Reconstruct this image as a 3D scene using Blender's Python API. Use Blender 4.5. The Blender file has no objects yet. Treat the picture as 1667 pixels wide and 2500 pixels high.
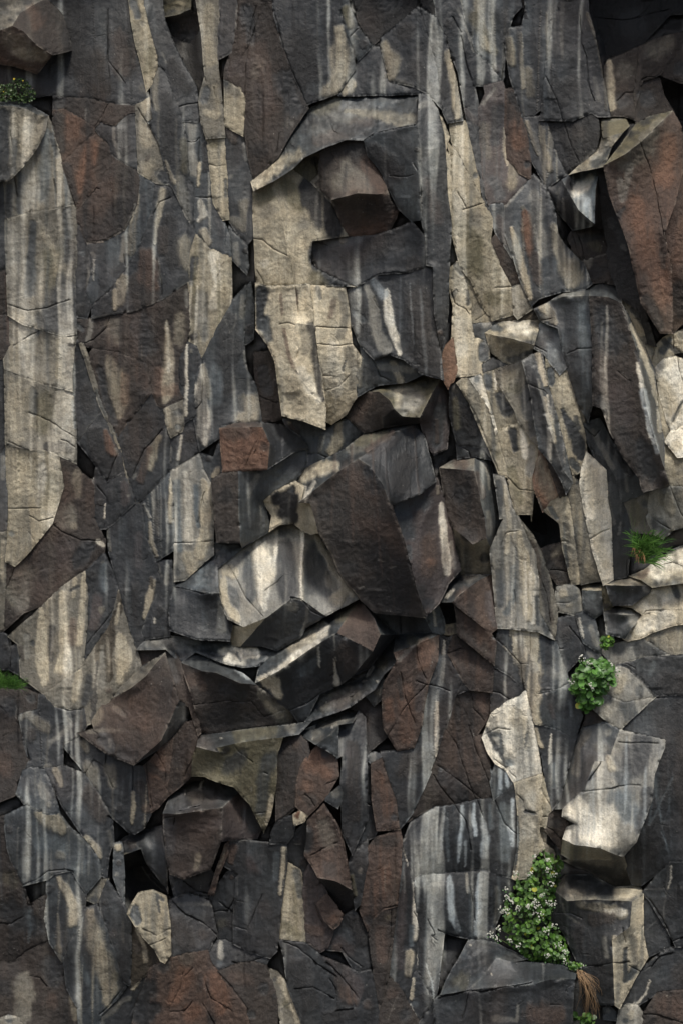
import bpy, math, random, time
import numpy as np
from mathutils import Vector
from mathutils.geometry import delaunay_2d_cdt
T0 = time.time()
scene = bpy.context.scene
R = math.radians
# ---------------------------------------------------------------- camera, sky, sun, exposure
S = 0.0022            # metres per photo pixel at the cliff's base plane
DIST = 12.0           # camera distance from that plane
CZ = 4.2              # height of the camera above the ground
cam_d = bpy.data.cameras.new('camera'); cam = bpy.data.objects.new('camera', cam_d)
scene.collection.objects.link(cam)
cam.location = (0, -DIST, CZ); cam.rotation_euler = (R(90), 0, 0)
cam_d.sensor_fit = 'VERTICAL'; cam_d.sensor_height = 36
cam_d.lens = 36 * DIST / (2500 * S)
cam_d.clip_end = 500
scene.camera = cam
SUN_EL, SUN_AZ = R(60), R(26)      # high, a little right of the camera
world = bpy.data.worlds.new('World'); scene.world = world
world.use_nodes = True
wn = world.node_tree.nodes; wl = world.node_tree.links
bg = wn.get('Background') or wn.new('ShaderNodeBackground')
sky = wn.new('ShaderNodeTexSky'); sky.sky_type = 'NISHITA'; sky.sun_disc = False
sky.sun_elevation = SUN_EL; sky.sun_rotation = R(180) + SUN_AZ
sky.air_density = 1.0; sky.dust_density = 4.0; sky.ozone_density = 1.0
wl.new(sky.outputs['Color'], bg.inputs['Color']); bg.inputs['Strength'].default_value = 0.05
sun_d = bpy.data.lights.new('sun', 'SUN'); sun_d.energy = 1.5; sun_d.angle = R(12)
sun_d.color = (1.0, 0.95, 0.87)
sun = bpy.data.objects.new('sun', sun_d); scene.collection.objects.link(sun)
sv = Vector((math.sin(SUN_AZ) * math.cos(SUN_EL), -math.cos(SUN_AZ) * math.cos(SUN_EL), math.sin(SUN_EL)))
sun.rotation_euler = sv.to_track_quat('Z', 'Y').to_euler(); sun.location = (0, -20, 20)
vs = scene.view_settings
vs.view_transform = 'Standard'; vs.look = 'None'; vs.exposure = 1.2; vs.gamma = 1.0
try: vs.use_curve_mapping = False
except Exception: pass

# ---------------------------------------------------------------- numpy noise
_rs = np.random.RandomState(7)
_perm = _rs.permutation(512).astype(np.int64)
_grad = _rs.normal(size=(512, 3)); _grad /= np.linalg.norm(_grad, axis=1)[:, None]
def _h(x, y, z): return _perm[(_perm[(_perm[x & 511] + y) & 511] + z) & 511]
def noise(x, y, z=0.0):
    x = np.asarray(x, float); y = np.asarray(y, float); z = np.broadcast_to(np.asarray(z, float), x.shape)
    xi = np.floor(x).astype(np.int64); yi = np.floor(y).astype(np.int64); zi = np.floor(z).astype(np.int64)
    xf, yf, zf = x - xi, y - yi, z - zi
    f = lambda t: t * t * t * (t * (t * 6 - 15) + 10)
    u, v, w = f(xf), f(yf), f(zf)
    def g(a, b, c):
        q = _grad[_h(xi + a, yi + b, zi + c)]
        return q[..., 0] * (xf - a) + q[..., 1] * (yf - b) + q[..., 2] * (zf - c)
    l = lambda a, b, t: a + (b - a) * t
    return 1.5 * l(l(l(g(0,0,0), g(1,0,0), u), l(g(0,1,0), g(1,1,0), u), v),
                   l(l(g(0,0,1), g(1,0,1), u), l(g(0,1,1), g(1,1,1), u), v), w)
def fbm(x, y, z=0.0, o=3):
    r = 0; a = 1.0
    for i in range(o):
        r = r + a * noise(x * 2**i + 17.3 * i, y * 2**i - 9.1 * i, np.asarray(z) * 2**i + 3.7 * i); a *= 0.5
    return r

# ---------------------------------------------------------------- palette: the rock's own colours (sRGB)
PAL = {k: np.array(v, float) / 255 for k, v in {
 'k': (26, 26, 27), 'd': (31, 34, 37), 's': (52, 57, 60), 'b': (86, 95, 99), 'g': (132, 130, 121),
 'm': (108, 104, 93), 't': (147, 139, 119), 'c': (193, 182, 157), 'w': (236, 229, 210), 'p': (182, 192, 195),
 'n': (44, 38, 34), 'r': (78, 62, 53), 'o': (112, 80, 62), 'u': (60, 53, 52), 'v': (92, 87, 66), 'y': (54, 47, 36)}.items()}
ROUGH = {'k': .8, 'd': .3, 's': .2, 'b': .15, 'g': .3, 'm': .6, 't': .75, 'c': .85, 'w': .8, 'p': .4, 'n': .8, 'r': .9, 'o': .9, 'u': .5, 'v': .6, 'y': .7}
def lin(c): c = np.clip(c, 0, 1); return np.where(c <= .04045, c / 12.92, ((c + .055) / 1.055) ** 2.4)

# ---------------------------------------------------------------- materials
def rock_material(name, grain=1.0):
    m = bpy.data.materials.new(name); m.use_nodes = True
    N = m.node_tree.nodes; L = m.node_tree.links; N.clear()
    def n(t, **kw):
        o = N.new(t)
        for k, v in kw.items(): setattr(o, k, v)
        return o
    def noi(vec, sc, det, ro, dist=0.0):
        o = n('ShaderNodeTexNoise'); o.inputs['Scale'].default_value = sc; o.inputs['Detail'].default_value = det
        o.inputs['Roughness'].default_value = ro; o.inputs['Distortion'].default_value = dist
        L.new(vec, o.inputs['Vector']); return o.outputs['Fac']
    def rng(v, a, b, c, d):
        o = n('ShaderNodeMapRange'); o.inputs[1].default_value = a; o.inputs[2].default_value = b
        o.inputs[3].default_value = c; o.inputs[4].default_value = d; L.new(v, o.inputs[0]); return o.outputs[0]
    def mth(op, a, b):
        o = n('ShaderNodeMath', operation=op)
        for i, v in enumerate((a, b)):
            if isinstance(v, (int, float)): o.inputs[i].default_value = v
            else: L.new(v, o.inputs[i])
        return o.outputs[0]
    tc = n('ShaderNodeTexCoord').outputs['Object']
    at = n('ShaderNodeAttribute', attribute_name='Col')
    mr = n('ShaderNodeMapping'); mr.inputs['Rotation'].default_value = (.7, .5, .9); L.new(tc, mr.inputs['Vector']); tr = mr.outputs[0]
    ra = n('ShaderNodeAttribute', attribute_name='rough').outputs['Fac']
    mp = n('ShaderNodeMapping'); mp.inputs['Scale'].default_value = (1, 1, 0.07); L.new(tc, mp.inputs['Vector'])
    mp2 = n('ShaderNodeMapping'); mp2.inputs['Scale'].default_value = (1.0, 1, 0.55); mp2.inputs['Rotation'].default_value = (0, R(28), 0)
    L.new(tc, mp2.inputs['Vector'])
    grn = noi(tr, 115, 3, .75); mot = noi(tr, 22, 6, .68, .4); stk = noi(mp.outputs[0], 75, 4, .6); big = noi(tr, 5, 4, .6)
    chip = noi(mp2.outputs[0], 38, 5, .62, .6)
    val = mth('MULTIPLY', rng(grn, .25, .75, .70, 1.30), rng(mot, .25, .75, .86, 1.14))
    val = mth('MULTIPLY', val, rng(stk, .3, .7, .88, 1.12))
    val = mth('MULTIPLY', val, rng(big, .3, .7, .92, 1.08))
    val = mth('MULTIPLY', val, rng(chip, .3, .7, .92, 1.08))
    # hairline joints where a mask allows them
    vd = n('ShaderNodeTexVoronoi', feature='DISTANCE_TO_EDGE'); vd.inputs['Scale'].default_value = 4.2
    wr = n('ShaderNodeVectorMath', operation='MULTIPLY_ADD')
    nz = n('ShaderNodeTexNoise'); nz.inputs['Scale'].default_value = 9; nz.inputs['Detail'].default_value = 4
    L.new(tc, nz.inputs['Vector']); L.new(nz.outputs['Color'], wr.inputs[0]); wr.inputs[1].default_value = (.09, .09, .09); L.new(tc, wr.inputs[2])
    L.new(wr.outputs[0], vd.inputs['Vector'])
    hair = rng(vd.outputs['Distance'], .004, .016, 0, 1); mask = rng(big, .60, .68, 1, 0)
    hair = mth('MAXIMUM', hair, mask)
    val = mth('MULTIPLY', val, rng(hair, 0, 1, .55, 1))
    mix = n('ShaderNodeMix', data_type='RGBA', blend_type='MULTIPLY'); mix.inputs[0].default_value = 1
    L.new(at.outputs['Color'], mix.inputs[6])
    cmb = n('ShaderNodeCombineColor'); 
    for i in range(3): L.new(val, cmb.inputs[i])
    L.new(cmb.outputs[0], mix.inputs[7])
    # hue drift: warm / cool patches
    hue = n('ShaderNodeMix', data_type='RGBA', blend_type='MULTIPLY'); hue.inputs[0].default_value = 1
    cr = n('ShaderNodeValToRGB'); cr.color_ramp.elements[0].color = (.975, .995, 1.02, 1); cr.color_ramp.elements[1].color = (1.03, 1, .955, 1)
    cr.color_ramp.elements[0].position = .35; cr.color_ramp.elements[1].position = .65
    L.new(noi(tc, 9, 4, .6), cr.inputs[0]); L.new(mix.outputs[2], hue.inputs[6]); L.new(cr.outputs[0], hue.inputs[7])
    # sparse pale lichen specks
    sp = n('ShaderNodeTexVoronoi', feature='F1'); sp.inputs['Scale'].default_value = 34; L.new(tc, sp.inputs['Vector'])
    spk = mth('MULTIPLY', rng(sp.outputs['Distance'], .06, .13, 1, 0), rng(noi(tc, 6, 2, .5), .60, .66, 0, .45))
    lm = n('ShaderNodeMix', data_type='RGBA'); L.new(spk, lm.inputs[0]); L.new(hue.outputs[2], lm.inputs[6]); lm.inputs[7].default_value = (.33, .32, .29, 1)
    bs = n('ShaderNodeBsdfPrincipled'); L.new(lm.outputs[2], bs.inputs['Base Color'])
    L.new(rng(mth('ADD', mth('MULTIPLY', ra, .7), mth('MULTIPLY', mot, .3)), 0, 1, .33, .95), bs.inputs['Roughness'])
    bs.inputs['Specular IOR Level'].default_value = .5
    h = mth('ADD', mth('MULTIPLY', mth('MULTIPLY', grn, ra), .0042), mth('MULTIPLY', mth('MULTIPLY', mot, rng(ra, 0, 1, .3, 1)), .010))
    h = mth('ADD', h, mth('MULTIPLY', mth('MULTIPLY', chip, ra), .011)); h = mth('ADD', h, mth('MULTIPLY', hair, .004))
    bp = n('ShaderNodeBump'); bp.inputs['Strength'].default_value = .85; bp.inputs['Distance'].default_value = 1.0
    L.new(h, bp.inputs['Height']); L.new(bp.outputs[0], bs.inputs['Normal'])
    out = n('ShaderNodeOutputMaterial'); L.new(bs.outputs[0], out.inputs[0])
    return m
ROCK = rock_material('weathered_basalt')

def world_pts(px, py, D):
    p = np.asarray(D, float) / 100
    k = S * (DIST - p) / DIST
    return np.stack([(px - 833.5) * k, -p, (1250 - py) * k + CZ], -1)

def link(o, parent=None):
    scene.collection.objects.link(o)
    if parent: o.parent = parent
    return o

def mesh_obj(name, V, F, mat, col=None, rough=None, parent=None, origin=None, smooth=True):
    V = np.asarray(V, float)
    if origin is not None: V = V - np.asarray(origin)
    me = bpy.data.meshes.new(name); me.from_pydata(V.tolist(), [], F); me.update()
    if smooth: me.polygons.foreach_set('use_smooth', np.ones(len(me.polygons), bool))
    if col is not None:
        a = me.color_attributes.new('Col', 'FLOAT_COLOR', 'POINT')
        a.data.foreach_set('color', np.concatenate([col, np.ones((len(col), 1))], 1).astype(np.float32).ravel())
    if rough is not None:
        a = me.attributes.new('rough', 'FLOAT', 'POINT'); a.data.foreach_set('value', np.asarray(rough, np.float32))
    me.materials.append(mat)
    o = link(bpy.data.objects.new(name, me), parent)
    return o

# ---------------------------------------------------------------- geometry helpers (photo pixel plane)
def inside(poly, P):
    x, y = P[:, 0], P[:, 1]; c = np.zeros(len(P), bool); a = poly; b = np.roll(poly, -1, 0)
    for (x0, y0), (x1, y1) in zip(a, b):
        if y0 == y1: continue
        c ^= ((y0 > y) != (y1 > y)) & (x < (x1 - x0) * (y - y0) / (y1 - y0) + x0)
    return c
def dseg(P, A, B):
    d = B - A; L2 = max(float(d @ d), 1e-9); t = np.clip(((P - A) @ d) / L2, 0, 1)
    return np.linalg.norm(P - (A + t[:, None] * d), axis=1), t
def mvc(poly, val, P):
    n = len(poly); out = np.zeros(len(P)); w = np.zeros((len(P), n)); done = np.zeros(len(P), bool)
    for i in range(n):
        j = (i + 1) % n; d, t = dseg(P, poly[i], poly[j]); m = (d < 1e-2) & ~done
        out[m] = val[i] + (val[j] - val[i]) * t[m]; done |= m
    s = poly[None] - P[:, None]; r = np.maximum(np.linalg.norm(s, axis=2), 1e-6)
    s2 = np.roll(s, -1, 1); r2 = np.roll(r, -1, 1)
    cr = s[..., 0] * s2[..., 1] - s[..., 1] * s2[..., 0]; dt = (s * s2).sum(2)
    tn = (r * r2 - dt) / np.where(np.abs(cr) < 1e-6, 1e-6, cr)
    w = (tn + np.roll(tn, 1, 1)) / r
    v = (w * val).sum(1) / np.where(np.abs(w.sum(1)) < 1e-9, 1e-9, w.sum(1))
    v = np.clip(v, val.min() - 2, val.max() + 2)
    return np.where(done, out, v)
def sample_edge(A, B, h):
    n = max(1, int(math.ceil(np.linalg.norm(B - A) / h)))
    if tuple(A) <= tuple(B): t = np.arange(n) / n; return A + (B - A) * t[:, None]
    t = np.arange(1, n + 1) / n; return (B + (A - B) * t[:, None])[::-1]

TILE = {c: (x, y) for c, (x, y) in zip('ABCDEFGHIJKL', [(x, y) for y in (0, 613, 1227, 1840) for x in (0, 530, 1067)])}
TK = 600 / 1568
_tile = ['A']
def parse_pts(toks, nd=0):
    out = []
    for t in toks:
        if t[0] in TILE: _tile[0] = t[0]; t = t[1:]
        a = [float(q) for q in t.split(',')]
        ox, oy = TILE[_tile[0]]; x = ox + a[0] * TK; y = oy + a[1] * TK
        if x < -12: x = -12 + (x + 12) * 5
        if x > 1679: x = 1679 + (x - 1679) * 5
        if y < -8: y = -8 + (y + 8) * 4
        if y > 2508: y = 2508 + (y - 2508) * 3
        out.append([x, y] + a[2:])
    return out

H = 3.7
RAW = r"""
@ boulder 0 rust brown boulder with a grey top jutting from the upper left corner
V A-80,230,25 0,195,27 80,165,28 130,85,22 290,-10,16 290,-80,10 -80,60,10 340,30,14 400,100,12 440,210,12 460,318,14 335,348,24 240,290,30 150,200,30 240,470,14 90,420,16 -80,360,14
F top m 0 1 2 3 4 5 6
F side n 2 3 4 7 8 9 10 11 12 13
F front r 0 1 2 13 12 11 14 15 16
S t .5 .8 A60,250,60 150,300,60
S c .6 .7 A90,330,25 240,350,45 290,350,25
S o .4 .7 A0,380,20 120,425,18 210,450,20
S k .5 .8 A400,60,60 430,200,40 440,300,30
S o .35 .8 A200,60,40 240,140,50
@ rock_slab 4 black brown slab behind the moss clump, streaked with brown below the top edge
P d A-80,250 280,-60 810,-60 842,130 882,310 922,470 938,585 955,612 850,666 690,653 570,622 420,618 345,598 -80,690
S n .8 .8 A560,400,110 620,560,90
S r .5 .9 A770,250,70 800,420,80
S n .7 .9 A100,560,200
S k .7 .8 A430,100,140 480,350,110
S s .5 .6 A640,60,30 660,220,30
S m .5 .6 A915,560,30 940,600,20
S r .3 .8 A570,560,40 540,600,40
C A690,60 692,250 686,380 700,480 705,600
C A700,400 760,470 800,530
Z k 8
@ rock_slab 6 dark brown slab crossed by thin cracks, with a notch at its lower right edge
P n A345,605 420,625 570,629 690,660 850,673 862,710 815,715 735,792 640,772 600,808 500,738 410,692 345,695
C A690,660 660,720 610,800
S d .6 .7 A370,640,60
S g .7 .4 A550,690,6 546,760,5
@ rock_slab 8 small brown shard left of the orange slab, pointing down
P r A345,697 410,695 500,742 600,812 600,845 400,1033 345,830
S o .6 .8 A460,780,60 470,860,50
S k .7 .7 A370,750,40 400,950,30
S n .5 .6 A560,830,40
@ rock_slab 7 orange brown slab narrowing to a point beside the pale left columns
P r A605,850 700,930 718,985 732,1010 600,1200 500,1328 470,1240 402,1040
S o .9 .8 A590,920,45 560,1050,60 520,1190,45
S k .6 .8 A430,1060,30 480,1270,25
S n .7 .7 A680,960,50 660,1080,60
@ rock_slab 9 large rounded dark brown slab with a curved pale lower rim
P n A735,1015 890,1102 885,1180 870,1300 800,1460 680,1535 560,1552 510,1440 492,1385 500,1335 620,1200
S r .5 .8 A680,1200,70 620,1320,60
S k .7 .8 A800,1100,60 820,1250,50 700,1460,60 560,1500,40
S g .7 .5 A560,1550,7 680,1533,7 800,1458,7 868,1300,7
C A632,1205 595,1190
@ rock_column 3 narrow dark slate column with pale edges right of the brown slabs
P d A735,797 815,718 862,715 880,900 885,1090 760,1020 715,980 700,930 605,815 640,775
S s .9 .7 A850,760,25 865,900,30 850,1050,40
S g .8 .5 A728,800,10 730,900,10 765,1000,12
S k .7 .7 A780,850,40 790,950,40
@ rock_slab 14 grey cream slab under the moss clump, ending in a curved lower edge
V A-80,690,4 80,640,-4 180,665,-4 310,740,-3 290,830,2 245,930,2 150,1060,1 60,1150,0 -80,1180,0 -80,665,-6 70,672,2 170,700,2 270,745,1
F top s 9 1 2 3 12 11 10 0
F front m 0 10 11 12 3 4 5 6 7 8
S t .7 .8 A130,750,50 150,950,40
S t .6 .8 A260,760,30 230,900,30
S d .9 .6 A20,720,40 20,900,45 30,1120,40
S s .6 .7 A95,900,18 90,1100,18
C A75,690 70,850 85,980
@ rock_column 9 grey streaked column section between the curved slab and a level crack
P m A310,745 345,830 400,1040 412,1100 440,1210 470,1303 345,1330 200,1350 40,1398 25,1160 60,1152 150,1062 245,932 290,832
S b .6 .8 A300,850,25 290,1050,40 270,1250,40
S s .8 .7 A330,860,15 370,1000,15
S g .6 .8 A200,1120,40 210,1300,35
S t .35 .7 A370,1100,40 400,1270,40
S d .7 .7 A60,1200,25 60,1370,25
S s .7 .8 A140,1120,25 130,1350,20
C A95,1140 110,1250
C A345,1150 360,1230
Z b 6
@ rock_column 12 olive grey column section at far left with dark vertical bands
P m A470,1308 495,1340 487,1500 485,1725 D485,525 400,538 250,493 150,463 60,406 45,100 A40,1500 40,1402 200,1352 345,1332
S g .6 .8 A100,1450,50 D90,100,60 D100,300,50
S s .85 .7 A215,1430,25 D200,60,30 D190,260,35
S v .6 .8 D330,20,60 340,200,50
S c .45 .7 A280,1480,30 D360,20,18 D360,160,14
S d .8 .7 D430,200,60 400,400,110 300,450,80
S s .7 .7 A430,1350,30 A440,1650,25
S n .5 .8 A455,1550,30 D450,150,30
S c .6 .7 D110,430,50
S g .7 .5 D455,395,20 460,430,18
C D60,345 180,382 300,360 440,312
Z s 6
@ rock_slab 2 dark slate sliver on the left border beside the pale columns
P d A-80,1190 20,1167 36,1400 40,1700 D20,118 -80,200
Z s 3
@ rock_slab 3 brown sliver on the left border with a rust edge
P n D-80,210 20,130 42,110 56,403 0,403 -80,400
S r .7 .6 D45,150,15 50,380,12
@ rock_slab 1 blackish brown sliver on the left border above the slate slivers
P n D-80,415 56,412 63,600 28,678 -80,730
S r .6 .6 D50,430,14 50,580,12
@ rock_slab 0 slate sliver on the left border beside the widest cream column
P d D-80,740 26,690 36,1000 38,1230 0,1285 -80,1330
S k .6 .7 D-20,1000,50
@ rock_slab 2 pale grey sliver on the left border at mid height
P s D-80,1345 0,1285 40,1238 44,1480 44,1690 G38,180 -80,190
S g .7 .6 D20,1320,15 20,1450,15
@ rock_slab 2 thin cream sliver on the left border above the grass tuft
P m G-80,200 38,182 34,380 32,600 22,815 -80,830
S c .6 .7 G20,250,14 15,500,12
S k .6 .6 G-30,500,40
@ rock_column 7 pale wedge beside the long diagonal crack at upper left
P m A870,675 955,622 968,690 982,755 950,785 1015,905 1050,1040 1085,1175 1000,1166 890,1098 880,900
S c .6 .8 A930,660,35 905,760,20 940,900,45
S t .6 .8 A950,1050,45 930,1120,30
S n .6 .5 A945,1000,14 938,1020,12
S d .9 .5 A1030,1110,35 1060,1150,30
S g .6 .4 A1000,1120,5 1040,1060,5
C A880,690 940,785 1015,905
@ rock_column 6 tan column tapering to a point at the top of the left wall
P t A810,-60 880,-60 920,60 960,230 998,350 1000,420 968,532 938,578 920,470 880,310 842,130
S s .8 .7 A850,20,30 880,100,25
S g .6 .6 A910,150,20
S v .5 .7 A960,330,30 950,450,30
S t .6 .7 A900,30,10 950,150,10
@ rock_column 0 blue black slate column leaning to the right at the top
P d A885,-60 1010,-60 1050,130 1085,230 1150,370 1250,550 1268,640 1275,775 1160,768 1140,680 1100,580 1050,450 1010,390 992,330 962,230 922,60
S s .5 .7 A960,40,30 1000,200,25
S k .7 .7 A1100,420,50 1180,560,50
S g .6 .4 A1040,340,7 1060,400,7
S s .7 .6 A1210,720,30
C A1145,680 1200,665 1270,655
@ rock_column 9 dark column with olive edges and pale streaks at its foot, left of the slate columns
P d A1010,430 1050,460 1100,590 1140,690 1165,800 1188,880 1192,1000 1208,1150 1236,1200 1245,1470 1190,1380 1110,1195 1085,1172 1052,1040 1018,900 952,782 986,758 974,690 970,545
S m .9 .7 A1000,450,20 990,560,20 1000,700,15
S v .6 .8 A1170,900,25 1180,1080,25
S g .6 .8 A1150,1150,40 1180,1300,45 1200,1400,30
S k .6 .8 A1050,620,40 1080,800,60 1100,1000,50
S c .7 .6 A1060,1030,10 1100,1140,14 1120,1170,8
Z m 5
@ rock_column 5 pale streaked column between two long cracks, right of the leaning slate column
P s A1145,690 1200,668 1275,655 1285,780 1330,950 1355,1200 1370,1290 1425,1410 1465,1500 1474,1640 1350,1580 1270,1510 1248,1475 1242,1200 1212,1150 1195,1000 1192,890 1168,800
S g .8 .7 A1230,800,25 1220,950,30 1240,1100,30
S c .8 .6 A1270,1050,14 1265,1180,12
S k .7 .7 A1310,920,20 1320,1080,25
S w .7 .6 A1280,1290,20 1300,1370,25 1270,1400,15
S c .8 .7 A1300,1480,25 1330,1540,25
S d .8 .7 A1350,1300,25 1390,1430,25 1430,1500,25
S s .8 .7 A1300,1150,25
C A1195,905 1250,900 1275,880
C A1250,1255 1310,1262 1360,1258
C A1275,880 1270,1000 1272,1040
Z w 5
@ rock_column 7 olive tan column at the top edge, left of a long vertical crack
P m A1225,-60 1408,-60 1403,130 1393,300 1388,430 1398,500 1423,700 1430,870 1320,880 1290,780 1275,640 1290,570 1315,480 1295,250 1275,100
S t .8 .7 A1330,50,35 1335,250,35 1350,400,30
S s .8 .6 A1320,580,30 1300,640,25
S c .7 .6 A1320,720,25 1390,730,30
S t .6 .7 A1370,560,25 1400,700,14
C A1275,390 1315,520
C A1365,560 1370,600
@ rock_slab -10 dark recessed block with an olive shelf at the top edge
V A1010,-60,-4 1225,-60,-4 1215,60,4 1150,90,4 1060,110,3 1040,80,0 1275,100,0 1295,260,-2 1310,480,-2 1260,570,-3 1150,360,-6 1085,230,-6 1050,120,-4
F top v 0 1 2 3 4 5
F front n 2 6 7 8 9 10 11 12 5 4 3
S d .7 .7 A1200,250,60 1250,450,40
S c .4 .8 A1150,40,40
S k .8 .6 A1110,170,50
C A1180,60 1210,0
@ rock_column 8 narrow cream splinter between two dark cracks in the upper left wall
P t A1320,886 1430,876 1440,1050 1455,1250 1458,1393 1426,1400 1370,1290 1358,1200 1335,960
S c .7 .7 A1390,1080,30 1400,1200,30 1420,1350,20
S v .7 .7 A1370,920,30
S s .6 .7 A1440,1150,12 1445,1250,12
C A1335,1045 1380,1060 1435,1055
@ rock_slab 6 narrow slate sliver below the curved brown slab
P d A495,1395 515,1400 558,1552 D575,50 593,110 545,260 582,345 553,423 487,413 490,100
S g .7 .5 D560,90,8 575,140,10 550,250,8
S s .7 .7 D540,100,25 520,200,25
S k .7 .6 D520,370,40
S b .6 .6 A530,1620,20
@ rock_slab 8 pale blue grey slab with soft vertical streaks under the curved brown slab
P s A560,1557 680,1540 800,1465 868,1310 887,1200 890,1107 985,1167 965,1350 900,1560 D870,5 800,125 715,240 590,343 548,262 597,110 575,40
S b .8 .8 A720,1560,40 A740,1680,40 D740,60,45
S m .9 .7 A880,1250,16 A850,1450,25 A840,1600,30
S g .8 .7 A790,1500,14 A780,1660,16 D780,60,16
S c .6 .6 A880,1130,12 A875,1300,10 A840,1420,8
S d .7 .7 D660,80,25 660,200,30
S d .7 .8 A930,1250,25 A920,1400,25
S w .5 .6 D600,60,6 600,180,6
S g .5 .6 A590,1620,14 D600,40,14
C D790,35 800,90
Z b 6
@ rock_slab 9 triangular dark slab with a rust stain and a cream patch in the left wall
P d A988,1172 1085,1184 1115,1215 1190,1380 1250,1490 1235,1600 D1220,0 1205,195 1040,306 870,374 720,401 592,423 592,350 718,242 802,128 872,8 A902,1560 968,1350
S n .8 .7 D860,200,50 920,300,80
S r .95 .6 D930,20,50 950,150,70 980,230,35
S c .7 .7 A1040,1220,25 A1000,1450,16 A990,1560,10
S t .7 .7 A1170,1550,45 A1190,1680,40
S k .7 .7 A1080,1400,45 D1100,60,55
S t .8 .6 D780,180,35 770,320,40
S c .8 .6 D735,250,14 735,370,16
S d .7 .8 D640,380,40
S g .5 .5 D1010,60,6 1035,200,6
S n .8 .7 A1040,1480,40 A1040,1600,30
C A1090,1260 1020,1290 980,1370
C D1000,50 1030,180 1035,280
L g .6 D590,425,2 720,402,2 870,377,2 1040,309,2 1203,200,2
@ rock_column 11 wide cream streaked column ending at a diagonal crack, left of the dark vertical fissure
P t A1255,1497 1345,1582 1472,1645 D1478,320 1390,463 1330,598 1290,688 1265,598 1215,572 1220,470 1208,200 1222,0
S w .6 .7 D1370,40,40 1390,200,30 1360,350,30
S c .6 .8 D1430,60,30 1440,280,25
S d .9 .6 D1240,60,30 1225,200,20
S n .5 .7 D1260,300,35 1240,420,20
S g .7 .8 D1290,300,45 1290,450,45 1310,560,20
S k .8 .5 D1240,540,25
Z w 6
Z v 5
@ rock_slab 7 big dark brown slab with a sharp cream spike, below the long rising crack
P n D487,434 592,430 720,407 870,382 1040,314 1203,208 1215,470 1190,575 1145,690 1140,800 1170,933 1045,998 1010,983 970,890 940,715 760,643 600,618 517,590 492,540
S c .75 .7 D1065,450,8 1070,560,25 1080,700,40 1075,860,48 1060,960,20
S w .5 .6 D1068,460,6 1075,600,12 1075,760,14
S o .35 .8 D1020,760,25 1010,900,30 1110,880,40
S t .6 .8 D1150,420,35 1150,560,40
S g .7 .7 D590,370,10 585,480,14 560,560,20
S m .8 .8 D720,480,60 740,560,40
S g .6 .6 D1190,250,15 1195,350,12
S s .8 .7 D500,470,20 530,500,15
S d .7 .7 D900,480,80 950,600,60
S n .7 .7 D650,450,20
C D520,592 600,565 680,490 700,430
L c .6 D905,600,3 908,690,3
@ rock_slab 9 brown slab with two soft cream ovals right of the long diagonal ridge
P n D600,625 760,650 935,720 968,895 755,1168 700,1083 640,950 590,800 555,680
S t .85 .7 D700,690,30 740,800,60 770,960,55 750,1040,30
S o .35 .8 D800,800,25 800,960,25
S r .8 .7 D900,740,30 915,850,35
S d .7 .6 D640,760,25 670,920,25 730,1090,25
@ rock_slab 6 dark brown slab with a pale oval, above the lower left crack
P d D755,1175 968,900 1008,990 1042,1002 1060,1100 1090,1190 1085,1290 1088,1393 915,1578 875,1602 770,1280
S n .8 .8 D900,1100,90 860,1300,60
S t .85 .6 D1010,1190,22 970,1300,32 955,1380,25
S r .7 .7 D950,1260,20 930,1350,22 900,1460,25
S g .7 .6 D870,1420,10 855,1450,10
S k .6 .8 D840,1400,40
C D855,1420 920,1270 1040,1140
@ rock_column 9 short pale sliver ending at a curved crack in the left wall
P m D1050,1003 1172,940 1180,1088 1160,1148 1095,1183 1063,1100
S c .7 .7 D1070,1020,25 1080,1120,20
S d .6 .7 D1140,1030,25
S b .6 .6 D1140,1120,20
@ rock_column 10 dark slate column with one white streak, under a small dark notch
P d D1195,578 1260,610 1285,693 1245,800 1240,1030 1253,1048 1185,1088 1175,930 1145,880 1140,700
S w .9 .5 D1192,600,8 1192,720,10 1190,860,12 1188,1050,10
S m .6 .6 D1220,640,14
S s .7 .7 D1230,800,20 1220,950,20
S k .7 .6 D1170,700,20 1165,840,18
@ rock_slab 6 small dark slab with a white streak, above a crack junction
P d D1160,1157 1187,1094 1240,1057 1275,1288 1165,1353 1092,1390 1088,1290 1095,1190
S w .8 .6 D1160,1180,10 1150,1260,12 1140,1330,10
S k .7 .7 D1220,1180,40
S g .6 .5 D1095,1250,6 1090,1340,6
@ rock_column 10 wide blue slate column with a pale white wedge at its left side
P s D1482,335 E95,320 185,217 175,420 165,590 190,760 250,870 278,1083 150,1086 20,1118 D1405,1128 1400,1188 1280,1268 1240,1060 1250,800 1292,692 1335,602 1395,467
S d .7 .8 D1430,600,60 1440,800,60 1400,1060,60
S w .9 .6 D1290,730,14 1285,880,40 1300,1020,42 1300,1170,45 1310,1220,25
S c .5 .6 D1300,720,8 1320,820,18 1345,940,15
S k .5 .8 E60,420,60 90,640,70 60,850,60
S b .6 .7 D1380,760,40 D1390,950,40
S c .7 .7 E220,950,50 210,1060,60 160,1070,40
S g .6 .5 E175,640,12 195,750,12
S g .6 .5 E160,290,14 160,420,16
C D1290,700 1295,830 1290,960 1240,1020
L g .5 D1430,420,3 1470,520,2 1500,470,2
L g .5 E80,520,2 110,480,2 125,400,2
@ rock_slab 12 cream column section with grey streaks at far left, above a wavy crack
P m D62,414 150,470 250,500 400,545 488,545 470,640 455,790 460,888 400,873 280,846 110,788 35,760 30,680 65,610
S t .7 .8 D80,600,40 90,720,50
S s .6 .7 D210,560,22 210,700,20
S m .8 .8 D290,580,45 270,740,45
S t .8 .6 D375,570,18 380,700,20 375,800,18
S n .6 .8 D450,600,25 440,800,25
S s .8 .6 D230,510,30 180,545,15
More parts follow.
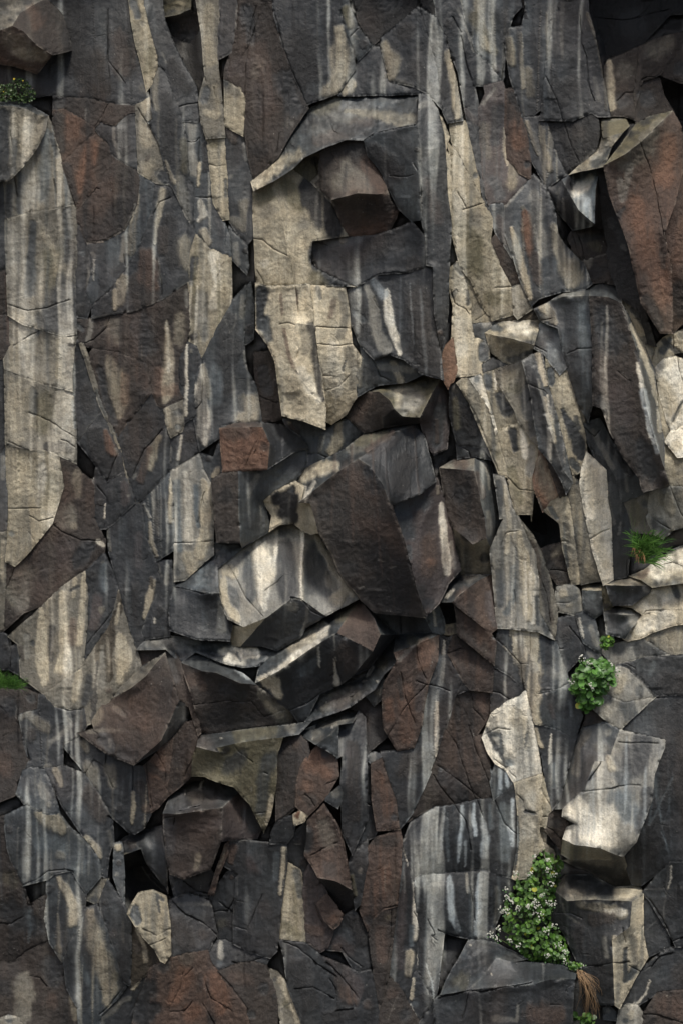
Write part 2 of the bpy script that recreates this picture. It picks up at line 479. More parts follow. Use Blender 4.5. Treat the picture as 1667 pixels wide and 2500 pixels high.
S g .6 .6 D150,600,16 150,740,14
C D250,510 180,545 90,605
Z g 6
@ rock_slab 13 cream column section at far left with a broad pinkish pale band
P m D35,765 110,793 280,851 400,878 460,893 480,1050 488,1190 484,1348 380,1298 290,1260 200,1265 42,1228
S c .65 .7 D90,850,55 90,1000,65 100,1180,60
S t .6 .8 D180,900,25 190,1100,30
S s .6 .7 D215,900,22 215,1030,25
S g .6 .7 D370,900,20 420,960,25 370,1000,20
S v .6 .8 D280,950,50 290,1120,60
S k .8 .6 D420,1250,50 300,1255,30
S b .6 .6 D470,960,12 480,1120,10
C D190,1030 310,1080 400,1140 470,1180
C D390,1205 420,1210 480,1250
C D60,1215 120,1245 200,1280
C D45,1245 110,1260 190,1300
@ rock_slab 5 dark slate triangle left of the long diagonal ridge
P d D490,548 512,598 555,692 600,830 650,1010 500,1208 490,1190 482,1050 466,890 460,790 474,640
S k .7 .8 D540,880,45 570,1000,40
S u .6 .7 D480,680,22
S g .5 .5 D475,960,6 486,1100,8
L g .5 D458,795,2 530,760,2 560,740,2
L g .4 D515,1195,2 580,1105,2 650,1018,2
@ rock_slab 7 dark slab with a rust streak, crossed by the foot of the diagonal ridge
P d D652,1015 700,1090 757,1185 772,1290 788,1402 690,1463 617,1370 500,1215
S o .7 .7 D680,1150,18 700,1250,35 720,1290,25
S k .7 .8 D600,1180,50 640,1330,40
S g .6 .6 D740,1260,8 750,1290,8
S s .5 .7 D700,1400,25
C D755,1290 720,1370 690,1460
@ rock_ridge 9 long thin pale ridge running diagonally down the left wall
P m D512,592 530,590 565,680 610,830 660,990 720,1120 770,1260 830,1420 870,1550 880,1600 858,1605 835,1500 790,1390 745,1230 690,1090 640,980 590,840 548,690
S c .6 .7 D520,600,15 545,660,18
S t .5 .7 D740,1200,20 850,1500,20
S s .5 .7 D620,900,20 680,1030,20
@ rock_slab 6 brown and pink streaked slab between the ridge foot and a dark crack
P d D790,1410 835,1510 857,1603 740,1725 G680,158 D682,1560 690,1470
S u .8 .7 D800,1480,25 800,1600,35
S g .6 .7 D820,1560,12
S k .6 .7 D720,1560,35
@ rock_column 14 broad cream column foot with a rounded lower end at far left
P t D44,1240 200,1273 290,1268 370,1300 405,1500 G330,130 190,308 130,368 95,400 42,375
S c .5 .8 D130,1350,50 140,1500,60
S g .6 .8 D270,1380,30 270,1600,35
S v .6 .8 D330,1420,30 320,1600,50
S b .5 .7 G80,200,20
C D50,1640 130,1645 260,1640
C D190,1690 250,1725 340,1700
C G185,190 220,240
@ rock_slab 9 dim brown and olive slab under the broad cream column, cut by a diagonal crack
P n D372,1303 480,1357 525,1422 598,1477 603,1600 G605,110 640,180 670,240 663,313 540,428 400,523 270,653 150,698 25,815 35,600 42,402 97,405 150,350 335,130 D407,1500
S r .7 .7 D420,1430,45 430,1560,40
S c .6 .7 D490,1420,30 500,1560,25
S m .9 .7 D440,1680,60 G430,120,50
S m .9 .7 G150,450,60 120,620,60 60,560,40
S u .6 .8 G420,280,60 420,400,50
S d .8 .7 G560,280,50 500,380,40
S w .8 .5 G630,250,18 660,270,14
S d .5 .8 G300,300,70 G270,450,60
S g .5 .8 G200,450,45 G130,700,30
S c .5 .7 G470,150,25
C G340,140 400,190 520,240 640,245
C G100,400 60,520 40,560
@ rock_slab 5 small dark slate sliver with a white streak beside the crack junction
P d D525,1412 600,1473 617,1380 688,1472 682,1560 680,1700 G680,158 640,168 607,100 D602,1560
S w .85 .5 D672,1620,6 672,1700,8
S g .6 .6 D585,1420,10 600,1540,8
S k .7 .6 D640,1600,25
C D620,1500 680,1570
@ rock_slab 10 cream striped triangular slab above the grass tuft at lower left
P m G60,852 120,800 272,664 400,532 543,437 560,560 552,800 528,1040 310,1198 282,1218 140,1108 120,900
S c .95 .5 G265,700,22 270,850,35 265,1010,35 290,1150,25
S c .95 .5 G400,590,30 405,750,32 410,950,35 380,1080,30
S c .9 .45 G535,450,14 535,600,18 520,780,22 505,900,22
S c .7 .6 G480,490,14 470,600,12
S k .8 .6 G330,800,22 320,1000,20
S r .5 .7 G470,760,25 460,900,25
S d .7 .6 G450,560,8 500,540,12
S g .8 .6 G170,850,20 180,980,20
S s .8 .7 G210,900,18
S n .6 .7 G130,930,18 150,1000,10
S m .8 .7 G380,1140,50 330,1170,30
Z c 4
@ rock_slab 7 dark brown slab with a red streak and a pale edge, right of the cream stripes
P d G548,435 665,322 720,440 750,540 740,640 700,780 530,1038 556,800 563,560
S u .9 .7 G620,620,40 600,780,40
S b .7 .7 G660,400,20 670,550,25
S g .6 .5 G655,380,10
S k .6 .7 G600,470,30
S m .7 .7 G650,680,25
C G560,900 640,800 720,700
@ rock_slab 11 grey slab with black drip stains and a cream patch above the brown pyramid rock
P m G530,1045 700,785 745,560 760,560 792,715 806,740 903,1045 750,1188 700,1258 600,1398 562,1413 540,1308 450,1313 350,1298 285,1222 310,1203
S c .95 .55 G770,870,40 790,1000,50 770,1130,30
S y .95 .35 G755,580,16 760,680,22 720,760,28 650,880,30
S y .95 .3 G712,800,30 705,900,28 690,1000,24 700,1100,22 690,1140,14
S y .95 .3 G630,890,16 620,1000,14 655,1060,9 660,1110,8
S k .95 .25 G625,1010,6 615,1150,6 600,1230,22 600,1340,14 590,1380,12
S c .7 .6 G500,1080,25 480,1250,22
S g .8 .7 G660,960,16 650,1160,30
S c .8 .5 G745,770,14 760,640,7
S d .7 .8 G570,1120,30 550,1280,25
S r .4 .7 G700,1200,20
S m .6 .8 G400,1200,60
C G540,1040 420,1110 320,1190
@ rock_column 6 dark slate column with a cream sliver in its lower right side
P d G690,160 860,10 905,0 925,200 995,375 1020,480 990,580 905,825 922,872 880,930 802,702 747,500 700,300
S c .85 .5 G975,500,18 960,600,25 930,720,18
S y .8 .5 G965,480,12 970,540,10
S s .7 .7 G780,120,30 760,300,30
S u .5 .7 G890,200,25 890,400,25
S k .6 .8 G830,560,60 850,760,50
S c .5 .6 G690,180,14 700,300,10
Z s 5
@ rock_column 9 short slate column with cream streaks above the grey ledge
P s D920,1590 1092,1407 1103,1600 G1113,230 1110,300 1000,370 930,200 912,0
S c .8 .6 G960,130,10 965,250,14 1000,340,12
S c .8 .6 D1095,1450,10 D1090,1600,12 G1085,120,18
S d .8 .7 D1040,1600,35 G1050,150,25
S g .8 .6 D985,1520,10 D990,1640,12 G1010,200,14
S w .6 .6 D920,1620,8 D960,1700,8
Z w 4
@ rock_column 14 bright cream column with blue grey streaks left of the dark square block
P g D1097,1402 1165,1364 1270,1300 1298,1400 1343,1480 1350,1600 G1357,100 1358,330 1180,488 1120,498 1115,230
S c .95 .6 D1310,1480,25 G1310,60,40 1310,200,45 1280,320,45
S w .6 .6 D1190,1420,18 D1200,1560,25 G1200,80,22 1210,250,25
S b .8 .6 D1250,1500,14 G1250,30,16 1265,150,12
S b .7 .6 D1130,1480,25 G1140,100,20 1145,300,25
S c .8 .7 G1200,350,40 1230,420,40
S s .6 .6 G1130,450,25
C G1120,255 1200,258 1350,245
C G1265,120 1300,-60
@ rock_column 8 dark slate column foot with thin white streaks above the grey ledge
P d G1002,373 1090,370 1116,480 1108,540 1085,680 1078,848 925,868 908,820 1000,572 1023,480
S g .8 .5 G1070,400,12 1060,520,14
S w .7 .5 G990,740,7 990,770,6
S k .6 .7 G1020,700,35
S b .6 .6 G1050,800,14
S g .6 .5 G1010,390,10 1030,470,8
L g .5 G912,800,2 940,720,2 1000,590,2
@ rock_block 10 small slate block with a cream corner left of the orange faced block
P s D1367,1322 1402,1200 1412,1440 1350,1458 1340,1472 1302,1398 1285,1292
S c .8 .6 D1390,1400,20 1370,1440,20
S k .7 .6 D1330,1330,20
@ boulder 0 block with an orange brown face and a dark right side in the left centre
V E20,1132,22 150,1092,16 280,1095,16 290,1122,26 340,1230,28 320,1392,26 40,1412,20 430,1115,12 540,1190,12 580,1258,10 490,1280,16
F top n 0 1 2 3
F front o 0 3 4 5 6
F side d 2 7 8 9 10 5 4 3
S r .7 .7 E100,1150,60 200,1140,50
S o .5 .7 E80,1300,50
S n .5 .7 E300,1250,30
S k .4 .7 E540,1230,40
C E260,1200 210,1300 180,1380
C E285,1180 240,1290
@ boulder 0 dark brown squared block with a blue grey right face below the orange faced block
V E-30,1462,22 38,1416,20 135,1410,24 140,1700,24 H155,258,22 H0,250,20 E250,1412,18 330,1388,16 490,1284,12 565,1265,8 570,1370,10 500,1458,12 330,1568,14 302,1600,13 H300,10,12 345,175,10 165,285,18
F front n 0 1 2 3 4 5
F side s 2 6 7 8 9 10 11 12 13 14 15 16 4 3
S g .6 .6 H275,20,6 285,110,8
S d .7 .8 H240,120,60
S k .6 .8 E60,1560,50
S g .6 .7 E260,1440,20 220,1500,25 200,1560,12
S d .6 .7 E500,1360,60
S b .5 .7 E380,1430,40
@ boulder 0 dark slate boulder with a flat grey top left of the pale fan shaped slab
V G1115,536,8 1180,500,8 1360,336,8 1365,255,10 1545,262,8 1555,288,9 1385,420,14 1392,502,18 1395,580,24 1330,580,26 1410,650,22 1482,780,20 1466,882,22 1250,870,26 1090,815,22 1080,700,20 1090,600,20
F top s 0 1 2 3 4 5 6 7 8 9
F front d 0 9 8 10 11 12 13 14 15 16
S b .6 .8 G1300,480,70
S g .6 .6 G1410,640,25 1420,800,40
S s .6 .7 G1300,640,18 1310,800,20
S b .5 .7 G1250,430,50
C G1120,540 1200,555 1290,580 1330,578
@ rock_ledge 0 flat grey ledge with a white patch below the pale fan shaped slab
V G880,935,12 925,878,8 1085,852,8 1250,872,9 H85,884,10 90,916,11 275,912,14 380,942,16 270,1037,24 160,1050,22 40,1022,20 G1250,952,16 1150,1020,18 1060,932,18 990,935,16
F top s 0 1 2 3 4 5 6 7 8 9 10 11 12 13 14
S g .6 .8 G1000,890,60 1200,900,60
S w .95 .5 H40,960,30 120,960,50 240,960,35 
S w .7 .6 H150,1010,40 60,1010,30
S s .5 .7 H130,960,10 150,1010,8
@ rock_slab 4 dark slab tucked under the left end of the grey ledge
P n G882,938 990,938 1058,934 1052,966 905,1045
@ boulder 0 pyramid shaped brown boulder with a tan upper edge at lower left
V G1055,962,20 900,1050,10 752,1192,8 705,1260,8 830,1190,22 935,1105,26 650,1287,12 590,1392,14 605,1445,18 500,1470,16 690,1605,24 855,1672,28 1035,1510,34 1110,1150,30 1142,1265,32 1215,1300,22 1190,1400,22 1110,1490,22 1000,1580,22
F top m 0 1 2 3 4 5
F front n 0 5 4 3 6 7 8 9 10 11 12 14 13
F side s 14 15 16 17 18 11 12
S r .7 .8 G870,1280,60 900,1400,70
S t .5 .7 G640,1330,30 620,1400,30
S k .6 .7 G1070,1150,35 1050,1350,40
S g .55 .6 G740,1310,22 790,1350,16
S s .7 .7 G660,1500,45 700,1560,35
S m .7 .6 G560,1465,12 700,1455,14 780,1450,10
S g .5 .6 G700,1510,10 700,1570,10
S d .7 .7 G800,1600,60
S g .4 .8 G1170,1330,40 1060,1500,40
L s .6 G1105,1150,3 1080,1300,3 1040,1500,3
@ rock_slab 29 dark narrow pillar between the brown pyramid boulder and the black fronted boulder
P n G1060,932 1105,940 1155,1022 1200,1180 1248,1300 1280,1468 1268,1478 1215,1302 1140,1262 1112,1150 1058,968
S s .5 .7 G1080,980,25 1130,1130,25
@ boulder 0 black fronted boulder with a grey sloping top and a cream right end
V G1155,1022,18 1250,952,10 H20,1030,14 160,1088,20 250,1166,30 150,1152,36 0,1087,36 G1290,1075,34 350,1240,0 H350,1240,30 470,1330,22 520,1400,16 290,1430,22 0,1470,22 G1280,1468,22 1250,1320,30 1208,1180,30
F top s 0 1 2 3 4 5 6 7
F front n 0 7 6 5 4 9 10 11 12 13 14 15 16
S m .9 .6 H280,1220,35 350,1300,45 430,1370,60
S c .5 .6 H320,1280,20 400,1360,25
S r .6 .7 G1250,1130,50 1290,1170,30
S k .6 .7 H50,1360,80 G1300,1400,50 H200,1400,60
S d .6 .7 H60,1180,50 150,1220,50
S p .7 .6 H110,1060,10 200,1120,14
C G1245,1290 1350,1280 1480,1260 H100,1275 220,1270 300,1365 350,1350 430,1320
@ rock_slab 4 dark slate strip at the top edge right of the long vertical crack
P d B22,-60 140,-60 128,150 90,330 15,372 10,250 22,100
S g .6 .5 B130,40,8 120,200,8
S k .5 .7 B50,200,25
@ rock_column 8 tall brown column with a pinkish patch, left of the pale sloping ledge
P n B142,-60 335,-60 365,110 435,340 520,540 577,690 500,800 440,900 390,1000 237,1130 205,1000 182,850 180,640 150,560 50,508 60,420 100,320 133,150
S u .7 .8 B110,430,50 260,420,60 300,650,70
S m .6 .8 B270,400,40 250,480,30
S r .4 .8 B290,300,40 340,700,40
S d .8 .7 B200,80,50 220,250,35
S d .8 .7 B430,500,60 500,700,50
S g .4 .7 B460,780,30
S k .6 .7 B280,950,60
C B250,40 210,200 185,400 180,600
C B400,850 380,980
C B270,100 200,300 150,380
Z k 6
@ rock_block 10 smooth small tan block set beside a vertical crack at upper left
P t B52,517 150,565 177,640 160,858 52,800
S m .8 .7 B90,560,40 130,600,30
S d .6 .6 B60,530,25
@ rock_column 5 blue black column with a tan foot, left of the cream niche
P d B45,806 160,863 190,1000 225,1150 235,1350 240,1500 190,1558 100,1438 76,1400 60,1100 45,950
S s .6 .8 B120,1100,50 140,1250,50
S n .8 .6 B90,840,40 110,900,20
S m .8 .7 B180,1300,30 160,1450,30 100,1400,25
S g .5 .5 B170,920,8 185,1020,10
S g .5 .5 B90,1130,14
@ rock_slab 9 small slate slab with pale streaks at the head of the dark vertical fissure
P s B80,1442 188,1568 200,1700 E188,140 95,48 85,0 B82,1500
S g .7 .6 B120,1560,20 130,1680,16
S k .6 .6 B180,1600,16
@ rock_slab 4 thin slate sliver in the dark fissure beside the cream niche
P s E150,272 215,205 232,330 228,560 185,592 167,580
S m .8 .6 E160,300,20 165,400,16
S k .7 .6 E205,500,25
@ rock_slab 6 dark brown shard wedged at the left foot of the cream niche
P n E242,650 330,640 370,760 398,960 412,1072 285,1088 275,930 247,800
S d .6 .7 E300,760,40 330,900,30
S k .6 .6 E370,850,20
S g .6 .5 E370,820,6
C E275,930 380,968
@ rock_slab 13 big black slab with a tan right edge above the pale sloping ledge
P d B337,-60 780,-60 790,100 810,205 868,330 878,440 770,593 572,664 432,330 367,100
S k .7 .8 B520,250,90 560,480,80
S c .85 .7 B775,180,25 785,330,60 790,450,65 760,560,40
S c .6 .7 B700,590,40 760,590,20
S s .5 .7 B660,200,40
S b .4 .7 B620,560,40
Z k 6
C B370,100 430,330 480,450 560,640
@ rock_wedge 6 slate and olive triangle at the top centre, pointing down
P s B787,-60 850,60 900,180 988,290 900,378 872,328 817,210 795,90
S v .9 .7 B830,60,30 850,160,25
S g .5 .5 B870,220,10 900,250,8
S k .6 .6 B930,280,30
C B850,230 900,180
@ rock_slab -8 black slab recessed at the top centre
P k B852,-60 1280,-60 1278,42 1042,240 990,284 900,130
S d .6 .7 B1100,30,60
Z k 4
@ rock_slab 10 dark slab with a tan lower left corner, above the right end of the pale ledge
P d B1281,47 1300,100 1390,400 1430,695 1340,590 1240,544 1102,520 1045,300 1047,246
S t .9 .7 B1070,300,35 1110,400,55 1110,490,30
S m .5 .7 B1140,520,20 1230,540,20
S k .6 .8 B1280,450,70 1330,500,50
S n .4 .8 B1200,200,60
L g .4 B1110,490,2 1230,400,2
@ rock_slab 2 slate slab with a cream left edge directly above the pale ledge
P d B995,292 1040,302 1095,522 1200,546 1300,575 1340,600 1050,604 780,607 772,600 880,440 905,382
S c .8 .6 B860,530,30 820,590,25
S s .6 .7 B950,400,40
S v .5 .7 B1080,480,16
S s .6 .6 B1150,560,60
@ rock_column 12 dark column with a cream stripe ending at a level crack, right of the pale ledge
P d B1285,42 1390,112 1448,230 1470,320 1520,520 1558,765 1472,780 1430,690 1396,420 1320,150
S c .9 .6 B1475,340,25 1500,480,35 1525,640,28 1530,740,20
S k .6 .7 B1400,300,40 1440,600,30
Z k 4
@ rock_ledge 0 pale sloping ledge sweeping over the cream niche, pinkish at its lower left tip
V B220,1162,8 300,1090,8 400,990,9 430,932,8 560,750,4 600,690,2 740,615,2 890,615,2 1050,602,3 1200,597,4 1290,602,8 1280,790,30 1120,822,29 1000,852,28 940,892,27 820,887,28 700,932,28 550,1002,27 480,1077,25 360,1152,22 237,1212,16 1270,640,14
F top s 0 1 2 3 4 5 6 7 8 9 10 21 11 12 13 14 15 16 17 18 19 20
S c .85 .6 B260,1150,60 340,1090,50 400,1050,45
S t .7 .7 B430,1020,40 520,980,40
S g .5 .8 B700,800,90 950,700,60
S t .6 .6 B830,710,15 960,720,30 1180,770,45 1240,760,35
S r .35 .7 B650,900,40 780,850,50 960,780,40
S v .5 .8 B640,700,60 750,650,50
S d .5 .7 B560,820,40 600,760,30 950,850,35
S s .5 .7 B480,940,40
C B370,1020 350,1100 355,1140
C B440,940 450,985
C B720,790 740,840 800,865
@ rock_column 36 dark purple slate pillar with a blue faced left side, right of the brown hanging lump
V B940,895,-8 1000,853,-6 1120,824,-4 1280,793,0 1290,602,-8 1340,600,-10 1400,700,-6 1440,850,-4 1452,1000,-3 1462,1200,-2 1490,1430,-2 1480,1600,0 E1470,240,0 1470,400,-2 1430,655,-4 1385,400,0 1378,95,0 B1335,1690,-2 1330,1520,-2 1300,1395,0 1240,1412,-8 1160,1335,-10 1090,1200,-10 1040,1090,-10 960,990,-9 1295,950,2
F side s 0 1 2 3 25 19 20 21 22 23 24
F front d 3 4 5 6 7 8 9 10 11 12 13 14 15 16 17 18 19 25
S k .7 .7 B1000,960,50 1120,1080,70
S d .6 .8 B1150,900,70 1230,1000,60
S b .4 .8 B1180,1220,70 1230,1350,50
S g .7 .7 B1290,680,16 1330,660,20
S s .7 .7 B1370,750,40 1390,950,35
S u .6 .8 B1340,1150,30 1400,1400,40
S k .8 .3 B1275,955,14
S b .8 .5 E1365,220,6 1370,450,8 1395,580,14
S r .5 .7 E1420,520,16
C B1100,1120 1160,1130 1210,1130 1250,1115
C B1300,1010 1298,1200 1305,1390
C B1250,1040 1275,1090
Z s 6
@ rock_slab 30 thin pale sliver standing on the right side of the purple slate pillar
P c B1450,960 1478,990 1485,1200 1490,1430 1475,1400 1468,1200 1448,1185
S b .5 .7 B1460,1080,10
@ boulder 0 brown lump hanging under the pale ledge, with a fold above its rust tip
V B660,950,22 740,905,22 820,888,22 940,902,24 960,990,24 1040,1092,22 1068,1160,24 1088,1230,28 1110,1290,26 1158,1342,22 1102,1470,20 980,1505,18 830,1500,18 740,1302,24 600,1160,16 650,1115,20 730,1275,34 900,1232,38 1020,1240,36
F front n 0 1 2 3 4 5 6 7 18 17 16 13 14 15
F under n 7 8 9 10 11 12 13 16 17 18
S m .75 .8 B800,1150,80 950,1190,50 820,1060,50
S r .8 .7 B960,1060,50 1030,1150,45 1060,1220,30
S k .7 .7 B880,960,60
S r .9 .7 B860,1470,60 1000,1450,70 1110,1380,40
S o .7 .7 B880,1490,30 1050,1460,40
S k .7 .7 B800,1300,60 950,1290,60
S g .6 .5 B640,1130,14 600,1160,12 740,1310,10
Z k 5
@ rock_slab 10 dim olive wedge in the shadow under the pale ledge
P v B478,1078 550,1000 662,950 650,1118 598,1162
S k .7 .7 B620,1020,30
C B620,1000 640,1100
@ rock_column 22 tan rock strip at the upper left of the cream niche
P t B235,1212 352,1154 372,1232 422,1400 462,1640 E482,60 497,208 342,218 257,193 246,0 B240,1500
S v .7 .8 B280,1280,50 340,1250,40
S c .7 .8 B340,1600,70 E340,80,80 420,150,50
S w .4 .8 B300,1680,30
S v .7 .7 B250,1260,25
S m .6 .7 B330,1350,50
C B240,1525 290,1530 360,1590 470,1640
C E257,130 300,200
@ rock_column 23 tan rough rock fading into black under the brown lump, upper part of the cream niche
P t B354,1152 478,1080 600,1180 720,1290 825,1500 600,1530 E590,80 640,120 880,228 585,211 500,207 484,50 B464,1640 424,1400 374,1230
S c .7 .8 B470,1500,70 510,1640,50 E540,80,40 545,170,40
S v .7 .8 B450,1200,60 520,1300,50
S k .95 .6 B560,1190,50 660,1330,80 740,1440,70
S d .9 .7 B640,1600,50 E660,60,60 720,150,70 800,210,50
S m .7 .7 B560,1430,40
S v .6 .7 E640,190,60
Z t 4
@ rock_column 24 tall cream rock with a scooped hollow beside a dark crack, left in the niche
V E250,207,-2 340,226,-1 497,216,1 587,215,2 625,480,0 655,700,-1 690,1000,0 688,1132,2 560,1085,2 420,1050,0 392,850,-1 370,700,-2 330,600,-3 252,500,-4 510,460,3 520,640,3 500,740,4 540,820,4
F front c 0 1 2 3 4 14 15 16 17 6 7 8 9 10 11 12 13
F side c 4 5 6 17 16 15 14
S t .5 .8 E400,400,70 420,800,50 500,1000,70
S d .95 .6 E285,260,40 275,400,30 300,480,30 
S s .7 .7 E300,450,40 330,560,30
S r .5 .6 E410,280,10 415,400,10
S r .55 .6 E430,500,10 450,640,14 490,740,12
S r .6 .6 E510,250,8 515,330,8
S k .75 .7 E600,480,30 630,620,25 650,820,25 670,950,14
S w .6 .7 E540,760,30 590,860,35 640,950,20
S v .5 .7 E370,760,25 400,950,25
S m .6 .7 E560,520,35 580,640,30
C E497,216 512,300 520,390
C E400,465 450,455 490,470
@ rock_column 24 cream rock with level hairline cracks, right half of the niche
P c E597,216 813,239 838,400 858,600 918,680 898,800 886,930 818,1040 730,1100 700,1085 692,1000 660,700 632,480
S m .8 .8 E800,280,30 820,420,25 790,540,25
S r .45 .7 E740,320,20 720,420,14
S m .7 .7 E830,640,30 880,760,30 860,880,20
S w .4 .8 E740,620,50 750,860,60
S s .5 .6 E640,240,16 660,300,12
S d .6 .4 E820,700,8 800,760,8
C E632,482 720,488 835,490
C E645,592 750,602 860,596
C E690,890 780,860 850,790
C E670,795 760,800
@ boulder 0 big black slab with white vertical streaks, right of the cream rocks in the niche
V E819,239,18 870,233,18 950,192,20 1030,150,22 1200,140,24 1372,97,30 1382,400,32 1422,660,34 1440,818,34 1300,782,30 1190,692,28 1100,660,26 1000,692,24 912,602,22 852,450,20 825,300,18
F front d 0 1 2 3 4 5 6 7 8 9 10 11 12 13 14 15
S k .7 .8 E880,300,50 900,420,60 900,530,45
S n .5 .8 E1280,300,80 1300,500,80
S k .5 .8 E1330,650,70 1250,620,60
S g .9 .6 E960,240,25 1000,380,35 1010,520,40 1080,620,40
S w .95 .6 E1080,260,14 1080,350,26 1100,450,30 1140,570,25 1160,650,20
S p .6 .7 E1000,200,25 1060,280,30
S s .5 .7 E1180,600,40
S s .8 .5 E885,400,25 930,440,25
C E850,480 900,560 920,650
C E1000,690 1060,680 1100,660
Z p 4
@ rock_slab 18 mixed grey and cream slab below the white streaks
P s E914,604 1000,694 1100,662 1190,694 1302,786 1200,832 1030,850 960,880 902,918 888,800 924,680
S d .8 .7 E960,780,50 1000,830,40
S c .7 .6 E1120,720,20 1170,830,25
S g .8 .6 E1040,740,25 1250,760,20
S m .7 .7 E900,850,20 900,700,25
S w .7 .5 E915,690,10
C E1000,700 1040,800 1110,830
@ boulder 0 black slate block under the brown hanging lump
V B600,1522,14 830,1502,16 985,1508,20 1104,1472,24 1242,1414,28 1330,1522,30 1335,1690,30 E1376,92,30 1202,138,26 1032,148,24 952,190,22 872,231,20 640,118,16 590,0,14
F front d 0 1 2 3 4 5 6 7 8 9 10 11 12 13
S k .6 .8 B1050,1560,80 E900,40,70
S b .5 .6 B720,1530,60 900,1520,30
S c .5 .6 B800,1530,25
S s .5 .7 B1150,1600,60
S s .5 .7 E700,60,60 830,170,40
S n .4 .7 E1250,80,60
L s .5 B980,1510,3 990,1620,3
L s .4 B700,1540,2 830,1680,2
C E1030,148 1130,135 1200,138
@ rock_slab 26 rust orange sliver at the foot of the purple slate pillar
P o E1430,690 1462,600 1500,560 1525,760 1500,830 1478,842 1470,870 1442,820
S r .6 .7 E1450,760,16
S k .5 .6 E1440,700,10
@ boulder 0 olive topped boulder with a brown left end in the centre of the cliff
V E905,907,12 960,882,10 1060,862,10 1200,830,10 1312,787,10 1430,803,14 1362,920,30 1292,1060,30 1180,1056,30 1130,1008,32 1098,950,30 1030,897,24 1052,1060,24 1060,1122,20 940,1162,14 816,1050,8 1294,1092,20 1130,1116,18 1472,880,14 1480,1060,12 1462,1260,14 1382,1300,16 1330,1222,18
F top v 0 1 2 3 4 5 6 7 8 9 10 11
F front n 0 11 10 9 12 13 14 15
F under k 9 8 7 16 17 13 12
F side u 5 18 19 20 21 22 16 7 6
S g .75 .7 E1150,870,60 1250,940,70 1180,1000,50
S c .5 .7 E1160,900,30 1150,1000,20
S r .5 .7 E960,950,50 900,1050,40
S s .7 .7 E1420,1000,40 1400,1220,50
S r .5 .7 E1400,1080,12 1400,1220,14
S t .5 .7 E1400,810,40
S s .5 .5 E1430,880,12 1360,950,10
L g .4 E1380,1290,2 1460,1255,2
@ rock_slab 2 slate slab with a cream drip above the long pale ridge ledge
P s E424,1074 560,1088 690,1140 820,1078 932,1164 812,1262 702,1320 580,1365 575,1250 540,1190 445,1118
S t .9 .6 E780,1090,25 770,1200,40 730,1280,30
S m .7 .7 E670,1190,16 660,1270,16
S u .8 .7 E450,1110,30 510,1160,20
S c .6 .5 E460,1095,12
S d .7 .7 E560,1140,40
S s .7 .7 E850,1150,35
S g .6 .5 E570,1260,10 575,1340,10
C E690,1140 740,1100 820,1078
C E580,1290 640,1290 700,1320
@ boulder 0 huge dark brown leaning boulder with a pale top ledge, in the middle of the cliff
V E500,1470,8 570,1380,8 700,1322,10 812,1266,12 940,1167,12 1130,1120,14 1290,1096,14 1130,1158,30 1000,1256,38 900,1326,42 720,1446,42 590,1546,38 528,1602,34 545,1515,22 H600,0,38 652,190,38 732,330,36 772,440,36 906,611,34 1002,700,36 1320,732,44 1252,500,54 1190,250,58 1110,20,58 E1092,1600,56 1050,1480,54 970,1370,48 1332,1230,20 1390,1470,26 1300,1542,40 1110,1622,50
F top s 0 1 2 3 4 5 6 7 8 9 10 11 12 13
F front n 9 10 11 12 14 15 16 17 18 19 20 21 22 23 24 25 26
F side d 6 27 28 29 30 24 25 26 9 8 7
S c .85 .6 E560,1430,45 660,1380,50 740,1370,40
S g .7 .7 E860,1270,45 1000,1190,40
S w .7 .5 E620,1480,14 560,1580,14 560,1500,8
S v .6 .7 E900,1210,40 1050,1150,35
S r .6 .6 E960,1270,25 1120,1160,20
S u .4 .7 E1010,1290,40 1130,1200,25
S d .8 .7 E1000,1400,60 1080,1480,40
S r .4 .7 E1240,1140,40
S r .5 .8 E850,1420,70 980,1560,60
S r .45 .8 H900,150,80 1080,180,60 1150,330,50
S k .5 .9 H760,120,120 850,300,130
S k .75 .8 H1050,350,100 1150,480,90 1000,560,90 1150,640,80
S k .7 .7 E700,1600,70 H700,60,60
S k .6 .7 E1000,1520,50
S d .4 .8 H850,420,60
S s .5 .7 E1300,1250,40 1340,1400,40
S k .75 .7 E1180,1350,70 1160,1500,60
L s .5 E1380,1480,2 1330,1520,2 1290,1545,3 1120,1620,3
L c .5 H655,192,3 735,330,3 775,442,3 905,609,3
S g .5 .5 H905,545,7 935,535,5
S g .5 .5 H1025,362,7 1060,372,5
S g .5 .5 H1105,415,7 1135,405,4
Z k 8
Z r 5
@ rock_column 26 rust and slate column with a white right edge, right of the leaning boulder
V E1112,1625,12 1300,1546,6 1400,1450,-4 H1450,0,-6 1500,200,-6 1548,430,-6 1472,520,-2 1412,640,2 1332,722,4 1272,600,10 1242,400,12 1192,250,12 1130,100,14 1250,60,10 1360,200,6
F front u 1 2 3 4 5 6 7 8 9 10 11 12 0
S s .8 .8 H1180,60,60 1220,200,40
S r .7 .8 H1340,250,50 1340,420,60
S o .5 .8 H1360,380,30
S w .9 .5 H1430,20,18 1440,200,28 1460,350,30 1470,450,20
S g .7 .6 H1490,250,12 1510,420,12
S k .6 .8 H1290,560,40
S s .7 .7 E1300,1600,60
S d .6 .7 H1340,640,40
S s .7 .5 H1220,290,25 1230,350,16
S c .5 .5 H1405,-60,10 E1405,1500,8
@ rock_neck 10 knobbly cream rimmed rock with a black hollow above the pale fan shaped slab
V E302,1600,4 372,1532,8 500,1470,14 552,1500,20 530,1602,26 H600,0,22 648,188,18 600,200,12 555,182,8 490,132,6 400,138,6 338,182,2 352,80,0 300,0,0 E400,1600,-10 480,1580,-8 500,1650,-10 420,1680,-12
F front c 0 1 2 3 4 5 6 7 8 9 10 11 12 13
S k .97 .5 E400,1580,45 470,1560,40 440,1660,65 480,1700,40
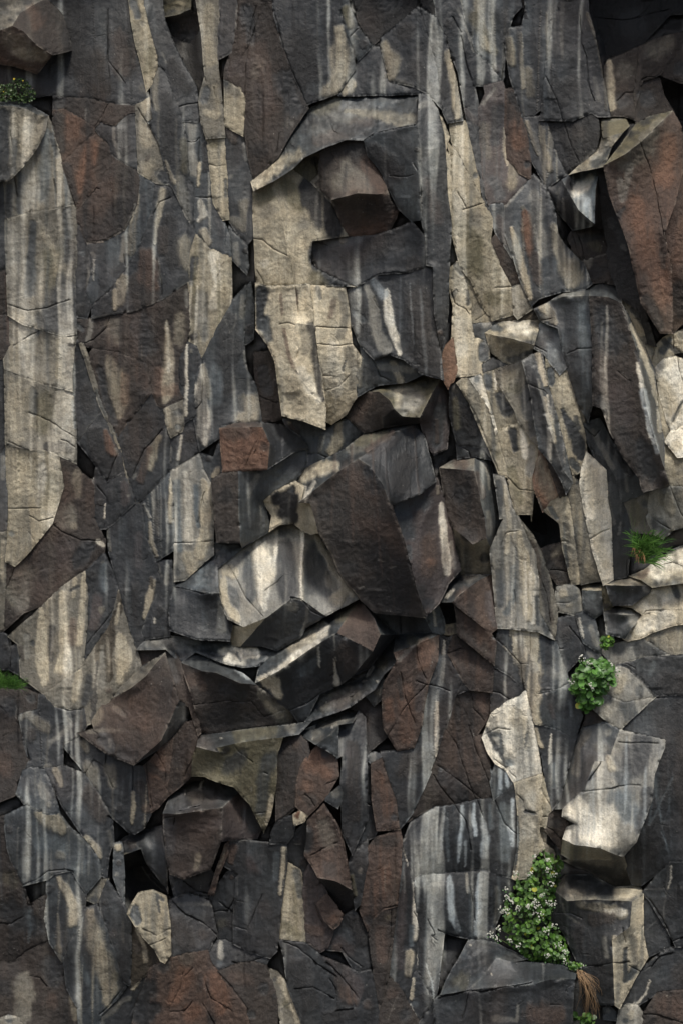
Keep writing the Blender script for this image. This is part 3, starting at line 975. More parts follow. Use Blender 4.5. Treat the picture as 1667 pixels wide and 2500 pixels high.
S d .8 .6 E480,1520,25
S t .6 .7 H580,150,40 620,180,30
S k .6 .4 E390,1540,14 430,1640,20
S g .7 .6 H440,120,30
@ boulder 0 pale fan shaped slab with vertical streaks in the centre of the cliff
V H0,402,12 160,302,8 282,226,6 400,136,4 470,132,4 558,178,8 545,400,22 540,618,30 472,616,30 312,737,30 175,797,28 72,740,24 30,655,20 10,530,16 640,194,6 722,330,10 764,432,14 903,611,24 692,722,30 562,800,26 532,860,24 382,942,22 274,912,20 150,914,16 86,917,8 104,786,16
F upper g 0 1 2 3 4 5 6 7 8 9 10 11 12 13
F side g 5 14 15 16 17 18 7 6
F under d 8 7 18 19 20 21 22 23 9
F front c 9 23 24 25 10
S w .85 .6 H260,250,20 280,330,50 310,450,60 290,560,50 310,680,20
S s .8 .7 H190,330,20 200,480,30 220,600,35
S c .8 .6 H60,430,40 110,450,35
S s .6 .7 H90,560,30 120,650,35
S c .8 .6 H40,500,25 60,650,25 130,740,25
S d .9 .7 H440,280,40 450,420,60 450,560,70
S s .7 .7 H420,180,40
S w .9 .4 H545,170,16 545,280,12 540,400,10 540,520,12 545,620,10
S w .6 .5 H380,190,14 375,300,14 360,400,12
S s .8 .7 H640,300,50 640,450,70 700,560,60
S d .6 .7 H600,330,30 600,560,35
S c .7 .6 H740,400,25 800,520,30 860,590,20
S g .7 .7 H800,600,50 720,500,30
S c .9 .6 H600,80,35 640,200,35 700,310,30 750,420,22
S c .6 .6 H820,560,30 760,620,40
S g .7 .4 H575,640,10 570,760,12 540,840,10
S k .5 .7 H350,850,50
S m .6 .6 H480,660,40
L c .6 H0,402,4 160,303,3 282,226,3 400,136,3
L g .5 H310,738,2 472,617,2 700,615,2 900,612,2
C H470,605 540,620 600,690 680,730
C H310,560 390,500 420,470
C H80,400 180,600 300,735
@ boulder 0 brown fronted wedge with a long pale sloping top below the fan shaped slab
V H248,1152,26 272,1036,20 382,944,16 562,802,12 694,722,12 904,617,14 766,830,40 600,932,40 400,1072,38 350,1242,28 470,1328,24 520,1400,22 560,1402,22 652,1222,26 800,1152,26 862,1102,30 992,950,38 1040,842,38 1002,740,34 1122,822,16 1140,842,14 962,1062,20
F top s 0 1 2 3 4 5 6 7 8
F front d 0 8 7 6 16 15 14 13 12 11 10 9
F side r 6 5 18 17 16
F end s 5 19 20 17 18
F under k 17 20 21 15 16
S g .8 .8 H420,1000,60 600,880,60
S w .85 .6 H300,1120,22 450,1020,24 560,930,26 690,820,30
S w .8 .5 H560,840,30 640,790,25 700,790,25
S c .7 .6 H480,930,30 600,860,35
S s .7 .7 H330,1050,50 420,980,40
S w .7 .5 H260,1130,16 350,1090,14 480,1010,14 640,900,14
S v .6 .7 H790,720,50 860,650,30
S c .95 .5 H300,1150,30 370,1150,45 400,1230,30
S k .6 .7 H560,1220,60 700,1140,50
S b .6 .7 H560,1080,40 640,1000,25
S w .7 .5 H640,930,8 655,1050,6
S w .8 .5 H755,990,6 760,1090,12 765,1150,25
S r .6 .8 H880,780,60 920,850,50
S n .8 .7 H800,950,60 850,1030,50
S g .6 .5 H745,840,8 750,940,5
S s .6 .7 H600,1280,40 550,1350,25
C H750,990 770,1060 800,1160
C H720,1110 760,1080
C H460,1330 560,1290 650,1225
C H860,1105 900,1080 950,1060
@ rock_slab 8 slate wedge between the leaning boulder and the rust slabs
P d H1004,704 1320,735 1358,822 1280,826 1160,842 1122,822 1060,760
S s .7 .7 H1060,740,30 1120,800,30
S k .6 .7 H1250,780,50
C H1165,720 1170,830
L g .4 H1000,705,2 1150,705,2 1320,730,2
@ rock_slab 12 pale blue slate sliver beside the small square black hole
P b H1332,735 1400,645 1440,740 1452,830 1385,838 1352,780
S w .7 .5 H1375,680,10 1390,780,10
S d .6 .6 H1345,760,12
S s .7 .6 H1420,780,20
@ boulder 0 long grey brown sloping ledge leading up to the rust slabs
V H950,1112,18 992,1018,12 1060,930,10 1132,845,10 1160,842,12 1130,952,24 1252,940,28 1150,1012,30 1062,1092,30 1000,1192,30 850,1300,30 720,1350,28 560,1405,24 590,1332,18 652,1240,16 830,1152,16
F top s 0 1 2 3 4 5 6 7 8 9 10 11 12 13 14 15
S m .7 .8 H700,1270,60 850,1220,60
S v .5 .7 H1050,1020,40
S w .6 .4 H955,1090,20 990,1050,12
S u .4 .8 H780,1280,60
S w .6 .4 H1020,1135,8
S w .6 .4 H700,1275,5
S w .6 .4 H930,1142,6 950,1138,5
C H855,1240 870,1230
@ boulder 0 rust slabs boulder with a grey top at the right of centre
V H1130,954,30 1140,860,14 1160,836,12 1370,828,12 1410,845,18 1270,906,32 1400,1010,28 1340,1165,28 1300,1430,28 1250,1562,26 1150,1582,26 1062,1440,28 1050,1250,32 1064,1150,34 1150,1010,36
F top s 0 1 2 3 4 5
F front r 0 5 4 6 7 8 9 10 11 12 13 14
S o .8 .7 H1330,920,50 1310,1020,45
S o .8 .7 H1090,1280,35 1100,1360,40
S o .6 .7 H1200,1200,50 1210,1500,40
S n .7 .7 H1160,1120,16 1180,1250,14
S v .5 .7 H1250,880,40
S u .7 .7 H1300,1120,40 1290,1300,30
S g .5 .5 H1190,950,10 1260,910,8 1160,1000,14
S m .5 .7 H1010,1200,30 1030,1300,30
C H1270,920 1280,1020 1330,1120
C H1170,1080 1200,1250 1260,1400
C H1080,1500 1200,1300 1330,1160
C H1270,1140 1340,1165
@ rock_slab 30 grey shoulder with a black right side under the sloping ledge
P s H1000,1196 1060,1100 1062,1150 1050,1250 1000,1290 960,1240
S m .7 .7 H1020,1200,30
@ rock_column 24 dark slate slab with a long white streak right of the rust slabs
P d H1412,850 1462,868 1500,1040 1568,1130 1520,1215 1440,1450 1350,1725 K1360,120 1240,380 1172,468 1132,300 1060,50 H1050,1590 1150,1586 1252,1568 1304,1430 1345,1165 1402,1010
S w .95 .5 H1440,890,8 1442,960,12 1430,1100,14 1420,1160,16
S w .9 .5 H1405,1200,10 1395,1330,14 1400,1450,14 1390,1620,10
S b .6 .6 H1430,1000,25 1410,1250,25
S n .6 .7 H1250,1640,60 K1200,100,60
S k .5 .7 K1200,300,50
S b .7 .7 K1220,430,25
C H1350,1160 1400,1170 1480,1200
L g .5 H1345,1165,2 1400,1100,2
L b .5 H1310,1560,2 1400,1520,2 1410,1430,2
L b .7 K1360,100,3 1300,250,3 1240,380,3
@ rock_slab 22 narrow slate slab with a thin white edge between the white streak and the brown slab
P d H1466,872 I100,850 60,960 100,1020 168,1150 205,1188 115,1220 52,1440 H1442,1455 1522,1218 1566,1130 1504,1040
S s .7 .7 I60,1050,40 60,1150,40
S b .6 .7 I30,1230,25 20,1330,20
S k .5 .7 I130,1130,25
L g .5 I115,1222,2 52,1440,2
@ rock_column 10 tan block under a level crack right of the pale ledge
P t C78,790 168,774 190,782 250,1050 274,1150 270,1238 120,960 92,900
S c .6 .7 C150,850,40 200,1000,35
S s .6 .7 C240,1120,20
S v .5 .7 C110,900,20
@ rock_column 18 long rough tan slab slanting down right of the purple slate pillar
P t C40,880 118,967 272,1252 350,1402 330,1540 412,1725 F457,200 473,225 488,398 352,438 280,340 212,180 150,100 C110,1560 87,1430 92,1000
S c .5 .8 C130,1150,40 180,1300,50
S v .7 .8 C160,1450,60 230,1550,60 F250,100,60
S v .6 .7 F330,300,40 430,300,40
S m .6 .7 C250,1400,50
C C165,1340 220,1320 285,1298
C C130,1230 180,1320
C F370,235 470,225
Z v 5
@ rock_slab 20 thin pale sliver lying against the purple slate pillar
P c C-10,700 20,750 70,870 45,960 75,990 85,1200 85,1438 72,1400 65,1195 45,1190 40,1000 25,850
S m .6 .7 C20,780,20
@ rock_wedge 14 dark brown wedge between the tan slab and the cream streaked column
P n C378,1484 492,1682 F532,198 476,220 457,193 C417,1722 337,1547
S k .6 .7 C420,1560,40 F470,120,30
S r .4 .7 F500,150,25
@ rock_block 17 small tan block under the dark brown wedge
P m F480,232 535,214 597,350 600,368 512,428 492,402
S t .6 .7 F530,280,30
@ rock_slab 10 olive dark shelf under the tan slab
P y F342,442 490,402 514,430 615,380 642,432 500,440 420,444
S m .5 .7 F400,425,30
C F490,400 505,440
@ rock_column 6 long dark slate column with a thin pale line at the top right of centre
P d C-40,-60 100,-60 180,130 242,320 342,420 408,512 310,543 230,543 262,690 270,900 290,1200 340,1388 300,1300 275,1150 252,1050 192,770 132,450 62,290 45,230 0,150
S g .7 .5 C130,60,10 190,200,8 230,330,6
S u .6 .7 C170,700,20 250,780,20
S s .6 .7 C120,250,25 160,500,25
S u .5 .7 C370,460,30
S k .6 .7 C80,150,30
C C150,230 190,430 230,545
C C90,100 150,200
L g .4 C150,430,3 190,650,3 240,820,3
Z s 5
@ rock_column 7 tan and slate streaked column at the top edge right of centre
P s C112,-60 495,-60 530,40 480,100 430,250 420,490 412,508 345,416 245,318 182,130
S t .8 .7 C270,20,35 280,150,35 310,300,30
S v .6 .7 C230,100,40 350,330,30
S c .6 .6 C300,240,14 335,330,10
S u .5 .7 C370,440,25
S d .7 .7 C400,100,40 420,250,25
C C430,220 425,400 410,510
Z t 6
@ rock_column 10 brown grey column with a pale broken patch, left of the rust stripe
P u C300,547 412,517 425,565 428,800 445,1020 520,1102 590,1142 430,1308 410,1292 330,1300 290,1180 272,900 266,692 310,600
S g .7 .6 C290,660,12 340,600,10 370,560,8
S m .6 .8 C300,800,30 320,1000,30
S c .8 .5 C428,820,10 430,950,14 445,1050,10
S t .8 .7 C480,1080,40 470,1180,40
S d .7 .7 C380,700,40 370,900,30
S d .7 .7 C560,1120,25
S s .6 .7 C350,1150,40 400,1250,30
Z s 5
@ rock_column 12 narrow rust orange stripe of rock at upper right
P r C432,568 490,562 530,740 570,850 590,1000 588,1136 522,1098 500,1055 446,1016 430,800
S o .8 .7 C480,800,40 510,920,40
S k .8 .6 C470,610,25 515,700,15
S d .8 .6 C575,1050,20
@ rock_column 10 tan streaked slate column reaching the top edge, right of the rust stripe
P s C430,250 462,180 540,168 562,80 565,-60 822,-60 732,180 692,380 690,490 660,690 600,740 542,742 500,600 462,480
S t .9 .6 C455,250,20 480,400,30
S c .6 .6 C530,220,12 540,400,14 545,560,14
S t .7 .7 C580,450,25 590,600,30
S d .7 .7 C600,250,40 640,420,30
S g .5 .7 C740,20,30 700,200,25
S s .6 .7 C620,660,40
S k .7 .5 C545,40,10 560,110,10
Z c 5
@ rock_column 11 cream streaked grey column narrowing upward to a level crack at upper right
P s C542,747 648,745 692,782 762,1000 818,1112 732,1168 700,1200 590,1000 572,850
S c .7 .6 C570,780,14 640,980,14
S t .8 .6 C655,800,12 680,950,20 720,1080,20
S g .7 .6 C620,850,12 690,1120,14
S d .7 .6 C700,820,14 740,960,12
S u .4 .7 C700,1040,16
Z c 6
@ rock_column 16 blue black slab with faint white trails at the upper right
P d C827,-60 937,-60 962,80 1002,230 1052,500 1098,738 1022,738 982,712 860,767 655,762 690,500 697,370 742,170
S g .7 .5 C800,20,14 790,180,14 795,380,10
S s .6 .7 C860,150,30 800,480,25
S k .6 .8 C850,550,60 780,620,50 720,420,20
S m .8 .6 C960,90,12 1030,300,16 1070,500,14 1080,690,14
S g .6 .6 C1000,500,16 1030,640,14
S g .5 .5 C720,220,8 695,380,8
C C910,100 920,280 950,350 960,520 1000,640
C C695,490 760,640 800,770
Z b 5
@ rock_slab 12 black slab ending in a point above the pale shelf at right
P k C658,772 860,778 980,721 1020,747 1030,850 1010,950 910,1050 822,1108 762,1000 692,790
S n .5 .8 C900,850,60
S d .6 .7 C740,860,30 800,1000,30
S g .5 .5 C1000,960,12 920,1045,10
C C805,780 850,920 900,1030
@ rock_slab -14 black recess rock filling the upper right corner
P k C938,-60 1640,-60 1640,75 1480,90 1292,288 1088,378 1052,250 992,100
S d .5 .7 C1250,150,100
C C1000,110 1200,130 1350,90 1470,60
@ rock_slab 10 grey brown slab with a cream left stripe at the upper right
P n C1088,387 1290,302 1252,600 1256,760 1190,735 1102,738 1072,600 1070,430
S c .9 .5 C1090,400,16 1105,520,30 1110,680,30
S m .6 .8 C1190,450,60
S d .6 .7 C1190,640,50
C C1145,640 1200,590 1250,590
@ rock_slab 14 smooth grey brown slab with a curved right edge in the upper right corner
P n C1297,297 1420,240 1570,207 1502,370 1420,470 1382,488 1305,508 1262,690 1257,600
S m .7 .8 C1380,330,70 1480,270,40
S d .7 .7 C1290,600,25
C C1300,510 1345,485 1390,490
@ rock_slab 12 dark slab at the right edge below the black corner
P n C1572,207 1640,180 1640,560 1540,520 1422,478 1506,370
S d .7 .7 C1560,440,50
S m .4 .8 C1590,300,30
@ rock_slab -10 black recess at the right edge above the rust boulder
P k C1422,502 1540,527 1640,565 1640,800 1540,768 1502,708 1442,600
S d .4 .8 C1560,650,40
@ rock_slab 8 dark brown slab above the olive topped rust boulder
P n C1302,514 1385,494 1415,503 1440,612 1498,706 1360,740 1275,788 1258,768 1264,690
S d .7 .8 C1340,620,50
S k .5 .7 C1300,740,30
@ boulder 0 tall rust orange boulder with an olive sloping top at the right edge
V C1362,740,22 1500,711,24 1400,800,40 1300,902,46 1200,980,48 1062,1060,44 1150,952,30 1272,790,22 1550,802,30 1568,900,30 1560,1100,32 1512,1300,40 1442,1490,46 1490,1680,44 F1500,522,40 1420,522,38 1300,332,42 1230,0,44 C1160,1400,42 1100,1250,42 1340,1100,50 1400,1400,50
F top v 0 1 2 3 4 5 6 7
F front r 1 8 9 10 11 12 13 14 15 16 17 18 19 5 4 3 2
S o .8 .8 C1480,900,50 1450,1150,60
S o .8 .8 C1260,1300,60 1310,1550,70 F1400,150,70 1440,330,50
S m .7 .8 C1350,950,40 1200,1050,50 1380,850,35
S g .6 .6 C1160,1150,25 1180,1280,20 1230,1050,25
S k .7 .6 C1150,1380,25 1190,1330,10
S k .6 .7 F1330,300,30 1420,480,30
S n .6 .7 C1440,1420,30 F1440,100,20
S g .5 .7 C1420,770,30 1300,880,20
L g .6 C1500,712,4 1400,802,4 1300,904,4 1200,982,4
L g .3 C1240,1040,2 1250,1200,2
C C1290,905 1350,1050 1400,1250 1440,1480
C C1440,1490 1490,1680
Z o 6
@ rock_column 28 black pillar at the left side of the rust boulder
P k C1022,1080 1060,1066 1100,1252 1160,1402 1228,1590 F1298,332 1388,600 1345,588 1290,380 1160,292 1140,215 1105,130 C1080,1600 1092,1580 1032,1300
S d .7 .7 C1110,1400,30 1180,1560,25
S s .6 .7 F1370,540,25
S k .6 .7 F1180,150,40
S g .5 .6 C1180,1570,14 1200,1590,10
@ rock_slab 30 dark rust slab at the right edge beside the rust boulder
P r C1562,1102 1640,1000 1640,1725 F1640,420 1560,460 1502,520 C1492,1680 1446,1492 1515,1302
S o .5 .8 C1580,1400,40 F1540,50,40
S k .7 .7 F1540,250,60 F1540,400,40
S n .6 .7 C1540,1250,25
@ boulder 0 cream sloping shelf with a small olive block, above the broken grey white block
V C1042,762,12 1190,743,12 1218,803,24 1182,838,28 1060,888,28 1110,930,32 1062,1058,36 920,1087,30 842,1112,26 912,1050,16 1022,940,14 1052,880,20
F front v 0 1 2 3 4
F top t 4 3 5 6 7 8 9 10 11
S g .6 .5 C1050,770,10 1180,755,10
S s .7 .7 C1000,1040,35 1090,960,25
S w .5 .7 C1060,930,35 980,1010,20
S m .5 .7 C1130,900,25
C C1040,760 1050,885
@ rock_slab 28 black strip in the gully between the cream shelf and the rust boulder
P k C1186,838 1222,802 1272,792 1150,952 1062,1058 1112,930
@ boulder 0 broken grey white block with a dark left side under the cream shelf
V C702,1204,14 742,1160,10 792,1150,14 842,1114,14 922,1088,16 1032,1076,20 1010,1200,30 1002,1430,32 902,1342,34 862,1467,14 770,1352,12 1045,1458,20 980,1442,26 1042,1340,22
F front b 2 3 4 5 6 7 8
F side d 0 1 2 8 7 12 9 10
F end n 5 13 11 12 7 6
S w .7 .6 C880,1220,40 970,1150,35
S p .6 .7 C960,1280,25 970,1380,25
S d .8 .6 C880,1130,30 840,1180,30
S s .6 .6 C900,1300,25
S n .6 .7 C800,1320,50 850,1420,40
S g .5 .5 C760,1230,12
C C850,1170 880,1260
Z w 4
@ rock_slab 0 dark olive hollow rock under the broken grey white block
P n C862,1468 980,1446 1045,1462 1083,1580 1074,1614 940,1678 865,1600 832,1522
S v .6 .7 C980,1540,40 1020,1580,30
S k .7 .7 C880,1540,30 1050,1500,20
C C890,1480 920,1560 940,1670
C C860,1480 880,1560 900,1640
@ rock_block 12 dark brown block with a thin pale upper edge above the blue slate slab
P n F918,64 1085,16 1108,130 1140,213 1060,196 990,197
S k .7 .7 F1000,140,40 1080,100,30
S m .7 .6 F960,70,40
L g .7 F920,62,4 1085,17,4
@ rock_column 22 long cream streaked column with a rust stripe at upper right
P s C432,1314 592,1146 612,1112 698,1208 742,1330 762,1480 802,1562 930,1690 F982,208 930,245 800,252 640,302 602,342 532,192 482,30 C430,1480
S g .8 .6 C460,1280,14 540,1190,12 430,1320,12
S s .7 .7 C520,1280,40 480,1400,30
S o .9 .7 C560,1380,35 580,1500,35 590,1620,25
S r .7 .7 F610,30,30 640,180,30
S c .9 .6 C470,1450,10 510,1600,25 F540,100,25 590,300,16
S g .8 .7 C620,1250,40 640,1450,40 680,1600,45
S c .7 .7 C740,1450,30 770,1600,40 F830,130,50 860,200,40
S t .7 .7 C840,1680,50 F900,170,40
S b .5 .7 F730,80,35 740,200,30
S w .4 .6 C615,1450,10 660,1650,14
S v .5 .6 C540,1330,16
Z w 6
Z t 4
@ rock_column 16 slate brown column tapering downward left of the rust striped column
P s C332,1304 410,1296 428,1316 428,1480 480,1640 F482,60 C490,1680 372,1480 348,1400
S u .6 .7 C400,1400,30 440,1550,25
S m .5 .7 C360,1330,16
@ rock_column 16 slim cream pillar with a dark cap beside the orange sliver
P c F80,112 140,60 155,130 172,200 210,330 206,400 215,480 230,558 190,700 190,788 125,798 95,560 105,350 84,250
S s .9 .6 F120,90,20 150,150,14
S d .8 .6 F100,280,20 120,260,14
S d .7 .6 F195,330,16 190,260,10
S w .5 .7 F150,450,35 150,650,35
S g .6 .5 F110,100,10 95,180,8
C F135,350 180,370 205,400
C F85,250 110,330 135,350
@ rock_slab 10 tan slab with fine cracks left of the long rough tan slab
P t F157,110 212,184 278,342 348,440 222,468 212,400 212,330 170,190
S m .6 .7 F240,380,40
C F240,240 250,330 220,420
C F330,380 250,440
@ rock_column 18 short cream pillar with a slate right side on the pale shelf
P c F192,572 260,556 322,602 328,680 270,718 278,780 192,792
S s .9 .6 F295,600,30 300,680,30
S d .7 .6 F310,640,14
@ rock_slab 16 dark slate slab lying on the pale shelf
P d F272,722 340,682 440,726 372,750 282,780
S s .6 .7 F350,710,30
@ boulder 0 pale cream block with a grey upper left corner, lying across the shelf at right
V F302,522,14 370,437,10 500,442,12 640,436,14 650,460,16 612,600,26 600,652,22 480,720,18 440,722,16 340,642,14 330,600,16 480,560,32
F top t 1 2 3 4 5 11 0
F front c 0 11 5 6 7 8 9 10
S w .6 .7 F480,470,50 560,500,50
S s .85 .6 F350,490,30 390,500,25
S m .6 .7 F400,560,35
S m .6 .7 F450,640,50 520,620,40
S d .7 .6 F470,700,25 600,640,14
C F610,470 600,600
@ rock_slab 12 pale slate slab with dark marks left of the cream block
P s F220,470 368,442 300,520 306,570 226,540
S g .7 .7 F310,460,30
S d .7 .6 F260,510,30
@ rock_block 22 blue grey block with a pointed lower end in the shelf at right
P b F656,462 700,482 768,492 800,640 820,738 780,780 720,710 680,652 612,613
S s .7 .7 F660,560,30 740,530,25
S d .7 .6 F660,600,30
S p .5 .7 F750,660,30
C F610,600 670,630 690,640
@ rock_column 14 dark olive column at the left of the prism row
P d F80,862 130,842 200,960 270,1130 330,1260 360,1350 398,1428 300,1252 130,1240 82,1050
S v .7 .7 F110,950,25 130,1120,25
S k .7 .7 F170,1030,40 230,1160,30
S m .6 .6 F110,880,25
@ rock_slab 9 dark slab with fine cracks above the brown block at right
P d F122,1236 300,1256 330,1328 240,1306 200,1312 132,1322
S s .6 .7 F180,1280,30
C F130,1240 200,1280 210,1310
@ rock_column 22 slanting tan column with an upper cream end, second of the prism row
P t F128,842 160,815 210,817 330,1000 373,1162 420,1302 450,1438 400,1428 342,1280 272,1130 202,960 140,860
S c .8 .7 F180,860,30 230,950,25
S c .4 .7 F260,1050,25
S v .5 .7 F380,1300,30
C F150,890 240,1040 330,1250 390,1400
@ rock_column 26 narrow bright cream column, third of the prism row
P w F212,816 270,792 376,1150 371,1164 332,1000
S b .6 .6 F250,820,20
S c .6 .7 F330,1000,20
@ rock_column 20 tan column with a slate block stain, fourth of the prism row
P t F277,790 372,758 386,832 440,925 500,1022 516,1092 378,1165 322,950
S s .9 .6 F320,810,30 325,860,25
S d .85 .6 F400,930,35 440,1020,40
S w .8 .4 F370,780,8 372,880,8
S g .6 .5 F360,890,10
@ rock_column 28 olive tan slab darkening to slate on its right, fifth of the prism row
P m F372,758 540,702 600,1000 640,1240 648,1262 592,1190 520,1090 498,1020 386,830
S t .7 .7 F450,780,40 440,870,35
S s .7 .7 F560,900,40 580,1050,35
S d .7 .7 F570,760,25 600,1000,25 610,1160,25
S v .6 .7 F510,880,40
L g .5 F385,830,2 530,825,2
@ rock_column 32 slate column with cream lengthwise stripes, rightmost of the prism row
V F542,701,0 600,661,-2 664,641,-4 690,800,-2 732,950,0 780,1130,2 820,1290,4 860,1478,4 822,1550,4 800,1482,4 740,1370,4 650,1262,3 622,1100,2 592,900,0 640,860,4 700,1100,6 800,1400,6
F front s 0 1 14 15 16 7 8 9 10 11 12 13
F side s 1 2 3 4 5 6 7 16 15 14
S d .8 .7 F570,740,25 620,900,30 650,1080,35 720,1260,40
S c .9 .5 F640,660,20 665,760,16 690,860,10
S c .8 .6 F680,940,12 720,1080,12 750,1220,10
S g .7 .6 F640,820,8 690,1000,8 740,1200,8
S s .6 .7 F800,1400,25
S w .5 .5 F700,920,5 740,1100,5
C F580,845 620,865 680,890 710,920
Z w 5
@ rock_column 24 cream and slate fluted column under the prism row
P t F380,1170 420,1135 518,1097 590,1196 648,1268 612,1450 610,1530 600,1725 I600,70 520,70 500,80 F500,1680 462,1500 430,1350
S c .8 .6 F430,1140,25 490,1120,20
S d .85 .6 F480,1160,30 500,1260,20
S w .8 .6 F540,1150,14 560,1300,25
S g .8 .6 F600,1260,25 590,1420,25
S v .6 .7 F470,1400,30 530,1600,30
S s .8 .5 F620,1560,10 625,1660,10
C F400,1430 450,1445 520,1520 610,1530
@ rock_wedge 30 pinkish rust triangle of rock pointing down at right
P o F650,1272 700,1350 768,1558 712,1590 672,1652 622,1532 612,1450
S t .55 .8 F660,1360,40 690,1480,50 720,1560,40
S t .7 .6 F650,1320,14 690,1480,12
S c .5 .6 F700,1420,8 730,1520,10
S g .6 .6 F640,1580,10 660,1640,10
Z t 5
@ rock_slab 31 narrow brown strip right of the pinkish rust triangle
P n F656,1272 740,1372 804,1490 824,1552 782,1567 704,1350
S r .4 .7 F760,1480,20
@ rock_column 22 cream topped column with a pointed slate stain, left of the blue slate panel
P t F690,680 775,786 830,752 870,900 890,1000 930,1150 950,1290 938,1380 868,1430 822,1290 782,1130 737,950 697,800
S c .8 .7 F820,850,40 810,950,40
S s .9 .5 F720,760,25 730,840,20
S d .95 .5 F790,1010,12 850,1130,35 890,1230,45 920,1310,30
S d .7 .5 F880,1060,14 900,1130,16
S c .8 .6 F790,1080,14 810,1250,14
S s .8 .6 F860,1350,30 890,1380,25
@ boulder 0 tall blue grey panel with a cream corner, joined by an olive ledge along its top
V F617,372,22 720,322,18 800,292,26 970,283,30 985,500,32 990,750,32 988,980,30 960,1090,24 892,960,24 852,830,24 800,640,26 770,490,26 652,440,20 800,262,14 980,232,12 1000,240,14
F top s 1 13 14 15 3 2
F front s 0 1 2 3 4 5 6 7 8 9 10 11 12
S c .95 .5 F680,360,40 720,400,40 740,450,25
S m .6 .6 F680,430,25
S d .8 .7 F840,340,30 850,480,40 880,660,35
S b .8 .7 F930,350,30 930,520,35 930,650,30
S d .6 .7 F900,780,40 940,900,40
S b .5 .6 F955,750,12 965,880,10
S g .7 .6 F780,270,30 900,260,40
C F830,655 890,625 980,620
C F650,440 720,430
Z b 8
@ boulder 0 huge dark slab leaning down to the right with a white streaked side
V F970,285,34 1092,292,38 1172,332,40 1212,440,42 1292,700,46 1330,1000,50 1400,1250,52 1472,1480,50 1470,1500,44 1312,1542,46 1290,1450,44 1190,1322,42 1100,1150,40 1050,1000,38 992,982,34 992,600,34 1300,572,26 1382,752,28 1402,1000,30 1442,1200,34 1442,1400,38 980,232,14 1062,202,12 1142,232,14 1172,302,22
F front n 0 1 2 3 4 5 6 7 8 9 10 11 12 13 14 15
F side s 2 16 17 18 19 20 7 6 5 4 3
F top s 0 21 22 23 24 2 1
S d .7 .8 F1050,400,70 1100,600,70
S s .5 .8 F1030,480,40
S k .7 .7 F1080,1010,45 1030,950,30
S d .8 .8 F1350,1400,70 1300,1250,50
S u .6 .8 F1150,900,70 1200,1050,60
S k .5 .7 F1180,1150,40 1280,1380,30
S d .6 .6 F1180,560,40
S g .45 .6 F1040,760,14 1080,755,8
S g .4 .6 F1005,772,8 1000,790,5
S g .4 .6 F1070,570,10 1090,560,6
S w .9 .5 F1280,720,12 1300,850,18 1340,1030,14 1360,1180,10
S p .7 .6 F1310,900,25 1360,1130,16 1400,1280,16
S c .85 .5 F1240,470,14 1330,680,20 1400,950,16 1420,1150,14
S d .7 .6 F1270,640,12 1350,900,12
S g .7 .4 F1180,360,6 1230,500,6
C F1150,765 1190,800 1230,830
L g .5 F1312,1541,4 1400,1520,4 1472,1490,4
Z w 3
@ rock_slab 18 cream speckled broken slab between the leaning dark slab and the rust boulder
P c F1172,308 1280,370 1310,450 1342,590 1382,620 1402,690 1384,748 1302,570 1222,400
S d .6 .5 F1250,370,25 1320,480,20
S g .6 .6 F1330,560,25 1380,650,20
S k .6 .3 F1340,590,14
C F1280,380 1300,440 1250,430
C F1380,620 1370,690
@ boulder 18 large cream block at the right edge under the rust boulder
P w F1390,742 1442,692 1520,677 1590,700 1640,690 1640,1000 1492,1140 1470,1100 1422,920
S c .7 .8 F1450,850,50 1500,1000,50
S g .6 .6 F1430,740,25
S s .5 .5 F1500,1080,14 1560,960,8
C F1530,680 1550,800 1590,900
C F1490,1110 1540,1000 1580,940
@ rock_slab 16 cream and slate stained slab at the right edge under the dark rust slab
P c F1382,622 1440,560 1500,527 1640,435 1640,640 1530,642 1440,690 1390,732
S s .7 .6 F1480,570,25 1430,640,20
S d .7 .5 F1440,570,16 1550,660,20
S g .6 .6 F1560,540,30
C F1500,530 1510,620
C F1410,620 1400,680
@ rock_column 16 narrow cream strip in the shade of the leaning dark slab
P t F1404,760 1424,925 1470,1105 1490,1145 1450,1202 1442,1390 1440,1200 1404,1000
S c .7 .7 F1430,1000,16 1450,1130,20
S m .6 .7 F1440,1250,12
@ boulder 22 rounded cream block at the right edge, below the large cream block
P w F1492,1152 1640,1012 1640,1290 1532,1310 1452,1212
S c .6 .7 F1520,1250,40
S g .5 .6 F1600,1050,30
C F1520,1140 1600,1080
@ rock_slab 16 tan slab at the right edge with a dark upper notch
P t F1452,1222 1530,1316 1640,1295 1640,1500 1520,1500 1478,1480 1446,1400
S c .6 .7 F1470,1330,25
S m .7 .7 F1570,1400,40
C F1455,1225 1500,1290
@ rock_slab 14 pale streaked slate slab shaded by the leaning dark slab
P s F892,964 960,1092 1030,1072 1100,1202 1190,1332 1290,1460 1310,1545 1172,1602 1102,1482 992,1292 922,1122
S g .7 .6 F990,1150,16 1040,1240,20 1120,1380,16
S t .8 .7 F910,1010,20 930,1080,16
S k .7 .6 F1100,1250,20 1230,1420,25
S d .6 .6 F1180,1480,40
S g .5 .5 F1200,1420,10 1210,1530,10
C F890,960 920,1090 970,1230 1000,1280
C F940,1130 1000,1185 1030,1150
Z g 5
@ rock_slab 12 olive grey slab behind the grass tuft at right
P m F1176,1606 1312,1550 1354,1548 1352,1640 I1332,120 1370,198 1240,188 1200,58
S v .7 .7 F1260,1640,40 I1270,130,30
S s .6 .7 F1320,1600,25
C F1350,1560 1350,1640 1330,1725
C F1170,1610 1240,1570 1310,1545
@ rock_slab 14 grey cream slab with crossing cracks at the right edge above the grass tuft
P g F1358,1546 1478,1502 1640,1502 1640,1725 I1640,90 1502,170 1440,228 1372,195 1336,98
S t .7 .7 F1440,1580,40 1500,1650,40
S d .7 .7 I1400,130,40 1450,190,30
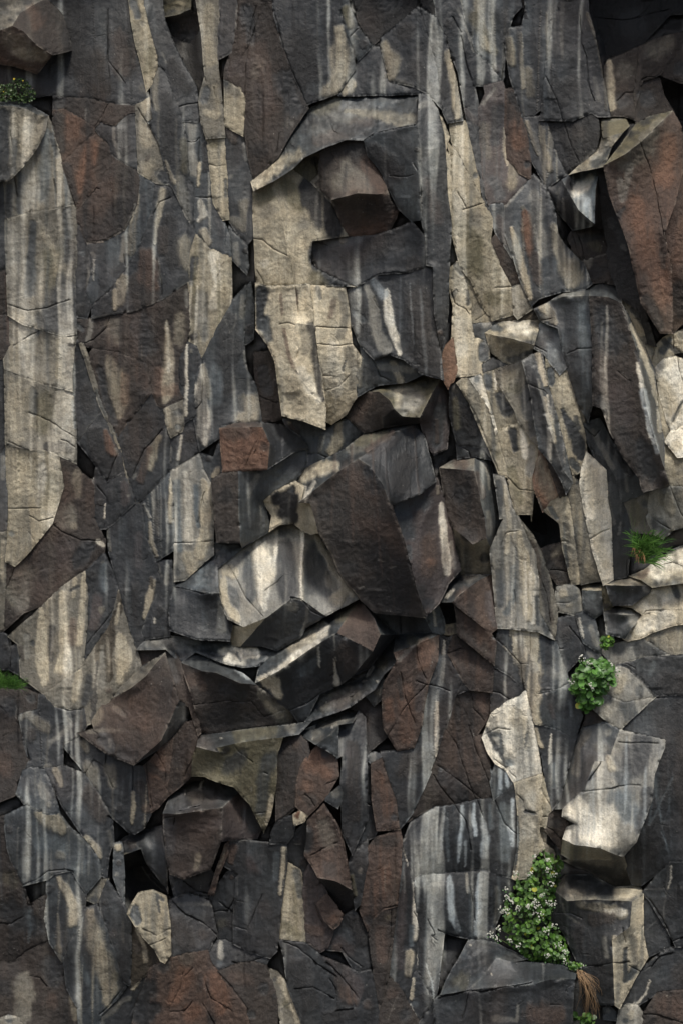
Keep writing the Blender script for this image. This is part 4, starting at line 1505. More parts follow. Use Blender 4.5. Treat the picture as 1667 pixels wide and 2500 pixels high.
S c .5 .7 F1590,1560,50
C F1360,1690 1400,1725 I1480,170
C F1480,1500 1530,1620 1570,1700
Z d 3
@ rock_column 24 bright white cream column standing left of the grass tuft
P w F952,1292 1000,1332 1070,1402 1082,1600 I1100,100 1113,488 1060,518 1000,330 930,0 F910,1480 925,1380
S c .5 .7 F980,1400,40 1000,1600,50
S g .5 .7 F930,1480,14 920,1560,10
S c .5 .7 I1000,150,40 1070,400,25
C I980,230 1040,190 1090,170
@ rock_column 16 dark slate column between the white cream column and the grass tuft
P d F1002,1292 1070,1340 1132,1442 1174,1600 I1200,58 1238,188 1228,300 1208,468 1120,490 1106,100 F1086,1600 1073,1402
S s .7 .7 F1120,1500,25 1140,1650,30
S g .5 .6 F1080,1480,10 1090,1600,10 I1120,130,14
S k .5 .7 I1180,250,30
S g .5 .5 I1165,130,8 1160,200,8
C I1230,300 1210,380 1208,470
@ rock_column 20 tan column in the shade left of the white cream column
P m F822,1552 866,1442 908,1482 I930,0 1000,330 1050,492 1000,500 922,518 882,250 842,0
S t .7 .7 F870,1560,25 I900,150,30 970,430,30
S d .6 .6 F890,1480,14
@ rock_column 21 narrow cream streaked column right of the black cave
P c F712,1592 780,1572 820,1557 I840,0 880,250 915,510 860,517 802,300 782,130 F742,1700 682,1655
S b .6 .6 F720,1640,16 760,1700,14
S m .6 .6 I820,100,14 840,300,14
S s .6 .6 I810,280,10 830,400,12
C I785,245 830,250
Z b 4
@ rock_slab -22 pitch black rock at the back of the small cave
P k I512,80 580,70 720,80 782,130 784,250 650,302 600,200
@ rock_block 8 dark brown block at the lower lip of the black cave
P n I652,304 700,280 800,256 830,430 856,516 762,518 702,430 672,370
S t .5 .7 I780,300,25 740,340,20
S k .7 .7 I720,400,30 800,480,25
C I700,430 760,430 830,440
@ boulder 0 tall rust brown block with a pale sloping top beside the square black hole
V I0,632,20 60,560,14 132,470,10 240,462,12 342,460,14 270,492,24 150,580,34 95,632,36 382,800,24 342,832,26 102,642,36 360,520,16
F top s 0 1 2 3 4 5 6 7
F front r 7 6 5 4 11 8 9 10
S w .6 .4 I60,600,14 100,560,8
S m .6 .7 I200,480,40
S u .8 .7 I330,600,40 350,720,40
S o .5 .8 I180,600,50
S d .4 .6 I360,780,20
@ boulder 0 rust brown slab below a dark diagonal crack beside the square black hole
V I104,650,32 342,838,26 372,890,24 360,1032,24 130,842,28 126,760,30
F front r 0 1 2 3 4 5
S n .6 .7 I200,830,40 320,960,30
S o .4 .8 I160,720,30 260,880,30
S b .7 .6 I360,860,14
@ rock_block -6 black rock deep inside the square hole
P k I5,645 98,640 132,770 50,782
@ rock_block 14 small pinkish tan block below the square black hole
P t I54,786 132,772 118,842 50,838
S u .5 .6 I80,820,20
@ rock_slab 26 speckled dark rust slab between two diagonal cracks at right of centre
P n I102,850 124,846 354,1048 343,1206 212,1188 172,1148 104,1020 66,960
S r .7 .8 I180,980,50 250,1080,50
S k .5 .7 I300,1040,30
C I70,960 150,930
@ boulder 0 dark brown block with a tan foot, right of the rust and slate column
V F17,1387,14 102,1332,8 200,1315,6 240,1308,8 332,1330,8 232,1400,30 300,1700,30 I312,230,28 225,266,30 150,200,26 105,160,22 F60,1690,20 360,1450,12 400,1700,14 I430,100,14 335,300,16 342,458,8 150,456,6
F top m 0 1 2 3 5
F front n 0 5 6 7 8 9 10 11
F side s 3 4 12 13 14 15 7 6 5
F under t 10 9 8 7 15 16 17
S r .6 .7 F150,1345,50
S r .5 .7 F250,1420,20 290,1560,20
S d .6 .8 F140,1550,60
S g .7 .5 F310,1350,8 320,1430,8 330,1520,6
S g .6 .6 I320,60,16 330,200,18
S k .8 .6 I200,200,50
S d .7 .6 I300,350,30
S s .5 .7 F380,1600,25 I370,60,25
@ rock_column 28 long pale column with soft grey and cream vertical streaks, left of the shaded tan strip
P g F362,1430 420,1440 480,1652 500,1692 I510,92 560,200 620,332 640,500 642,690 742,872 652,822 482,802 385,795 360,520 338,300 432,90 F403,1700
S s .8 .7 F390,1480,20 400,1600,25 I370,100,25
S w .75 .6 I570,420,35 600,600,35 610,760,25
S c .95 .6 I500,200,30 560,380,40 575,560,35 580,740,30
S c .6 .6 F430,1500,14 I460,150,14 440,320,16
S b .7 .7 I480,420,20 490,620,20 440,700,25
S s .7 .7 I390,450,25 400,650,25
S s .8 .6 I640,600,20 660,760,30
S w .5 .6 I590,450,12 600,640,12
S d .7 .7 I690,800,30
S w .6 .5 F365,1500,10 360,1480,6
C I490,560 495,680 500,795
C I405,270 440,190 510,180
Z w 6
Z s 5
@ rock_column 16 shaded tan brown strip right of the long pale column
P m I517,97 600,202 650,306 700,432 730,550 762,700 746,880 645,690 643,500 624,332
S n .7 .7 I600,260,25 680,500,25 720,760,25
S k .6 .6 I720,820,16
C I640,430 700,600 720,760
@ boulder 22 cream centred slab with slate sides above a curved crack
P s I387,802 480,806 650,825 750,886 822,1090 836,1150 752,1188 622,1207 562,1188 462,1100 352,1040 376,890
S c .97 .4 I555,830,78 565,960,85 590,1080,75 615,1180,45
S w .5 .6 I520,860,30 610,1060,40
S s .7 .7 I420,850,25 430,950,35
S d .85 .7 I710,900,40 720,1020,40
S g .6 .6 I720,1090,30 780,1110,20
S c .5 .4 I420,920,8 520,1010,8
C I375,880 440,930 530,1030 575,1025
C I590,820 590,960
C I530,1030 550,1190
Z s 4
@ rock_slab 20 slate slab with a pale pointed streak between a crack and a bright slab
P d I347,1064 462,1112 552,1196 522,1235 442,1270 342,1348 346,1205
S s .7 .7 I420,1120,30 480,1180,30
S g .7 .6 I430,1140,8 430,1230,14
S g .6 .6 I440,1275,14 370,1330,12
C I345,1205 400,1215 460,1260
@ boulder 24 large bright cream slab with grey drips, right of centre in the lower half
P w I447,1272 520,1238 562,1200 600,1400 640,1600 L660,128 495,188 440,100 372,62 I330,1600 290,1500 343,1352
S g .7 .7 I360,1400,30 380,1560,30 460,1640,30
S c .6 .7 I500,1350,50 560,1520,50
S s .7 .6 I330,1480,20 400,1480,10 410,1600,14
S d .7 .6 I310,1450,14 L440,80,14
S s .6 .6 I570,1480,10 560,1560,8
S b .6 .6 L460,60,25
C I300,1480 380,1440 460,1450
C I365,1640 420,1680 L500,150
Z g 10
@ rock_column 20 dark slate slab with pale streaks right of the bright cream slab
P s I565,1203 622,1214 662,1218 752,1195 838,1156 882,1270 918,1360 876,1508 780,1450 702,1425 622,1408
S c .95 .4 I610,1230,52 620,1320,42 640,1400,30
S d .7 .7 I740,1280,50 820,1330,40
S u .5 .7 I720,1300,14 740,1370,14
S b .7 .6 I840,1260,10 855,1360,10
S w .4 .6 I700,1220,10
@ rock_column 18 dark slate slab with white drip marks narrowing down to a point
P d I612,1410 702,1428 780,1453 876,1512 850,1620 L780,285 735,348 692,180 I672,1640 640,1540
S c .9 .5 I630,1450,16 660,1560,14
S w .85 .5 I725,1480,6 718,1580,12 715,1660,14
S b .7 .6 L740,80,25 750,200,20
S k .5 .7 I780,1560,40
C I610,1410 700,1425
@ rock_slab 14 dark brown triangular slab under the speckled rust slab
P n I122,1222 210,1192 342,1208 345,1300 302,1398 240,1498 182,1350
S r .8 .7 I270,1240,30 290,1330,20
S d .6 .7 I170,1260,25
C I210,1200 230,1320 300,1390
@ rock_slab 16 big dark brown slab crossed by slanting black cracks, above the white streaked panel
P n I52,1442 120,1227 180,1355 240,1500 292,1482 342,1725 L360,282 240,288 130,318 -30,332 K1180,460 1240,385 1370,100 H1440,1460
S d .7 .7 L60,150,60 150,280,50
S r .4 .8 I180,1600,40 L250,150,40
S b .6 .6 I130,1300,12 140,1380,10
S b .6 .6 L20,100,14
C I55,1450 120,1540 150,1640 L180,120 240,285
C L0,75 150,180 L280,290
C I200,1420 240,1560 L320,160 360,280
C L-30,130 40,240 100,310
@ boulder 16 dark slate panel with white vertical drips above a level crack at lower right
P d L-30,337 130,324 248,292 360,286 492,190 512,350 503,700 470,788 380,770 290,735 180,745 0,760 K1290,768 1247,798 1185,560 1240,440 1390,335
S p .85 .55 L150,330,10 155,440,16 145,560,14 130,680,12
S p .8 .55 L235,320,10 230,420,16 240,520,14
S b .7 .6 L60,380,7 60,540,14 70,680,9
S b .7 .7 L330,330,14 340,460,20
S p .8 .6 L290,440,16 310,560,25 300,650,25
S b .9 .7 L420,350,40 440,520,40 430,650,40
S p .8 .6 L470,480,25 480,580,20 480,300,16
S p .6 .6 L180,560,10 180,720,4
S k .5 .7 K1300,600,60
S p .7 .4 L285,380,6 290,470,6
C L110,330 180,430 215,610
C L255,300 290,400
C L360,290 430,450 500,510
L g .6 K1187,560,2 1240,440,2
Z b 8
Z p 5
@ boulder 14 dark slate panel with soft white drips below a level crack at lower right
P d K1252,808 1292,774 L0,766 180,750 290,742 380,776 478,800 490,850 402,1000 362,1100 360,1200 240,1182 130,1162 40,1140 K1400,1500 1382,1585 1282,1380 1285,1150
S p .85 .6 L75,790,12 80,920,25 100,1060,25 130,1130,14
S p .85 .6 L265,770,12 265,900,22 260,1050,25 250,1150,20
S w .6 .6 L185,770,8 195,880,14
S g .7 .7 L380,850,14 390,960,25 370,1080,16
S k .6 .7 K1330,1000,50 1340,1200,50 1350,1400,40
S m .6 .7 L350,1130,20
S p .8 .4 K1330,1330,4 1360,1430,6 1380,1560,6
S p .8 .4 K1255,815,10 1270,850,8
C L210,850 230,1010 240,1060
C L0,1190 -40,1160 K1390,1150 1340,1060
C L130,1165 60,1150 0,1120
L g .4 K1290,860,2 1370,830,2 1450,815,2
Z b 5
@ rock_column 26 rough cream pillar ending above the flowering plant
P c L497,188 660,132 662,380 642,500 680,600 620,652 562,790 500,800 482,790 512,600 514,350
S w .5 .7 L590,280,50 570,500,50
S b .8 .5 L500,400,10 510,560,10 495,700,10
S m .6 .6 L530,290,20 620,420,20
S d .7 .3 L560,370,14 620,380,10
S d .6 .5 L505,600,10 490,740,10
C L500,250 540,300 560,370 620,380
@ rock_column 20 narrow chipped cream strip right of the rough cream pillar
P t L664,130 692,182 734,350 702,380 690,470 662,458 657,300
S c .6 .7 L690,300,16
S d .6 .5 L665,240,8
C L665,240 720,330
C L660,400 700,400
@ rock_slab 12 small tan stacked chips behind the top of the flowering plant
P m L662,462 690,474 686,578 740,622 742,720 700,690 668,600
S v .6 .7 L700,640,20
S d .5 .5 L680,530,10
C L665,500 690,505
C L670,560 695,570
@ rock_wedge 18 dark brown wedge left of the biggest pale boulder
P n L702,382 742,356 798,350 800,400 830,440 792,520 786,622 690,485 690,470
S d .7 .7 L740,440,40
S k .6 .7 L740,560,25
C L695,470 740,490 785,540
@ boulder 0 biggest pale boulder with a tan broken underside at lower right
V I1160,1450,24 1462,1512,26 L1382,130,36 1365,300,40 1265,560,42 1182,657,36 1040,605,44 870,580,42 802,546,40 797,400,36 802,345,34 942,220,34 1000,50,28 I1090,1650,28 1080,1400,20 1000,1408,16 930,1425,14 890,1500,14 L850,0,14 782,288,16 745,352,18 1100,675,26 980,672,24 850,676,24 790,640,24 885,450,36 825,470,30
F front g 0 1 2 3 4 5 6 7 8 26 25 9 10 11 12 13
F side s 0 13 12 11 10 20 19 18 17 16 15 14
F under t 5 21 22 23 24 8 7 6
S w .97 .7 L880,370,60 930,450,80 1000,520,80 900,320,40
S w .6 .7 L1080,420,90 1100,560,50
S c .7 .7 L1090,30,25 I1110,1690,30
S b .8 .8 L1180,300,80 1240,400,60
S d .85 .7 I1300,1560,90 L1250,60,90
S d .7 .7 L1340,250,40 1290,480,30
S s .7 .8 L1180,150,60
S m .7 .7 I960,1460,30 900,1560,20 L880,120,30
S d .7 .7 L880,230,40 980,130,30
S m .6 .7 I1050,1560,40
S g .7 .6 I1090,1470,25
S s .5 .7 L1140,640,40
C L940,240 1080,225 1200,200 1290,200
C L960,180 1040,60
C I1160,1530 1300,1530 1400,1535
C L800,405 850,430 885,450
Z p 6
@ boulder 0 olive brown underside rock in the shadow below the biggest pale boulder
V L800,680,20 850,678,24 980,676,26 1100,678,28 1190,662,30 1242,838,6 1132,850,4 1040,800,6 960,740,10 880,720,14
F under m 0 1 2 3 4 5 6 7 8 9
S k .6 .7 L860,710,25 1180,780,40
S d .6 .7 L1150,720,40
@ boulder 30 black slab streaked with faint white trails at the right edge, beside the biggest pale boulder
P d I1167,1448 1272,1342 1372,1257 1500,1227 1640,1262 1640,1725 L1640,688 1492,688 1300,838 1242,832 1192,660 1267,562 1367,302 1385,130 I1464,1510
S k .6 .8 I1500,1400,100 L1300,700,60 1450,500,60
S n .7 .8 I1560,1500,50 L1560,200,60 1600,400,50
S s .6 .7 I1300,1350,60 L1400,250,30
S b .6 .6 L1390,150,10 1400,260,12 1430,430,8
S b .5 .5 L1370,280,8 1350,450,8 1500,150,8
S b .5 .6 L1480,640,6 1430,500,6
S s .5 .7 L1560,560,25
L b .5 L1385,140,3 1400,320,3 1480,670,3
L b .4 L1500,120,3 1480,330,3 1430,500,3
Z b 4
@ rock_slab 26 pale grey slab leading to the black slab, right of the white flowered clump
P g I1060,1220 1190,1278 1395,1238 1368,1256 1270,1340 1162,1446 1082,1390 1002,1320 1020,1280
S s .7 .7 I1200,1300,50 1230,1350,40
S d .6 .7 I1090,1250,30
S w .4 .7 I1090,1330,40
C I1070,1390 1110,1430 1165,1448
@ rock_block 16 small dark brown block under the white flowered clump
P n I952,1348 1000,1324 1080,1396 1002,1404 932,1420 945,1390
S k .6 .7 I980,1390,20
@ rock_slab 20 cream grey slab with a diagonal crack right of the white flowered clump
P g I1128,1042 1208,1052 1298,1132 1393,1230 1190,1272 1062,1212 1130,1150
S c .6 .7 I1180,1130,40 1160,1190,30
S s .6 .7 I1290,1200,40
S w .4 .7 I1150,1090,25
@ rock_slab 24 dark slate slab at the right edge above the black slab
P d I1132,1034 1300,988 1480,978 1640,972 1640,1258 1500,1223 1400,1228 1302,1125 1212,1046
S k .8 .7 I1480,1160,80 1560,1150,60
S s .7 .7 I1300,1040,40 1360,1060,40
S b .5 .6 I1380,1020,16 1350,1100,12
C I1130,1035 1220,1005 1290,990
@ rock_slab 20 grey slab with a dark right end over the dark slate slab
P g I1040,945 1132,905 1212,886 1310,868 1400,930 1478,972 1300,985 1122,1034
S d .7 .7 I1400,960,50 1300,930,40
S s .6 .7 I1150,940,40
S w .3 .7 I1080,950,30
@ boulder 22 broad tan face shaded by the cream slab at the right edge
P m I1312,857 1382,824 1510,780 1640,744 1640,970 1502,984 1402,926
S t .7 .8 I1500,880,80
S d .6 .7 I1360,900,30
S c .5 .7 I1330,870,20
@ boulder 28 cream slab with a sharp lower edge at the right edge
P c I1192,868 1312,722 1450,692 1640,692 1640,740 1510,777 1380,820 1292,862 1212,880
S w .6 .8 I1450,730,60 1300,800,40
S g .5 .7 I1220,850,25
@ boulder 0 grey block with a pale top left of the cream slab
V I1062,702,16 1122,662,6 1240,662,8 1310,715,14 1240,790,28 1192,866,24 1080,836,22 1180,720,26
F top s 0 1 2 3 7
F front s 0 7 3 4 5 6
S w .5 .7 I1200,690,40 1280,710,20
S d .6 .7 I1100,780,40
S g .7 .7 I1250,750,40
@ boulder 24 yellowish cream rock at the right edge below the grass tuft
P c I1122,656 1240,652 1370,562 1480,530 1640,475 1640,688 1450,689 1315,716 1240,664
S w .6 .8 I1350,640,60 1500,560,60
S v .35 .7 I1340,600,30 1400,640,30
S d .7 .6 I1500,520,20 1530,600,20
S g .5 .7 I1200,660,30
C I1310,720 1330,690 1450,685
@ boulder 0 dark wedge shaped block with a bright cream top below the grass tuft
V I1077,530,22 1130,500,10 1220,470,8 1330,490,12 1370,530,20 1352,572,22 1240,650,24 1122,655,22 1090,580,24 1180,530,30
F top c 0 1 2 3 4 9
F front d 0 9 4 5 6 7 8
S s .6 .7 I1160,580,40
S g .6 .7 I1330,560,25
@ rock_ledge 0 cream ledge carrying the grass tuft at the right edge
V I1222,470,12 1290,442,8 1352,402,6 1500,302,4 1640,180,2 1640,480,30 1480,522,30 1372,538,26 1302,490,22
F top t 0 1 2 3 4 5 6 7 8
S w .7 .8 I1400,440,60 1550,350,60
S r .5 .6 I1300,460,25 1340,440,20
S g .5 .7 I1500,300,40
S s .6 .6 I1520,520,30
C I1420,400 1500,380 1560,410
@ boulder 0 small grey block with a pale top left of the dark wedge shaped block
V I920,532,8 950,520,6 1052,530,8 1056,700,14 1002,738,14 932,690,14 925,560,14 1040,560,16
F top t 0 1 2 7 6
F front s 6 7 3 4 5
S b .6 .7 I980,590,30
S d .6 .7 I980,700,30
@ rock_wedge 10 slim dark wedge between two small blocks below the grass tuft
P v I1054,540 1074,534 1120,655 1066,698
S k .6 .7 I1075,660,16
@ rock_block 10 small cream grey chip below the black cave
P g I762,540 860,522 900,560 922,690 880,718 772,692 752,600
S c .6 .7 I800,580,30 840,650,20
S s .6 .6 I800,640,30 890,600,12
S k .5 .5 I760,560,12
C I760,640 840,640
@ rock_slab 12 dark slate slab left of the thin white lined wedge
P d I732,742 880,720 930,880 932,960 870,1030 820,1082 772,920
S k .6 .7 I820,850,40
S u .4 .7 I800,800,40
C I750,930 800,930
C I810,700 880,700
C I840,790 890,850 920,890
@ rock_slab 15 narrow slate wedge with thin white edges above the white flowered clump
P s I884,716 930,692 1000,752 1040,900 1038,968 932,890
S w .7 .5 I900,740,10 930,860,8
S g .6 .6 I980,800,20 1010,900,16
S d .6 .6 I940,760,16
C I880,690 930,680
@ rock_slab 12 grey wedge just above the white flowered clump
P s I932,896 1040,974 1056,1010 962,1060 936,980
S g .6 .6 I970,960,14 1000,1010,14
@ boulder 0 square topped block with a cream streaked right face at lower right
V L742,872,18 820,772,8 980,776,8 1120,852,10 1290,846,12 1310,892,20 1242,942,34 1002,932,32 830,940,30 1230,1100,36 1112,1190,36 1132,1602,34 1030,1602,28 902,1350,24 780,1100,20 702,1050,18 1310,1150,24 1340,1300,24 1250,1450,26 1162,1622,28
F top m 0 1 2 3 4 5 6 7 8
F front d 0 8 7 6 9 10 11 12 13 14 15
F side c 6 5 16 17 18 19 11 10 9
S d .85 .7 L880,800,60 980,820,60 1060,880,50
S c .8 .6 L860,890,30 900,910,20
S c .9 .6 L1180,880,60 1260,870,40
S t .8 .6 L900,960,25 1020,980,30 1120,1010,40 1190,1020,30
S w .7 .5 L1080,1010,16 1180,1010,25
S n .7 .7 L1000,1060,40 1100,1060,40
S k .6 .7 L900,1150,60 1000,1300,60 1050,1480,50
S g .6 .5 L800,960,8 810,1020,8 900,1080,8
S c .7 .6 L1130,1180,20 1150,1250,10
S g .7 .7 L1060,1180,16 1080,1300,12
S s .8 .6 L1200,1250,12 1200,1450,16 1250,1380,30
S m .8 .7 L1240,1180,25 1260,1330,25
S g .6 .6 L1160,1480,14 1150,1580,14
C L760,1010 860,1020 920,1050
C L930,1360 1080,1345 1220,1325
C L1220,1350 1300,1395
C L1180,1110 1195,1200
Z s 5
@ boulder 26 dark slate slab with thin pale veins at the right edge
P d L1310,888 1400,780 1490,692 1640,692 1640,1240 1522,1228 1472,1130 1350,932
S k .6 .8 L1560,900,60 1450,1000,50
S s .7 .7 L1450,740,30 1380,820,30
S w .7 .5 L1490,720,6 1490,800,8 1470,860,6
S b .5 .6 L1440,900,16
L g .5 L1480,690,2 1440,1000,3 1460,1150,2
L g .4 L1310,870,2 1560,850,2
C L1350,930 1440,1060 1500,1200 1640,1080
@ rock_slab 20 dark slab with crossing pale veins left of the veined slab at lower right
P d L1313,922 1350,938 1468,1135 1480,1230 1342,1292 1314,1150
S s .6 .7 L1340,1000,20
L g .4 L1330,1130,2 1460,1000,2
@ rock_slab 22 slate slab with a thin pale curved edge at the lower right
P d L1302,1392 1340,1340 1480,1238 1640,1250 1640,1500 1402,1522 1285,1600 1192,1600 1250,1455
S s .7 .7 L1390,1420,40 1450,1400,40
S g .7 .5 L1370,1300,14 1330,1290,8
S n .5 .7 L1550,1400,60
S w .7 .4 L1200,1606,8 1270,1600,10 1330,1530,6 1355,1450,5
C L1300,1390 1370,1350 1420,1290 1500,1270
@ boulder 30 brown rock in the lower right corner
P n L1312,1662 1402,1528 1510,1512 1640,1512 1640,1800 1312,1800
S r .7 .8 L1450,1600,70 1560,1650,60
S w .7 .4 L1465,1545,6
S k .6 .7 L1350,1700,40
C L1310,1665 1400,1665 1568,1720
@ rock_column 24 cream grey pillar foot at the bottom edge right of the dry roots
P g L1162,1628 1192,1606 1272,1604 1308,1662 1306,1800 1142,1800 1146,1720
S s .8 .6 L1200,1700,20
S c .6 .6 L1240,1660,30
S w .6 .5 L1230,1612,25
@ rock_block 16 small grey stone beside the hanging dry roots
P s L1062,1622 1100,1618 1132,1648 1142,1702 1062,1692
S g .5 .6 L1090,1640,16
@ boulder 0 large dark grey boulder below the flowering plant, brown at its foot
V L200,1192,16 270,1170,12 380,1210,16 572,1310,24 482,1330,34 372,1302,32 302,1400,36 205,1508,46 20,1545,40 -20,1560,40 590,1330,24 800,1352,24 882,1402,30 872,1440,46 702,1442,48 602,1478,46 450,1482,46 862,1560,48 852,1800,44 -20,1800,44 K1290,1725,40 1290,1800,40 1420,1520,30 1568,1330,22 L60,1440,26 
F top s 0 1 2 3 4 5 6 7 8 24
F side s 5 4 10 11 12 13 14 15 16 7 6
F front d 8 7 16 15 14 13 17 18 19 9
S d .8 .8 L250,1260,60 350,1260,40 180,1400,60
S d .5 .8 L350,1400,60 460,1430,50
S g .25 .7 L430,1320,40
S d .8 .7 L700,1400,50 820,1420,40 550,1400,40
S v .4 .7 L150,1450,60
S k .6 .8 L760,1550,60 700,1600,50
S r .8 .8 L620,1660,70 760,1680,70
S g .6 .6 L510,1600,10 510,1700,12 370,1690,25
S s .6 .7 L100,1620,60
S w .7 .4 L210,1222,7
S w .7 .4 L345,1410,8
S w .7 .4 L280,1225,4
C L10,1555 200,1512 280,1520 420,1490 600,1460
C L200,1520 160,1690
C L720,1605 780,1605
@ rock_slab 22 low dark slab in front of the grey boulder at the bottom edge
P d K1420,1525 1568,1332 L195,1195 200,1200 60,1440 20,1545 -20,1560 K1330,1700 1290,1640
S s .6 .7 L80,1300,40 K1480,1480,50
S k .7 .6 L30,1250,30
S v .4 .8 K1480,1500,50
C K1400,1550 1480,1540 1568,1500
@ rock_slab 30 dark grey slab at the bottom edge left of the big grey boulder
P d K1290,1715 1420,1545 1568,1510 L190,1535 160,1700 150,1800 K1290,1800
S s .6 .8 K1450,1650,60
S v .4 .8 L50,1620,60
@ rock_wedge 20 pale streaked slate wedge under the bright cream slab
P s I338,1690 345,1725 L372,64 440,102 497,190 490,196 362,288 L340,180
S p .8 .6 L395,110,16 400,220,14
S p .8 .6 L440,130,14 450,210,12
S d .6 .7 L360,160,25
Z p 4
@ boulder 0 broad olive grey ledge with a dull olive front, right of the brown pyramid boulder
V G1275,1482,20 H0,1472,22 290,1438,22 512,1412,24 602,1397,26 522,1474,34 420,1492,40 150,1530,40 0,1562,40 G1400,1592,40 1262,1562,36 K382,0,40 376,190,38 340,400,34 300,498,30 210,320,34 110,210,36 0,176,36 J1310,145,34 1228,142,28 1232,20,32
F top s 0 1 2 3 4 5 6 7 8 9 10
F front v 10 9 8 7 6 11 12 13 14 15 16 17 18 19 20
S v .6 .8 H150,1480,60 350,1460,50
S m .6 .7 H480,1430,40
S v .8 .8 J1320,80,60 G1320,1650,50
S d .7 .8 H150,1620,50 K100,60,70
S s .7 .7 H340,1640,60 K290,180,40 280,350,40
S c .8 .6 K350,280,20 330,440,25
S v .5 .7 K350,240,16
S k .6 .5 H60,1570,20 30,1600,12
S g .6 .4 K220,215,5 218,240,5
S w .5 .3 G1410,1500,3 H30,1500,4
C H120,1560 140,1590 230,1660
C K250,380 310,375
C K320,130 300,120
@ boulder 0 small grey topped block with pale scratches, standing above the rust block
V H522,1472,22 622,1422,16 830,1338,14 912,1332,16 862,1402,34 772,1412,38 722,1482,40 632,1542,42 700,1580,40 765,1622,38 645,1545,42
F top s 0 1 2 3 4 5 6 7
F front s 7 6 5 9 8
S w .8 .4 H575,1440,12 620,1430,8
S w .8 .4 H735,1430,8 760,1415,8
S m .7 .7 H680,1400,40 800,1370,40
S w .6 .4 H610,1505,8
S m .6 .7 H640,1490,40
@ rock_column 44 dark slate brown pillar left of the black hollow at lower centre
P d H772,1415 862,1404 905,1335 940,1372 952,1725 K948,330 960,400 930,480 860,638 802,500 792,200 807,0 H765,1625
S n .6 .7 H860,1550,40 K870,200,50 880,400,40
S g .5 .7 H790,1500,14 800,1680,12
S g .4 .6 H840,1430,25
S k .6 .7 K870,300,40 830,500,30
S u .4 .7 H840,1600,30
Z s 4
@ rock_column 38 dark brown grained pillar left of the rust block
P n H522,1478 576,1532 590,1600 575,1640 K570,20 512,200 502,340 440,400 382,430 386,0 H424,1494
S k .6 .7 H480,1640,50 K440,200,40
S r .4 .8 H500,1540,30
C K380,430 450,390 500,350
Z k 8
@ boulder 40 rust brown block with a pale chip at its foot, in the lower centre
P r H592,1605 645,1550 700,1582 763,1625 K770,140 700,262 640,330 572,400 507,332 512,190 540,80 572,20
S o .8 .8 H650,1620,50 K600,60,50 700,120,40
S o .5 .8 K580,200,40 540,280,20
S n .7 .7 K600,300,40 520,240,14
S d .6 .6 H700,1600,30
C K560,260 600,290 620,330
C K700,190 760,170
@ rock_chip 42 small orange and cream chip wedged under the rust block
P c K490,390 530,368 572,400 552,432 497,452
S o .9 .6 K505,400,16 520,375,14
@ rock_slab 36 dark slab below the small orange and cream chip
P d K384,434 440,405 488,395 495,455 480,520 442,572 342,570 350,500
S k .6 .6 K400,430,25
@ rock_wedge 42 small grey wedge leaning on the dark pillar below the rust block
P s K702,272 798,192 790,300 770,342 700,300 690,290
S g .6 .7 K750,250,30
S d .6 .6 K740,320,16
@ boulder 0 brown hanging rock with a black underside at lower centre
V K580,424,36 640,372,40 680,322,40 762,440,40 800,540,40 830,700,40 858,870,36 876,1000,24 832,1028,22 702,880,26 600,700,36 560,652,34 580,500,38 640,790,42 750,810,44
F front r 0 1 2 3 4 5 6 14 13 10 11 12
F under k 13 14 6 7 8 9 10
S m .6 .8 K680,450,50 720,560,50
S d .8 .7 K580,500,40 570,600,30
S n .6 .7 K720,740,50
S d .7 .6 K720,350,20
C K600,650 680,600 760,570
C K760,430 800,540 810,640
Z n 4
@ rock_slab 8 black hollow rock right of the dark pillar at lower centre
P k H852,1310 960,1242 1050,1302 1082,1490 962,1592 950,1380 905,1332
S d .5 .7 H1000,1330,40
@ rock_block 30 grey chipped stone on top of the rust column
P s K945,20 H1000,1595 1030,1600 K1055,30 1000,60 985,62
S g .6 .6 K990,20,30
@ rock_column 38 rust orange column with a curved right edge at lower centre
P r K987,66 1046,34 1070,130 1132,300 1157,478 1022,488 990,300
S o .7 .8 K1030,150,40 1080,350,45
S d .7 .6 K1130,400,25
Z n 6
@ rock_column 24 dark cracked column between the pillar and the rust column
P d K950,80 985,70 988,300 1016,490 1000,528 930,560 868,628 930,500 952,400
S k .6 .6 K960,250,14
S s .6 .7 K960,430,25 930,540,20
C K950,320 985,330
C K950,250 985,260
@ rock_slab 14 black slate sliver behind the rust column
P k H1055,1590 K1060,60 1130,290 1172,460 1158,470 1135,300 1075,130
S b .5 .6 K1130,80,16
@ rock_column 36 long brown column with a slate foot below a level crack in the lower centre
P r K1022,532 1160,492 1174,560 1160,800 1142,968 1060,990 1002,1050 960,1118 912,1000 960,700 962,600
S o .5 .8 K1060,750,40 1040,880,40
S n .7 .7 K1120,560,40 980,560,20
S d .6 .7 K960,1060,30
S g .4 .4 K1070,720,4 1070,880,4
C K1010,540 1008,640
C K1000,1040 1060,985 1140,970
Z o 5
@ rock_slab 34 dark olive slab with a pale left edge beside the brown hanging rock
P d K862,642 958,545 956,700 905,960 882,990 842,720
S v .7 .7 K860,780,14 880,900,12
S s .6 .7 K920,600,30
S g .6 .5 K918,745,16
S g .5 .5 K870,850,6
@ rock_column 28 dull brown column tapering to the bottom at lower centre
P n K990,1062 1062,995 1140,978 1112,1200 1092,1400 1035,1640 1002,1400 970,1150
S r .7 .7 K1050,1300,40 1040,1120,30
S v .5 .7 K1090,1040,20
S d .5 .7 K1110,1090,16
C K1110,1000 1105,1200 1060,1500
@ rock_column 22 long slate column with a white streak down its right side at lower centre
P d K1176,560 1242,800 1280,870 1282,1230 1262,1360 1222,1588 1094,1400 1116,1200 1146,970 1166,800
S w .9 .5 K1255,830,10 1265,950,14 1265,1050,16 1260,1180,20
S c .8 .6 K1230,1280,30 1210,1400,25
